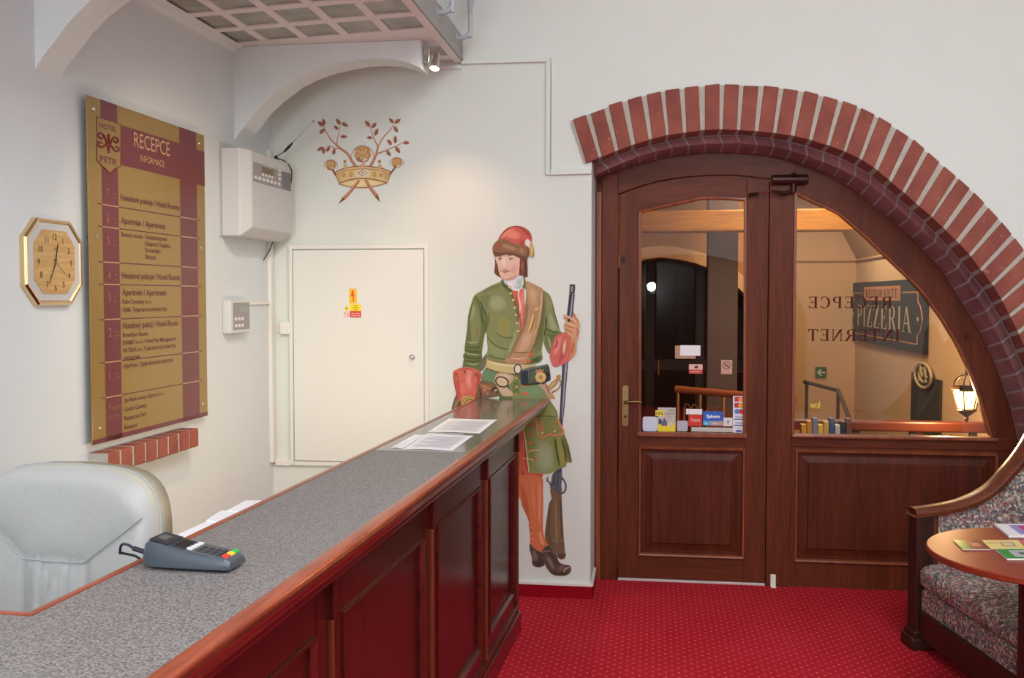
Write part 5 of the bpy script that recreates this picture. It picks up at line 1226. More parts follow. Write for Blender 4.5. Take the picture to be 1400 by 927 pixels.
m.P((228,134,126),'C',[(500,660),(560,640),(540,760),(490,830),(465,820),(490,740)]); m.P((176,70,68),'C',[(560,700),(600,720),(590,840),(520,925),(540,820)]); m.P((226,190,150),'C',[(570,700),(605,650),(600,760),(575,830),(560,790)])
m.S((156,44,44),'C',[(500,670),(515,700),(490,760)],7).S((156,44,44),'C',[(470,760),(500,740)],6)
m.part('far_hand')
m.P((206,148,104),'C',[(650,640),(720,640),(705,700),(700,780),(680,830),(640,860),(650,760)]); m.P((176,106,62),'C',[(655,700),(690,690),(670,800),(648,840)])
m.P((208,152,112),'C',[(576,432),(600,430),(640,450),(672,470),(670,400),(700,450),(728,500),(732,570),(720,640),(680,660),(640,640),(600,600),(585,570),(580,520),(600,498),(580,460)])
m.S((150,92,64),'C',[(590,460),(640,480),(680,515)],5).S((150,92,64),'C',[(585,520),(630,545),(680,560)],5).S((150,92,64),'C',[(590,560),(630,590),(665,605)],5).S((228,180,140),'C',[(600,440),(650,465),(700,500)],7).S((228,180,140),'C',[(600,508),(650,530),(690,545)],6).S((228,180,140),'C',[(600,560),(640,580)],6).S((170,106,70),'C',[(672,405),(690,460),(722,500)],5)
m.P((48,42,44),'C',[(615,465),(640,470),(640,500),(612,500)]); m.S((170,100,70),'C',[(700,560),(715,600),(700,640)],7)
m.part('hair')
m.P((110,62,46),'A',[(120,360),(160,390),(170,480),(190,560),(170,565),(130,540),(112,510),(120,430)]); m.P((76,40,32),'A',[(150,400),(165,480),(185,560),(150,550),(140,470)])
m.part('hair'); m.P((116,66,50),'A',[(355,340),(430,380),(432,440),(432,500),(440,555),(400,560),(380,545),(355,540),(360,440)]); m.P((146,84,62),'A',[(375,400),(400,420),(395,500),(380,530),(370,460)]); m.P((72,46,42),'A',[(405,400),(432,390),(436,550),(400,556),(412,480)]); m.S((80,42,34),'A',[(365,400),(362,470),(375,540)],5)
m.part('face')
m.P((230,190,168),'A',[(135,350),(350,340),(362,400),(358,480),(350,530),(320,560),(280,580),(230,595),(195,575),(165,540),(155,500),(145,440)])
m.P((238,206,186),'A',[(180,390),(235,370),(240,440),(215,470),(190,450)]); m.P((224,164,150),'A',[(280,440),(340,430),(345,500),(310,540),(270,520)]); m.P((222,170,156),'A',[(160,440),(185,460),(178,520),(160,500)]); m.P((208,150,128),'A',[(210,580),(280,560),(340,520),(330,550),(280,582),(230,596)])
m.P((190,140,120),'A',[(150,378),(185,372),(188,385),(160,392)]); m.P((196,150,128),'A',[(255,380),(310,378),(305,392),(262,398)])
m.S((110,60,52),'H',[(30,215),(75,200),(120,230)],8).S((110,60,52),'H',[(250,205),(300,172),(390,165)],10)
m.P((236,226,220),'H',[(25,272),(60,250),(110,268),(70,300)]); m.D((90,96,110),'H',72,275,22).D((40,36,44),'H',72,275,11); m.S((90,60,54),'H',[(15,262),(60,245),(115,265)],6)
m.P((236,226,220),'H',[(300,268),(345,245),(410,262),(350,295)]); m.D((90,96,110),'H',345,270,22).D((40,36,44),'H',345,270,11); m.S((90,60,54),'H',[(290,262),(345,238),(420,260)],7)
m.S((214,170,150),'H',[(245,230),(225,350),(240,450)],9).S((190,120,100),'H',[(130,505),(160,520),(205,528),(250,515),(275,480)],9).S((150,80,64),'H',[(150,520),(180,528)],7).S((150,80,64),'H',[(215,528),(250,520)],7)
m.S((104,56,46),'H',[(70,555),(110,572),(160,568),(195,556),(240,568),(300,570),(355,552)],10).S((190,104,92),'H',[(150,600),(200,592),(265,590)],10).S((160,80,70),'H',[(140,598),(200,606),(270,592)],4).S((200,140,120),'H',[(170,650),(210,665),(250,650)],8).S((204,140,124),'H',[(150,740),(240,795),(380,770),(500,700)],8)
m.part('cap')
m.P((202,88,76),'A',[(150,200),(190,130),(250,80),(310,65),(370,72),(430,100),(470,150),(480,215),(465,215),(445,195),(425,195),(408,225),(412,265),(300,260),(180,230)])
m.P((226,134,112),'A',[(200,160),(270,100),(340,110),(380,160),(340,200),(240,180)]); m.P((166,60,54),'A',[(340,72),(400,84),(450,125),(478,190),(478,214),(455,180),(420,140),(380,100)]); m.P((178,70,60),'A',[(380,190),(410,200),(408,260),(350,250)]); m.S((226,140,118),'A',[(180,190),(230,130),(300,90)],9).S((150,60,50),'A',[(150,205),(190,135),(250,84),(320,66),(380,74),(440,108),(470,150),(481,215)],4)
m.part('fur_band')
m.P((132,92,64),'A',[(98,300),(105,250),(140,210),(180,190),(240,200),(300,235),(370,255),(420,255),(450,275),(460,310),(450,360),(430,390),(380,385),(300,350),(230,345),(140,362),(112,345)])
m.P((166,124,92),'A',[(190,230),(270,250),(340,280),(330,310),(230,290),(180,270)]); m.P((148,82,54),'A',[(120,270),(160,220),(190,230),(180,300),(130,310)]); m.P((98,64,46),'A',[(110,320),(200,325),(300,325),(400,360),(445,350),(430,390),(380,385),(300,350),(230,345),(140,362),(112,345)]); m.P((98,66,50),'A',[(430,270),(455,300),(450,360),(425,370),(440,320)]); m.P((160,122,88),'A',[(360,280),(410,290),(400,330),(360,330)])
rr=random.Random(5)
for k in range(46):
    x=rr.uniform(110,445); y=rr.uniform(225,370)+ (x-110)*.06-8; 
    if y>215: m.S([(104,68,46),(172,132,98),(90,60,44),(150,106,74)][k%4],'A',[(x,y),(x+rr.uniform(4,12),y+rr.uniform(-14,10))],2.4,1.5)
m.part('tassel'); m.P((200,160,84),'A',[(468,218),(482,225),(498,280),(500,340),(480,370),(458,350),(460,290)]); m.P((232,204,130),'A',[(474,260),(486,270),(484,340),(472,320)]); m.S((130,92,40),'A',[(462,262),(495,268)],5).S((140,100,50),'A',[(494,290),(497,350),(480,368)],4)
m.flush()
# ------------------------------------------------------------------ painted crown
crn=thing('crown_mural','painted golden crown with leafy branches high on the white wall','mural',(-1.5,YW,2.2))
m=Mural(crn)
BR=(176,106,78); BD=(136,74,54); BL=(214,150,116)
m.part('branch')
for q_,(L,a,b_) in enumerate((([(440,515),(400,460),(365,400),(300,350),(270,325)],14,9),([(270,325),(215,270),(175,205),(150,150)],7,3),([(268,320),(275,260),(290,200),(302,125)],5,2),([(300,352),(250,350),(205,325),(160,335)],5,2),
               ([(570,515),(605,450),(630,385),(640,330)],14,9),([(640,330),(605,265),(585,200),(565,145)],6,3),([(640,335),(690,250),(750,185),(790,125)],7,3),([(630,400),(700,375),(790,335),(870,298)],7,3))): 
    if q_==4: m.part('branch')
    m.S(BR,'K',L,a,b_,False); m.S(BL,'K',[(x-2,y-1) for x,y in L],a*.3,b_*.3,False)
m.part('leaves')
def leaf(x0,y0,x1,y1,w=.32):
    d=Vector((x1-x0,y1-y0)); p=Vector((-d.y,d.x))*w; a=Vector((x0,y0))
    f=lambda t,s:tuple(a+d*t+p*s)
    m.P((184,128,106),'K',[f(0,0),f(.3,.8),f(.65,.75),f(1,0),f(.65,-.75),f(.3,-.8)]); m.P((152,86,66),'K',[f(0,0),f(.35,.7),f(.7,.6),f(1,0),f(.5,.1)]); m.S((112,56,42),'K',[f(0,0),f(.5,.05),f(1,0)],3)
for L in ((150,150,95,108),(150,145,148,82),(160,175,112,218),(300,135,262,82),(282,180,240,145),(312,118,370,150),(300,242,362,245),(150,340,92,372),(152,345,150,402),(175,380,205,330),(235,410,250,350),(568,155,524,100),(582,165,628,118),(612,235,640,170),(592,255,538,252),(780,122,742,78),(790,122,846,85),(785,150,822,205),(765,320,725,270),(795,305,798,236),(866,298,928,300),(800,335,840,392),(720,368,756,420)): leaf(*L)
m.part('crown_band')
m.P((222,192,132),'K',[(245,570),(330,530),(420,515),(500,510),(580,515),(680,535),(757,560),(745,600),(735,640),(715,668),(620,690),(500,706),(380,695),(290,672),(275,620)])
m.P((238,222,170),'K',[(300,672),(400,640),(500,630),(620,640),(705,664),(620,688),(500,700),(380,692)]); m.P((212,172,104),'K',[(265,585),(300,570),(310,650),(290,660)]); m.P((206,166,104),'K',[(690,560),(745,575),(725,640),(700,650)]); m.P((236,226,208),'K',[(440,540),(560,540),(560,610),(440,612)])
m.S((150,88,62),'K',[(245,572),(340,530),(500,510),(660,528),(757,562)],5,5,False).S((166,104,70),'K',[(262,590),(350,552),(500,536),(650,548),(740,580)],3,3,False).S((150,88,62),'K',[(285,668),(380,636),(500,622),(620,634),(722,664)],5,5,False).S((150,88,62),'K',[(290,674),(380,697),(500,708),(620,693),(720,664)],4,4,False).S((150,88,62),'K',[(248,575),(275,625),(290,672)],4,4,False).S((150,88,62),'K',[(755,565),(735,640),(718,668)],4,4,False)
m.S((158,92,74),'K',[(456,572),(500,548),(546,572),(500,600),(458,574)],4,4,False,False).D((206,150,120),'K',500,574,13)
for x in (330,395,610,668): m.D((206,160,90),'K',x,(590 if x in (330,668) else 580),20); m.S((160,110,60),'K',[(x-18,590),(x,606),(x+18,590)],3)
for x in (342,655): m.P((214,172,130),'K',[(x-14,535),(x-8,490),(x+8,488),(x+36,525)],False).D((178,128,92),'K',x,470,16); m.S((140,84,60),'K',[(x-14,535),(x-6,490)],3)
m.P((220,160,140),'K',[(470,512),(510,478),(550,512)],False)
for cx,cy,s,sx in ((503,400,1,1),(215,500,.62,-1),(812,478,.62,1)):
    m.part('crown_flower')
    for k in range(5):
        t=math.radians(-90+ (k-2)*52); x,y=cx+math.cos(t)*44*s,cy+math.sin(t)*44*s; m.P((192,140,84),'K',[(x+34*s*math.cos(q),y+34*s*math.sin(q)) for q in [2*math.pi*j/8 for j in range(8)]]); m.P((232,196,130) if k%2 else (216,168,100),'K',[(x+20*s*math.cos(q)-6*s,y+22*s*math.sin(q)) for q in [2*math.pi*j/8 for j in range(8)]])
    m.P((222,190,120),'K',[(cx+36*s*math.cos(q),cy+30*s*math.sin(q)) for q in [2*math.pi*j/8 for j in range(8)]]); m.P((170,96,56),'K',[(cx-60*s,cy+40*s),(cx-20*s,cy+45*s),(cx+10*s,cy+70*s),(cx+60*s,cy+40*s),(cx+40*s,cy+68*s),(cx,cy+78*s),(cx-44*s,cy+66*s)]); m.D((214,160,90),'K',cx,cy+48*s,15*s)
    for k in range(4): m.S((158,98,56),'K',[(cx,cy+34*s),(cx+(-36+24*k)*s,cy-10*s),(cx+(-44+30*k)*s,cy-48*s)],3*s)
    e=[(cx+100*s*math.cos(q),cy+20*s+92*s*math.sin(q)) for q in [math.radians(150+k*16) for k in range(16)]]; m.S((168,118,98),'K',e,2.5)
m.part('flower_stem'); m.S(BD,'K',[(225,535),(245,565),(262,600)],10,8);m.part('flower_stem'); m.S(BD,'K',[(800,520),(770,560),(745,595)],9,7)
m.part('branch_end')
m.S(BR,'K',[(470,640),(400,730),(335,800)],13,16,False).S(BL,'K',[(463,640),(395,728),(332,795)],5,5,False).P(BD,'K',[(322,790),(345,812),(280,856)],False)
m.part('branch_end'); m.S(BR,'K',[(528,632),(575,710),(628,780)],13,17,False).S(BL,'K',[(532,632),(580,708),(630,775)],5,5,False).P(BD,'K',[(640,765),(612,788),(662,838)],False)
m.flush()
# ------------------------------------------------------------------ serif lettering
def sletter(ch):
    """returns (width, list of polygons) in a unit-height box"""
    t=.17; th=.055; sf=.075; P=[]
    R=lambda x0,y0,x1,y1:P.append([(x0,y0),(x1,y0),(x1,y1),(x0,y1)])
    def stem(x,w=t,top=True,bot=True):
        R(x-w/2,0,x+w/2,1)
        if bot: R(x-w/2-sf,0,x+w/2+sf,th*.8)
        if top: R(x-w/2-sf,1-th*.8,x+w/2+sf,1)
    def arc(cx,cy,rx,ry,a0,a1,tx,ty,n=18):
        o=[];i=[]
        for k in range(n+1):
            a=math.radians(a0+(a1-a0)*k/n); o.append((cx+rx*math.cos(a),cy+ry*math.sin(a))); i.append((cx+(rx-tx)*math.cos(a),cy+(ry-ty)*math.sin(a)))
        for k in range(n): P.append([o[k],o[k+1],i[k+1],i[k]])
    if ch=='I': stem(.18); return .36,P
    if ch=='E':
        stem(.2); R(.2,0,.68,th); R(.2,1-th,.66,1); R(.2,.48,.54,.48+th); P.append([(.68,0),(.74,.26),(.69,.26),(.60,th)]); P.append([(.66,1),(.70,.78),(.65,.78),(.58,1-th)]); R(.5,.38,.54,.64); return .8,P
    if ch=='C':
        arc(.46,.5,.42,.52,48,312,t,th); R(.70,.70,.75,.98); R(.72,.06,.76,.24); return .84,P
    if ch in 'PR':
        stem(.2); R(.2,1-th,.46,1); R(.2,.46,.46,.46+th); arc(.44,.73,.30,.27,-90,90,t,th)
        if ch=='R': P.append([(.38,.48),(.56,.48),(.86,.0),(.66,.0)]); R(.66,0,.94,th*.8); return .92,P
        return .8,P
    if ch=='N':
        stem(.16,th*1.3); stem(.78,th*1.3); P.append([(.08,1),(.28,1),(.80,0),(.70,0)]); return .94,P
    if ch=='T':
        stem(.42,t,False); R(.04,1-th,.80,1); P.append([(.04,1),(.02,.74),(.06,.74),(.14,1-th)]); P.append([(.80,1),(.82,.74),(.78,.74),(.70,1-th)]); return .84,P
    if ch=='Z':
        R(.08,1-th,.72,1); R(.04,0,.74,th); P.append([(.52,1),(.72,1),(.24,0),(.04,0)]); R(.70,0,.75,.26); R(.06,.76,.10,1); return .8,P
    if ch=='A':
        P.append([(.36,1),(.44,1),(.16,0),(.10,0)]); P.append([(.36,1),(.50,1),(.86,0),(.66,0)]); R(.2,.32,.66,.32+th); R(.0,0,.28,th*.8); R(.58,0,.96,th*.8); return .96,P
    if ch=='O': arc(.46,.5,.43,.52,0,360,t,th,28); return .92,P
    if ch=='S':
        arc(.34,.74,.28,.28,40,250,t*.7,th*1.4); arc(.34,.26,.30,.28,-140,70,t*.7,th*1.4); P.append([(.22,.60),(.28,.46),(.52,.40),(.44,.54)]); R(.56,.74,.60,.98); R(.04,.04,.08,.28); return .68,P
    return .4,P
def serif(b,s,fr,a,b0,w,h,o,mirror=False):
    L=[sletter(c) for c in s]; gap=.10; W=sum(l[0] for l in L)+gap*(len(L)-1); k=w/W; x=0
    for lw,polys in L:
        for p in polys:
            q=[((x+u)*k,v*h) for u,v in p]
            if mirror: q=[(w-u,v) for u,v in q]
            b.flat([(a+u,b0+v) for u,v in q],fr,o)
        x+=lw+gap
# ------------------------------------------------------------------ stickers on the glass
YG=YL+.018-.001; GF=XZ(YG)
lp=lambda x,y:px(880+x/9.655,540+y/9.655,YG); pp_=lambda u,v:px(u,v,YG)
def stk(name,label,c,p0,p1,rad=0,draw=None,group=None,f=lp,o=.0008):
    b=MB(); x0,z1=f(*p0); x1,z0=f(*p1); x0,x1=min(x0,x1),max(x0,x1)
    b.use(mat('sticker_%02x%02x%02x'%c,c,.5))
    poly=capsule(x0,x1,z0,z1,rad) if rad else [(x0,z0),(x1,z0),(x1,z1),(x0,z1)]
    b.prism(poly,GF,0,o)
    if draw: draw(b,x0,x1,z0,z1)
    return tag(b.build(name),label,'sticker',group)
mm_=lambda c:mat('sticker_%02x%02x%02x'%c,c,.5)
stk('sticker','pale blue rounded sticker in the lower left corner of the door glass',(206,214,232),(-12,285),(182,478),.012)
def d15(b,x0,x1,z0,z1):
    w=x1-x0;h=z1-z0; R_=lambda u0,v0,u1,v1,c,o:(b.use(mm_(c)),b.flat([(x0+w*u0,z0+h*v0),(x0+w*u1,z0+h*v0),(x0+w*u1,z0+h*v1),(x0+w*u0,z0+h*v1)],GF,o))
    R_(0,0,1,.33,(238,214,40),.0010); R_(-.14,.64,.36,.88,(240,222,60),.0012)
    R_(.05,.30,.2,.52,(60,70,90),.0014); R_(.2,.24,.52,.46,(90,104,130),.0013); R_(.32,.46,.42,.54,(60,66,80),.0014); R_(.58,.22,.85,.42,(210,204,190),.0013)
    b.use(mm_((60,56,60))); b.text('15%',GF,x0-w*.1,z0+h*.69,h*.13,.0016,w=w*.42,bold=.02); b.text('ZDE',GF,x0+w*.62,z0+h*.85,h*.08,.0014,w=w*.3); b.text('SLEVA',GF,x0+w*.42,z0+h*.71,h*.09,.0014,w=w*.52); b.text('HIT',GF,x0+w*.60,z0+h*.56,h*.06,.0014)
stk('sticker','tall grey and yellow discount poster reading 15% SLEVA ZDE on the door glass',(196,188,180),(188,165),(420,485),0,d15)
stk('sticker','blank pale grey rounded sticker right of the yellow poster on the door glass',(186,182,190),(440,338),(582,480),.010)
stk('sticker','white blank label above the small red sticker on the door glass',(238,236,240),(560,183),(773,258),0,lambda b,x0,x1,z0,z1:(b.use(mm_((90,110,160))),b.text('o',GF,x0+.012,z0+.012,.006,.001)))
stk('sticker','red square sticker with white script left of the blue card on the door glass',(206,48,36),(592,262),(772,412),0,lambda b,x0,x1,z0,z1:(b.use(mm_((240,200,190))),b.text('7cans',GF,(x0+x1)/2,z0+(z1-z0)*.40,.020,.001,w=(x1-x0)*.68,align='CENTER',bold=.01)))
def dsp(b,x0,x1,z0,z1):
    w=x1-x0;h=z1-z0; R_=lambda u0,v0,u1,v1,c,o:(b.use(mm_(c)),b.flat([(x0+w*u0,z0+h*v0),(x0+w*u1,z0+h*v0),(x0+w*u1,z0+h*v1),(x0+w*u0,z0+h*v1)],GF,o))
    R_(0,0,.36,.32,(70,176,220),.001); R_(.36,0,1,.32,(184,160,166),.001)
    b.use(mm_((240,244,250))); b.text('Sphere',GF,(x0+x1)/2,z0+h*.54,h*.24,.0012,w=w*.66,align='CENTER',bold=.03); b.text('city',GF,x0+w*.08,z0+h*.1,h*.12,.0014,bold=.01); b.text('card',GF,x0+w*.46,z0+h*.1,h*.12,.0014,bold=.01)
stk('sticker','blue card sticker reading Sphere in the lower door glass',(36,96,196),(785,215),(1048,405),0,dsp)
stk('sticker','small white card right of the blue Sphere sticker',(226,222,222),(1055,298),(1172,412),0,lambda b,x0,x1,z0,z1:(b.use(mm_((120,150,180))),b.flat([((x0+x1)/2+.007*math.cos(t),(z0+z1)/2+.009*math.sin(t)) for t in [k*.785 for k in range(8)]],GF,.001)))
stk('sticker','long blank grey strip along the bottom of the door glass',(200,192,186),(632,425),(1175,492))
def dcc(b,x0,x1,z0,z1):
    w=x1-x0;h=z1-z0; C_=lambda u,v,r,c,o:(b.use(mm_(c)),b.flat([(x0+w*u+r*w*math.cos(t),z0+h*v+r*w*math.sin(t)) for t in [k*math.pi/8 for k in range(16)]],GF,o))
    R_=lambda u0,v0,u1,v1,c,o:(b.use(mm_(c)),b.flat([(x0+w*u0,z0+h*v0),(x0+w*u1,z0+h*v0),(x0+w*u1,z0+h*v1),(x0+w*u0,z0+h*v1)],GF,o))
    for v,bg,c1_,c2_ in ((.91,(70,50,110),(206,48,60),(236,160,110)),(.745,(60,60,120),(196,40,50),(230,170,60)),(.58,(220,226,236),(60,140,210),(206,60,54))):
        R_(.12,v-.065,.88,v+.065,bg,.001); C_(.34,v,.22,c1_,.0012); C_(.66,v,.22,c2_,.0013)
    b.use(mm_((44,64,140)))
    for v in (.40,.235): b.text('VISA',GF,x0+w*.5,z0+h*v,h*.055,.001,w=w*.62,align='CENTER',bold=.01); R_(.1,v-.045,.88,v-.02,(44,64,150),.001)
    b.use(mm_((44,64,140))); b.text('V',GF,x0+w*.5,z0+h*.09,h*.06,.001,align='CENTER'); R_(.26,.02,.74,.07,(44,64,150),.001)
stk('sticker','tall white strip of bank card logos at the right edge of the door glass',(226,226,234),(1180,12),(1335,500),0,dcc)
stk('sticker','tan paper note behind the white note in the middle of the door glass',(176,136,110),(923,472.5),(951,490.5),f=pp_)
stk('sticker','white paper note stuck over the tan note on the door glass',(236,234,238),(930,472),(957.5,486.5),f=pp_,o=.0022)
def dred(b,x0,x1,z0,z1):
    w=x1-x0;h=z1-z0; b.use(mm_((190,60,46))); b.flat([(x0,z0),(x1,z0),(x1,z0+h*.42),(x0,z0+h*.42)],GF,.001); b.use(mm_((50,40,44))); b.flat([(x0+w*.35,z0+h*.6),(x0+w*.6,z0+h*.55),(x0+w*.72,z0+h*.8),(x0+w*.5,z0+h*.88)],GF,.001)
    b.use(mm_((230,180,160))); b.flat([(x0+w*.1,z0+h*.16),(x1-w*.1,z0+h*.16),(x1-w*.1,z0+h*.24),(x0+w*.1,z0+h*.24)],GF,.0013)
stk('sticker','small pink and red sticker below the white note on the door glass',(226,178,160),(942,498),(960.5,511),f=pp_,draw=dred)
def dns(b,x0,x1,z0,z1):
    cx,cz=(x0+x1)/2,z0+(z1-z0)*.62; r=(x1-x0)*.36; b.use(mm_((110,70,60)))
    for k in range(20):
        a,c=k*math.pi/10,(k+1)*math.pi/10; b.flat([(cx+q*math.cos(t),cz+q*math.sin(t)) for q,t in ((r,a),(r,c),(r*.82,c),(r*.82,a))],GF,.001)
    b.flat([(cx-r*.7,cz+r*.5),(cx-r*.5,cz+r*.7),(cx+r*.7,cz-r*.5),(cx+r*.5,cz-r*.7)],GF,.001); b.flat([(cx-r*.5,cz-r*.15),(cx+r*.5,cz-r*.15),(cx+r*.5,cz+r*.08),(cx-r*.5,cz+r*.08)],GF,.001)
stk('sticker','small tan no smoking sticker at the right of the door glass',(196,156,136),(986,492),(1001,511.5),f=pp_,draw=dns)
# lettering on the side light (reads correctly from the other room)
YG2=YJ+.02; GF2=XZ(YG2); mar=mat('maroon_vinyl',(84,14,18),.6,spec=.2)
for word,(u0,u1,v0,v1),lb in (('RECEPCE',(1104.5,1220,405.5,421.5),'mirrored maroon word RECEPCE on the side light glass'),('INTERNET',(1104,1230,450,466.5),'mirrored maroon word INTERNET on the side light glass')):
    b=MB(); x0,z1=px(u0,v0,YG2); x1,z0=px(u1,v1,YG2); serif(b,word,GF2,x0,z0,x1-x0,z1-z0,.0016,True); b.nonorm=True; tag(b.build('window_lettering',mar),lb,'lettering')
b=MB(); x0,z0=px(1107,558,YG2); b.text('kw',GF2,x0,z0,.04,.0016,w=.055,mirror=True,bold=.02); tag(b.build('window_lettering',mat('yellow_vinyl',(226,200,70),.5)),'tiny yellow mirrored letters low on the side light glass','lettering')
# ------------------------------------------------------------------ settee
def fabric():
    m=mat('floral_fabric',(120,116,112),.95,spec=.15); nt=m.node_tree; N=nt.nodes; L=nt.links; b=N['Principled BSDF']
    tc=N.new('ShaderNodeTexCoord'); n0=N.new('ShaderNodeTexNoise'); n0.inputs['Scale'].default_value=22; n0.inputs['Detail'].default_value=2
    L.new(tc.outputs['Object'],n0.inputs['Vector'])
    ad=N.new('ShaderNodeMix'); ad.data_type='RGBA'; ad.blend_type='ADD'; ad.inputs[0].default_value=.04; L.new(tc.outputs['Object'],ad.inputs[6]); L.new(n0.outputs['Color'],ad.inputs[7])
    v=N.new('ShaderNodeTexVoronoi'); v.inputs['Scale'].default_value=100; L.new(ad.outputs[2],v.inputs['Vector'])
    r=N.new('ShaderNodeValToRGB'); r.color_ramp.interpolation='CONSTANT'
    cs=[(0,(48,48,58)),(.16,(160,162,148)),(.34,(138,66,70)),(.46,(104,120,116)),(.60,(206,200,180)),(.72,(84,94,122)),(.84,(176,116,106)),(.93,(34,34,40))]
    r.color_ramp.elements[0].color=lin(cs[0][1]); r.color_ramp.elements[1].position=.93; r.color_ramp.elements[1].color=lin(cs[-1][1])
    for p,c in cs[1:-1]: e=r.color_ramp.elements.new(p); e.color=lin(c)
    sp_=N.new('ShaderNodeSeparateColor'); L.new(v.outputs['Color'],sp_.inputs[0]); L.new(sp_.outputs[0],r.inputs[0])
    n1=N.new('ShaderNodeTexNoise'); n1.inputs['Scale'].default_value=7; n1.inputs['Detail'].default_value=2; L.new(tc.outputs['Object'],n1.inputs['Vector'])
    r1=N.new('ShaderNodeValToRGB'); r1.color_ramp.elements[0].position=.42; r1.color_ramp.elements[1].position=.58; r1.color_ramp.elements[0].color=lin((166,160,148)); r1.color_ramp.elements[1].color=lin((196,160,152)); L.new(n1.outputs['Fac'],r1.inputs[0])
    mx=N.new('ShaderNodeMix'); mx.data_type='RGBA'; mx.inputs[0].default_value=.22; L.new(r.outputs[0],mx.inputs[6]); L.new(r1.outputs[0],mx.inputs[7]); L.new(mx.outputs[2],b.inputs['Base Color'])
    bp=N.new('ShaderNodeBump'); bp.inputs['Strength'].default_value=.4; bp.inputs['Distance'].default_value=.003; L.new(v.outputs['Distance'],bp.inputs['Height']); L.new(bp.outputs[0],b.inputs['Normal'])
    return m
fab=fabric(); dk=wood('settee_wood',(62,28,18),(38,17,12),.45,'z',0); dkr=wood('settee_rail_wood',(118,58,31),(80,38,22),.34,'x',.1)
SO_=Vector((1.235,4.80,0)); ph=math.radians(10.4); sd=Vector((math.cos(ph),math.sin(ph),0)); sfr=Vector((math.sin(ph),-math.cos(ph),0))
def SF2(a,w,z): return SO_+sd*a+sfr*w+Vector((0,0,z))
se=thing('settee','dark wood settee with floral fabric and a sweeping curved arm behind the round table','settee',(1.8,4.2,0))
LEN=1.62
pl=SF2(0,.045,0)
def spx_(u,v):
    p=atP(u,v,pl,sfr)-SO_; return p.dot(sd),p.z
RT=cA(1230,620,7.72,[(190,680),(400,655),(620,615),(800,555),(950,478),(1080,380),(1200,250),(1313,120)])
rail=[spx_(*p) for p in RT]
# extend the sweep up into the back
e0=Vector(rail[-1]); e1=Vector(rail[-2]); d=(e0-e1).normalized()
ext=[]; p=e0.copy(); ang=math.atan2(d.y,d.x)
for k in range(7):
    ang=min(math.radians(82),ang+math.radians(6)); p=p+Vector((math.cos(ang),math.sin(ang)))*.075; ext.append((p.x,p.y))
rail=[(-.055,rail[0][1]+.002)]+rail+ext
rail_top=rail[-1][1]; back_a=rail[-1][0]
print('settee rail',rail)
for w0 in (0,LEN):
    b=MB(); pr=[(-.052,-.0),(-.056,.018),(-.040,.034),(.0,.040),(.040,.034),(.056,.018),(.052,0)]
    c=cr([Vector(p) for p in rail],False,4); rg=[]
    for i,p in enumerate(c):
        t=(c[min(i+1,len(c)-1)]-c[max(i-1,0)]).normalized(); nn=Vector((-t.y,t.x))
        rg.append([SF2(p.x+nn.x*h,w0+w,p.y+nn.y*h) for w,h in pr])
    b.loft(rg); b.build('arm_rail',dkr,se,smooth=True)
    # fabric arm panel under the rail
    poly=[(.03,.16)]+[(p.x,p.y+.005) for p in c if p.x>.03]+[(back_a+.03,.16)]
    b=MB(); fr_=lambda a,z,o,w0=w0:SF2(a,w0+o,z); b.noweld=True
    A=[fr_(a,z,-.028) for a,z in poly]; B=[fr_(a,z,.028) for a,z in poly]; n_=len(A); tr=geometry.tessellate_polygon([[Vector((a,z,0)) for a,z in poly]])
    b.add(A+B,[list(t) for t in tr]+[[i+n_ for i in t] for t in tr]+[(i,(i+1)%n_,(i+1)%n_+n_,i+n_) for i in range(n_)]); b.build('arm_panel',fab,se)
    # front post with cap and block foot
    z_t=rail[1][1]
    b=MB(); b.box((-.045,w0-.045,.08),(.035,w0+.045,z_t+.004),SF2); b.build('front_post',dk,se,bevel=.006,seg=3)
    b=MB(); b.box((-.066,w0-.066,0.0),(.056,w0+.066,.055),SF2); b.build('foot',dk,se,bevel=.010,seg=3)
    MB().box((-.055,w0-.055,.052),(.045,w0+.055,.085),SF2).build('foot_collar',dk,se,bevel=.008,seg=3)
    MB().box((back_a-.02,w0-.04,0),(back_a+.06,w0+.04,rail_top+.02),SF2).build('back_post',dk,se,bevel=.006)
    # stile between post and fabric
    MB().box((.034,w0-.034,.16),(.062,w0+.034,z_t+.004),SF2).build('arm_stile',wood('settee_stile',(118,62,36),(86,42,26),.25,'z',.6),se,bevel=.003)
# seat rail, apron fabric, cushion, back
MB().box((-.03,.045,.06),(.02,LEN-.045,.185),SF2).build('front_rail',dk,se,bevel=.006)
b=MB(); b.box((-.020,.04,.18),(.05,LEN-.04,.285),SF2); b.build('front_fabric',fab,se,bevel=.012,seg=3)
b=MB(); rg=[]; W_=LEN-.06
def cush(w,ins):
    pts=[]
    z0_,z1_=.275+ins*.5,.405-ins
    for k in range(28):
        t=2*math.pi*k/28; c,s_=math.cos(t),math.sin(t); x=abs(c)**.35*(1 if c>0 else -1); z=abs(s_)**.6*(1 if s_>0 else -1)
        a0,a1=-.045+ins,.66; pts.append(SF2((a0+a1)/2+(a1-a0)/2*x,w,(z0_+z1_)/2+(z1_-z0_)/2*z+.012*math.sin(w*5.+.5)*(1 if z>0 else 0)))
    return pts
for w,ins in ((.032,.05),(.045,.02),(.075,.004),(.2,0),(.5,0),(.8,0),(1.1,0),(1.4,0),(LEN-.075,.004),(LEN-.045,.02),(LEN-.032,.05)): rg.append(cush(w,ins))
b.loft(rg); b.build('seat_cushion',fab,se,smooth='all')
MB().box((.0,.05,.17),(back_a,LEN-.05,.28),SF2).build('seat_base',dk,se)
b=MB(); rg=[]
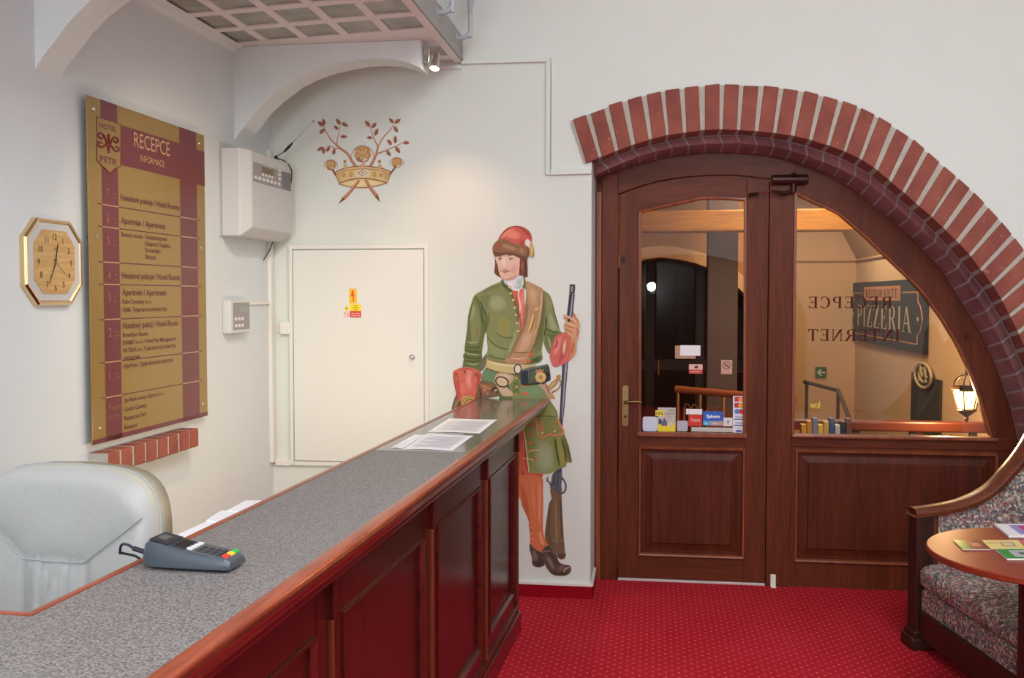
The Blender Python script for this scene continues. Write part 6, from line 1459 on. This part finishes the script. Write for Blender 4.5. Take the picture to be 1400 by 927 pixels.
for k in range(25):
    w=.03+(LEN-.06)*k/24; ht=rail_top+.0+.10*math.sin(math.pi*(k/24)); ch=.006*math.cos((k%6)/6*2*math.pi)
    rg.append([SF2(back_a-.16+ch,w,.36),SF2(back_a-.13+ch,w,.5),SF2(back_a-.10+ch,w,.8),SF2(back_a-.05+ch,w,ht-.05),SF2(back_a-.02,w,ht-.03),SF2(back_a+.04,w,ht-.03),SF2(back_a+.04,w,.28),SF2(back_a-.14,w,.30)])
b.loft(rg); b.build('back_cushion',fab,se,smooth=True)
b=MB(); rg=[]
for k in range(25):
    w=-.03+(LEN+.06)*k/24; ht=rail_top+.0+.10*math.sin(math.pi*max(0,min(1,k/24)))
    rg.append([SF2(back_a-.045,w,ht-.035),SF2(back_a-.05,w,ht-.01),SF2(back_a-.02,w,ht+.02),SF2(back_a+.03,w,ht+.02),SF2(back_a+.06,w,ht-.01),SF2(back_a+.055,w,ht-.035)])
b.loft(rg); b.build('back_rail',dkr,se,smooth=True)
# ------------------------------------------------------------------ round table + magazines
TZ=.72; TC_=Vector((1.372,3.705,0)); TR=.392
tt=wood('table_top_wood',(134,48,25),(116,40,22),.42,'y',0,scale=.7)
ta=thing('round_table','small round red-brown wooden table with brochures in front of the settee','table',TC_)
MB().lathe([(.0,TZ-.024),(TR-.004,TZ-.024),(TR,TZ-.020),(TR,TZ-.004),(TR-.004,TZ),(0,TZ)],TC_,(0,0,1),96).build('tabletop',tt,ta)
PC_=TC_+Vector((-.038,0,0))
MB().lathe([(.050,.06),(.052,.10),(.050,.16),(.050,.55),(.052,.62),(.09,.66),(.11,TZ-.024)],PC_,(0,0,1),24).build('pedestal',dk,ta,smooth=True)
for k in range(4):
    a=math.radians(45+90*k); dd=Vector((math.cos(a),math.sin(a),0))
    b=MB(); b.tube([PC_+dd*.03+Vector((0,0,.10)),PC_+dd*.14+Vector((0,0,.07)),PC_+dd*.20+Vector((0,0,.032))],[.035,.028,.020],8); b.build('base_leg',dk,ta,smooth=True)
def booklet(name,label,poly,z,th,c,draw=None,cat='brochure'):
    b=MB(); P=[atZ(u,v,z) for u,v in poly]; P=[Vector((p.x,p.y,0)) for p in P]
    b.use(mat('pages',(232,230,226),.7)); b.add([p+Vector((0,0,z)) for p in P]+[p+Vector((0,0,z+th)) for p in P],[(3,2,1,0),(0,1,5,4),(1,2,6,5),(2,3,7,6),(3,0,4,7)])
    b.use(mat('cover_%02x%02x%02x'%c,c,.3)); at=lambda s,t,o:(P[0].lerp(P[1],s)).lerp(P[3].lerp(P[2],s),t)+Vector((0,0,z+th+o))
    b.add([at(0,0,.0002),at(1,0,.0002),at(1,1,.0002),at(0,1,.0002)],[(0,1,2,3)])
    if draw:
        for s0,t0,s1,t1,cc,o in draw: b.use(mat('cover_%02x%02x%02x'%cc,cc,.3)); b.add([at(s0,t0,o),at(s1,t0,o),at(s1,t1,o),at(s0,t1,o)],[(0,1,2,3)])
    return tag(b.build(name),label,cat)
booklet('magazine','thick white magazine with a magenta picture at the back of the round table',[(1359,719),(1452,719),(1480,735),(1379,735)],TZ+.001,.008,(232,232,240),[(.18,.12,.9,.9,(150,140,200),.0004),(.3,.2,.9,.7,(200,40,110),.0006)],'magazine')
booklet('brochure','leaflet with green end and red picture at the left of the table brochures',[(1303,739),(1342,739),(1354,752),(1316,752)],TZ+.001,.002,(120,60,50),[(0,0,.32,1,(60,140,60),.0004),(.5,.3,.8,.7,(186,120,100),.0005),(.62,.1,.95,.3,(96,40,34),.0006)])
booklet('brochure','pale yellow leaflet with a dark oval emblem on the round table',[(1341,739),(1392,739),(1403,751),(1355,751)],TZ+.001,.002,(226,206,130),[(.42,.25,.8,.75,(150,150,150),.0004),(.48,.35,.74,.65,(226,206,130),.0006),(.05,.3,.35,.4,(180,150,90),.0004)])
booklet('brochure','pink leaflet at the right of the yellow leaflet on the round table',[(1394,739),(1440,739),(1452,751),(1405,751)],TZ+.001,.002,(226,90,130))
booklet('brochure','green-edged booklet nearest the edge of the round table',[(1361,753),(1432,753),(1448,766),(1377,766)],TZ+.001,.006,(40,140,60),[(.2,.15,.9,.85,(170,176,180),.0004),(.35,.35,.6,.6,(90,96,110),.0006)])
# ------------------------------------------------------------------ restaurant beyond the glass
RX=2.12; RYF=11.0; RYP=8.6; RZ=2.72
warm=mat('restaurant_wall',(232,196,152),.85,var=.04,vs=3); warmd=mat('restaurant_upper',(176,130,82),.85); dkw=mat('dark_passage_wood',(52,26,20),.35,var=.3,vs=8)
struct(MB().box((-1.6,5.93,-.1),(RX+.2,RYF+.2,0)).build('floor',wood('restaurant_floor',(110,60,40),(80,44,30),.4,'y',.2)))
struct(MB().box((-1.6,5.91,RZ),(RX+.2,RYF+.2,RZ+.1)).build('ceiling',mat('restaurant_ceiling',(160,104,56),.85)))
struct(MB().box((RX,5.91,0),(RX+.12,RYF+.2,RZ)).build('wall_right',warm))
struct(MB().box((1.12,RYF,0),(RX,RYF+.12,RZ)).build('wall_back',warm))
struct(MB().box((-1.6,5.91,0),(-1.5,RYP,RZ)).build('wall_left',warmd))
# sloping cornice of the vault, seen as a band
cz0=atX(1200,352,RX).z
b=MB(); b.box((RX-.02,5.95,cz0-.006),(RX,RYF,cz0+.006)); b.box((1.14,RYF-.02,cz0-.006),(RX,RYF,cz0+.006)); struct(b.build('trim_3',warmd))
# upper vault
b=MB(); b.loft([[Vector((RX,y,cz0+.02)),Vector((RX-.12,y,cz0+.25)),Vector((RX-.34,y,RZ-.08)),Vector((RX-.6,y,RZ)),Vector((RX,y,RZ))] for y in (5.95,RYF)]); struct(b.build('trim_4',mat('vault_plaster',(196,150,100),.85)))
# portal wall with arch
PA=[(870,358),(885,354),(905,352),(930,355),(950,359.5),(968,366),(985,374.5),(1000,385),(1012,396),(1022,406)]
pa=[px(u,v,RYP) for u,v in PA]; xl_=pa[0][0]-.10
arc_=[(xl_-.25,.0),(xl_-.25,pa[0][1]-.25),(xl_-.1,pa[0][1]-.06)]+pa+[(pa[-1][0]+.06,pa[-1][1]-.12),(pa[-1][0]+.08,pa[-1][1]-.3),(pa[-1][0]+.08,0)]
poly=[(-1.6,0),(-1.6,RZ),(1.16,RZ),(1.16,0)]+arc_[::-1]
b=MB(); b.noweld=True; A=[Vector((x,RYP,z)) for x,z in poly]; n_=len(A); tr=geometry.tessellate_polygon([[Vector((x,z,0)) for x,z in poly]])
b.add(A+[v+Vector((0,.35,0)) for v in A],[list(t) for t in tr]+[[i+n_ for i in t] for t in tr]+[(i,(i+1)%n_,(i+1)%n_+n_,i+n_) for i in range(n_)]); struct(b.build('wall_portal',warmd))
# pale plaster band round the portal
b=MB(); aa=arc_[1:-1]; rg=[]
for i,p in enumerate(aa):
    q=Vector(aa[min(i+1,len(aa)-1)])-Vector(aa[max(i-1,0)]); q.normalize(); nn=Vector((-q.y,q.x)); o=Vector(p)+nn*.10
    rg.append([Vector((p[0],RYP-.012,p[1])),Vector((o.x,RYP-.012,o.y)),Vector((o.x,RYP,o.y)),Vector((p[0],RYP,p[1]))])
b.loft(rg); struct(b.build('trim_5',mat('portal_cream',(226,190,150),.8)))
# dark door deep in the portal
dd=struct(thing('x','','',(.2,9.2,0))); dd.name='door_3'; del dd['category']; dd['label']='dark panelled double door deep in the passage behind the glass door'
b=MB(); b.box((-1.2,9.20,0),(1.15,9.26,RZ)); b.build('boards',dkw,dd)
for x0 in (-.42,.02,.46):
    b=MB(); 
    for z0_,z1_ in ((.15,.95),(1.05,1.95)):
        b.box((x0,9.17,z0_),(x0+.36,9.20,z1_))
    b.build('door_panel',mat('dark_glass_panel',(34,24,24),.15),dd,bevel=.01)
kx=atY(900,500,9.15); b=MB(); b.tube([kx+Vector((0,0,.06)),kx+Vector((0,-.03,.05)),kx+Vector((0,-.03,-.08)),kx+Vector((0,0,-.09))],.010,8); b.build('pull_handle',M['brass'],dd,smooth=True)
# solid column standing in for a pale reflection in the door glass
b=MB(); p0=atY(966,500,7.9); p1=atY(1008,500,7.9); b.box((p0.x,7.9,0),(p1.x,8.05,RZ)); 
tag(b.build('reflection_column',mat('reflection_column_brown',(88,68,60),.4,var=.15,vs=4),bevel=.01),'plain brown column standing in for a reflection in the door glass','pillar')
# ceiling beam
z_b0=atY(900,317,7.6).z; z_b1=atY(900,297,7.6).z
b=MB(); b.box((-1.5,7.6,z_b0),(1.45,7.8,z_b1+.05)); tag(b.build('ceiling_beam',wood('amber_beam',(178,122,28),(140,90,18),.5,'x',0),bevel=.01),'amber wooden beam across the passage behind the glass door','beam')
# stair railing with scroll balusters
rlg=thing('stair_railing','wooden handrail with iron scroll balusters in the passage behind the door','railing',(.4,7.3,0))
ra_=atY(924,532,7.3); rb_=atY(1024,541,7.1)
b=MB(); b.tube([ra_,rb_,rb_+(rb_-ra_)*.6],.026,10); b.build('handrail',mat('rail_orange_wood',(150,78,42),.4),rlg,smooth=True)
irn=mat('iron_gold',(150,116,80),.4,.5)
for u in (927,958,990): 
    t=(u-924)/100; p=ra_.lerp(rb_,t); b=MB().tube([p,Vector((p.x,p.y,0))],.011,8); b.build('baluster',irn,rlg)
for u in (938,948,970,981):
    t=(u-924)/100; p=ra_.lerp(rb_,t); b=MB(); z=p.z-.10
    b.tube([Vector((p.x-.01,p.y,0.0)),Vector((p.x-.01,p.y,z-.03)),Vector((p.x,p.y,z)),Vector((p.x+.02,p.y,z-.005)),Vector((p.x+.035,p.y,z-.03))],.006,6); b.build('scroll',irn,rlg)
# wooden barrier rail behind the side light
b=MB(); p0=atY(1081,578,6.45); p1=atY(1352,577,6.45); 
b.box((p0.x-.3,6.42,atY(1200,590,6.42).z),(RX,6.50,atY(1200,576,6.42).z)); br=thing('wooden_barrier','red-brown wooden barrier rail behind the side light glass','railing',(1.4,6.45,0)); b.build('rail',mat('barrier_wood',(88,38,24),.4,var=.15,vs=5),br,bevel=.01)
for u in (1105,1170,1248,1330): 
    p=atY(u,600,6.46); MB().box((p.x-.02,6.44,0),(p.x+.02,6.48,atY(1200,590,6.42).z)).build('post',mat('barrier_post',(70,66,70),.4),br)
# pizzeria sign on the far right wall
XF=lambda a,b_,o:Vector((RX-o,a,b_)); xpx=lambda u,v,o=0.:(lambda p:(p.y,p.z))(atX(u,v,RX-o))
def xcrop(x,y): return xpx(1150+x/7.72,370+y/7.72,.03)
ps=thing('restaurant_sign','dark green board reading RISTORANTE PIZZERIA on the wall of the next room','sign',Vector((RX,8.8,1.3)))
L0,T0_=xcrop(95,140); R0,T1=xcrop(893,70); _,B0=xcrop(95,750); _,B1=xcrop(890,850)
T_=(T0_+T1)/2; B_=(B0+B1)/2
print('pizza',L0,R0,T0_,T1,B0,B1)
dg=mat('sign_dark_green',(18,26,22),.6); cream=mat('sign_cream',(212,196,156),.5); och_=mat('sign_ochre',(206,140,84),.5)
MB().box((RX-.03,R0,B_),(RX,L0,T_)).build('board',dg,ps,bevel=.003)
# text runs from far (left) to near (right): a grows towards the camera
RF=lambda a,b_,o:Vector((RX-.03-o,L0-a,b_)); SL=L0-R0; SH=T_-B_
b=MB(); b.use(cream); serif(b,'PIZZERIA',RF,SL*.13,B_+SH*.26,SL*.74,SH*.36,.002); 
for u in (.07,.93): b.flat([(SL*u+.03*math.cos(t),B_+SH*.46+.02*math.sin(t)) for t in [k*.785 for k in range(8)]],RF,.002)
b.use(och_); b.flat([(SL*.24,B_+SH*.70),(SL*.74,B_+SH*.70),(SL*.74,B_+SH*.92),(SL*.24,B_+SH*.92)],RF,.002)
for u0,u1,v in ((.03,.22,.82),(.76,.93,.82),(.03,.93,.12)): b.flat([(SL*u0,B_+SH*v-.006),(SL*u1,B_+SH*v-.006),(SL*u1,B_+SH*v+.006),(SL*u0,B_+SH*v+.006)],RF,.002)
for s in (0,1):
    pth=[(.93,.82),(.93,.70),(.96,.62),(.98,.46),(.96,.30),(.93,.24),(.93,.12)]; b.tube([RF(SL*(x if s else 1-x+.0),B_+SH*y,.002) for x,y in pth],.006,6)
b.use(dg); serif(b,'RISTORANTE',RF,SL*.27,B_+SH*.745,SL*.44,SH*.13,.004); b.nonorm=True
b.build('lettering',None,ps)
# chalkboard with round emblem
ycrop=lambda x,y,o=.02:xpx(1230+x/7.13,480+y/7.13,o)
cbd=thing('menu_board','dark chalk board with a round emblem on top hanging beside the lantern','board',Vector((RX,7.6,.8)))
l0,t0=ycrop(112,212); r0,t1=ycrop(392,275); _,b0=ycrop(110,830)
print('board',l0,r0,t0,t1,b0)
tp2=(t0+t1)/2
MB().box((RX-.02,r0,.55),(RX,l0,tp2)).build('slate',mat('slate',(58,62,62),.45,var=.2,vs=5),cbd,bevel=.003)
ec,ez=ycrop(248,238); er=abs(ycrop(168,238)[0]-ycrop(328,238)[0])/2; ev=abs(ycrop(248,120)[1]-ycrop(248,358)[1])/2
FX=lambda a,b_,o:Vector((RX-.02-o,a,b_))
pts_=[(ec+er*math.cos(t),ez+ev*math.sin(t)) for t in [2*math.pi*k/28 for k in range(28)]]
MB().prism(pts_,FX,0,.015).build('emblem_disc',mat('emblem_dark',(44,40,34),.4),cbd)
b=MB(); b.tube([FX(a,z,.016) for a,z in pts_],.012,8,closed=True)
for L in ([(-.45,-.5),(-.3,.5),(0,-.1),(.3,.5),(.45,-.5)],[(-.5,.1),(-.2,-.4),(.2,-.5),(.55,0)],[(-.3,.7),(0,.5),(.3,.7)]): b.tube([FX(ec-er*x*1.,ez+ev*z,.018) for x,z in cr(L,False,4)],.010,6)
b.build('emblem_relief',mat('emblem_cream',(196,180,140),.5),cbd)
b=MB(); 
for k,(w_,z_) in enumerate(((.55,.60),(.5,.55))): b.text('JAN BECHER' if k==0 else 'RESTAURANT',lambda a,bb,o:Vector((RX-.02-o,l0-a,bb)),(l0-r0)*.22,tp2-.40-.07*k,.045,.002,w=(l0-r0)*w_)
b.build('chalk_lettering',mat('chalk',(120,118,104),.8),cbd) if 0 else None
# green exit sign
b=MB(); x0,z1=px(1115,502,RYF-.02); x1,z0=px(1130,516.5,RYF-.02); EF=XZ(RYF-.02); b.use(mat('exit_green',(40,110,60),.4)); b.prism([(x0,z0),(x1,z0),(x1,z1),(x0,z1)],EF,-.02,0)
b.use(mat('exit_arrow',(220,232,196),.4)); cx2,cz3=(x0+x1)/2,(z0+z1)/2; r=(x1-x0)*.38
b.flat([(cx2-r,cz3),(cx2-r*.1,cz3+r*.9),(cx2+r*.2,cz3+r*.75),(cx2-r*.35,cz3+r*.18),(cx2+r,cz3+r*.18),(cx2+r,cz3-r*.18),(cx2-r*.35,cz3-r*.18),(cx2+r*.2,cz3-r*.75),(cx2-r*.1,cz3-r*.9)],EF,.002)
tag(b.build('exit_sign'),'small green sign with a pale left arrow on the far restaurant wall','sign')
# grey metal handrail going down
p=[atY(1100,522,9.4),atY(1146,534,9.0),atY(1160,569,8.4)]; b=MB(); b.tube([p[0],p[1]],.018,8); b.tube([p[1],p[2],p[2]+(p[2]-p[1])*2],.018,8); b.build('rail',mat('rail_grey',(96,84,74),.35,.4),None) if 0 else None
hr=thing('metal_handrail','thin grey metal handrail bending down behind the side light','railing',(1.5,8.9,0)); b.build('rail',mat('rail_grey',(96,84,74),.35,.4),hr,smooth=True)
MB().tube([p[0]+Vector((.02,0,0)),Vector((p[0].x+.02,p[0].y,0))],.015,8).build('post',MC['rail_grey'],hr)
MB().tube([p[1],Vector((p[1].x,p[1].y,0))],.015,8).build('post',MC['rail_grey'],hr)
# leaflet shelf low left behind the side light
lf=thing('leaflet_rack','low rack with yellow and blue leaflets behind the side light glass','rack',(1.1,6.2,0))
q0=atY(1092,590,6.2); q1=atY(1166,576,6.2)
b=MB(); b.box((q0.x,6.14,q0.z-.10),(q1.x+.02,6.30,q0.z-.085)); 
for x in (q0.x,q1.x): b.box((x,6.14,0),(x+.015,6.30,q0.z-.085))
b.build('frame',M['chrome'],lf)
cols_=[(206,160,60),(190,140,50),(110,130,150),(220,180,80),(206,170,90),(60,90,130),(186,190,190),(40,40,48),(110,70,50)]
for k,c in enumerate(cols_):
    x=q0.x+.012+(q1.x-q0.x-.02)*k/len(cols_); h=.13+.02*((k*7)%3)
    b=MB(); b.box((x,6.17,q0.z-.085),(x+(q1.x-q0.x)/len(cols_)*.8,6.24,q0.z-.085+h)); tag(b.build('leaflet_stack',mat('leaf_%d'%k,c,.5)),['yellow','ochre','grey blue','bright yellow','sand yellow','dark blue','light grey','black','brown'][k]+' leaflet stack standing in the low rack behind the side light','leaflets','leaflet stacks in the low rack')
# lantern
LN=Vector(atY(1322,540,6.22)); lt=thing('wall_lantern','lit dark metal lantern hanging on the warm wall behind the side light','lantern',LN-Vector((0,0,.2)))
zq=lambda v:atY(1322,v,6.22).z
lm=mat('lantern_metal',(70,52,40),.4,.6)
zt_,zb_=zq(531),zq(559)
MB().lathe([(.085,zq(534)),(.088,zq(532)),(.080,zq(528)),(.050,zq(528.5)),(.05,zq(533))],Vector((LN.x,LN.y,0)),(0,0,1),6).build('collar',lm,lt)
b=MB()
for k in range(6):
    a=math.pi/3*k; d=Vector((math.cos(a),math.sin(a),0)); c=Vector((LN.x,LN.y,0))
    b.tube([c+d*.078+Vector((0,0,zq(533))),c+d*.052+Vector((0,0,zq(560)))],.004,6)
    b.tube(cr([c+d*.078+Vector((0,0,zq(529))),c+d*.068+Vector((0,0,zq(520))),c+d*.035+Vector((0,0,zq(514))),c+Vector((0,0,zq(511)))],False,3),.004,6)
b.build('cage',lm,lt)
MB().lathe([(.055,zq(559)),(.058,zq(561)),(.02,zq(568)),(.010,zq(570)),(.014,zq(573)),(.004,zq(577))],Vector((LN.x,LN.y,0)),(0,0,1),12).build('finial',lm,lt)
MB().lathe([(.012,zq(512)),(.012,zq(507)),(.02,zq(505))],Vector((LN.x,LN.y,0)),(0,0,1),10).build('top_knob',lm,lt)
MB().tube([Vector((LN.x,LN.y,zq(507))),Vector((LN.x,LN.y,zq(500))),Vector((RX,LN.y,zq(500)))],.008,8).build('wall_bracket',lm,lt)
gl_=bpy.data.materials.new('lantern_glow'); gl_.use_nodes=True; gl_.node_tree.nodes['Principled BSDF'].inputs['Emission Color'].default_value=lin((255,190,96)); gl_.node_tree.nodes['Principled BSDF'].inputs['Emission Strength'].default_value=9
MB().lathe([(.0,zq(558)),(.046,zq(558)),(.070,zq(535)),(.0,zq(535))],Vector((LN.x,LN.y,0)),(0,0,1),6).build('shade',gl_,lt)
# ------------------------------------------------------------------ lights
def light(kind,name,loc,e,col,size=.1,rot=None,tgt=None,**k):
    l=bpy.data.lights.new(name,kind); l.energy=e; l.color=col; o=bpy.data.objects.new(name,l); COL.objects.link(o); o.location=loc
    if kind=='AREA': l.shape='RECTANGLE'; l.size=size[0]; l.size_y=size[1]
    elif kind in('POINT','SPOT'): l.shadow_soft_size=size
    if tgt is not None: o.rotation_euler=(Vector(tgt)-Vector(loc)).to_track_quat('-Z','Y').to_euler()
    for a,b_ in k.items(): setattr(l,a,b_)
    return o
for i,(x,y,e) in enumerate(((1.2,1.6,100),(1.2,-1.6,110))):  # added panels standing in for flash light bounced off the ceiling
    fx_=thing('bounce_light','added square white light panel '+('over the middle of the lobby' if i==0 else 'over the rear of the lobby'),'ceiling light',(x,y,ZT-.06))
    MB().box((x-.84,y-.84,ZT-.05),(x+.84,y+.84,ZT)).build('housing',M['white'],fx_)
    light('AREA','bounce_fill',(x,y,ZT-.06),e,(.95,.97,1.),(1.6,1.6),tgt=(x,y,0))
light('AREA','rear_high_fill',(.9,YF+.06,3.65),95,(.93,.97,1.),(3.4,1.1),tgt=(.2,5.3,.9))  # unseen fill light added high on the rear wall
light('POINT','camera_flash',(-.02,-.06,H+.11),11,(.95,.97,1.),.05)
light('SPOT','halogen',SPOT[0],24,(1,.60,.34),.03,tgt=SPOT[0]+Vector((.05,.16,-1)),spot_size=math.radians(92),spot_blend=1.)
light('SPOT','halogen',(-1.16,3.32,2.70),60,(1,.78,.52),.04,tgt=(-2.05,4.6,1.1),spot_size=math.radians(90),spot_blend=1.)
wn=struct(thing('x','','',(-1.4,YF+.02,1.0))); wn.name='fill_light_frame'; del wn['category']; wn['label']='added frame round the fill light on the wall behind the photographer'  # unseen frame added around the rear left fill light
b=MB()
for a_,c_,d_,e_ in ((-2.06,-.70,1.0,1.06),(-2.06,-.70,3.44,3.50),(-2.06,-2.0,1.06,3.44),(-.76,-.70,1.06,3.44)): b.box((a_,YF,d_),(c_,YF+.05,e_))
b.build('fill_surround',M['wood'],wn)
light('AREA','rear_left_fill',(-1.38,YF+.06,2.25),95,(.90,.95,1.),(1.2,2.3),tgt=(-1.2,5,2.1))  # added fill light, set left so the glass does not mirror it
tl=CF(-sw-.05,-2.0,.985); tl2=CF(-sw-.05,-.45,.985); tlm=tl.lerp(tl2,.5)
ul=thing('desk_tube_lamp','tube lamp fixed under the inner edge of the counter top','lamp',(tlm.x,tlm.y,tlm.z)); MB().tube([tl+Vector((.012,0,.03)),tl2+Vector((.012,0,.03))],.012,10).build('tube_housing',M['white'],ul)
lo=light('AREA','tube_light',tlm,7.5,(1,.76,.46),(1.5,.03),tgt=tlm+Vector((-1,0,.15))); lo.rotation_euler=Matrix((CY_,Vector((0,0,1)),CX_)).transposed().to_euler()
light('POINT','lantern_lamp',(LN.x-.13,LN.y-.0,zq(546)),26,(1,.62,.28),.04)
light('AREA','restaurant_lamp',(1.0,7.2,RZ-.02),50,(1,.77,.50),(.8,1.6),tgt=(1.0,7.2,0))
light('AREA','restaurant_lamp',(1.6,9.6,RZ-.02),42,(1,.77,.50),(.5,1.2),tgt=(1.6,9.6,0))
w=bpy.data.worlds.new('world'); S.world=w; w.use_nodes=True; w.node_tree.nodes['Background'].inputs[0].default_value=(.8,.85,.95,1); w.node_tree.nodes['Background'].inputs[1].default_value=.15
GR={'sticker':'stickers on the lower door glass','warning_sticker':'warning labels on the white cupboard','paper_sheet':'printed sheets on the counter','paper_stack':'paper stacks behind the counter edge','brochure':'brochures on the round table','cable_duct':'white cable ducts on the walls','plaster_arch_rib':'plaster arch ribs under the walkway','window_lettering':'mirrored letters on the side light','bounce_light':'added ceiling lights'}
for o in bpy.data.objects:
    n=o.name.split('.')[0]
    if o.parent is None and n in GR and 'group' not in o: o['group']=GR[n]
S.view_settings.view_transform='Standard'; S.view_settings.look='None'; S.view_settings.exposure=-.1; S.view_settings.gamma=1; S.view_settings.use_curve_mapping=False
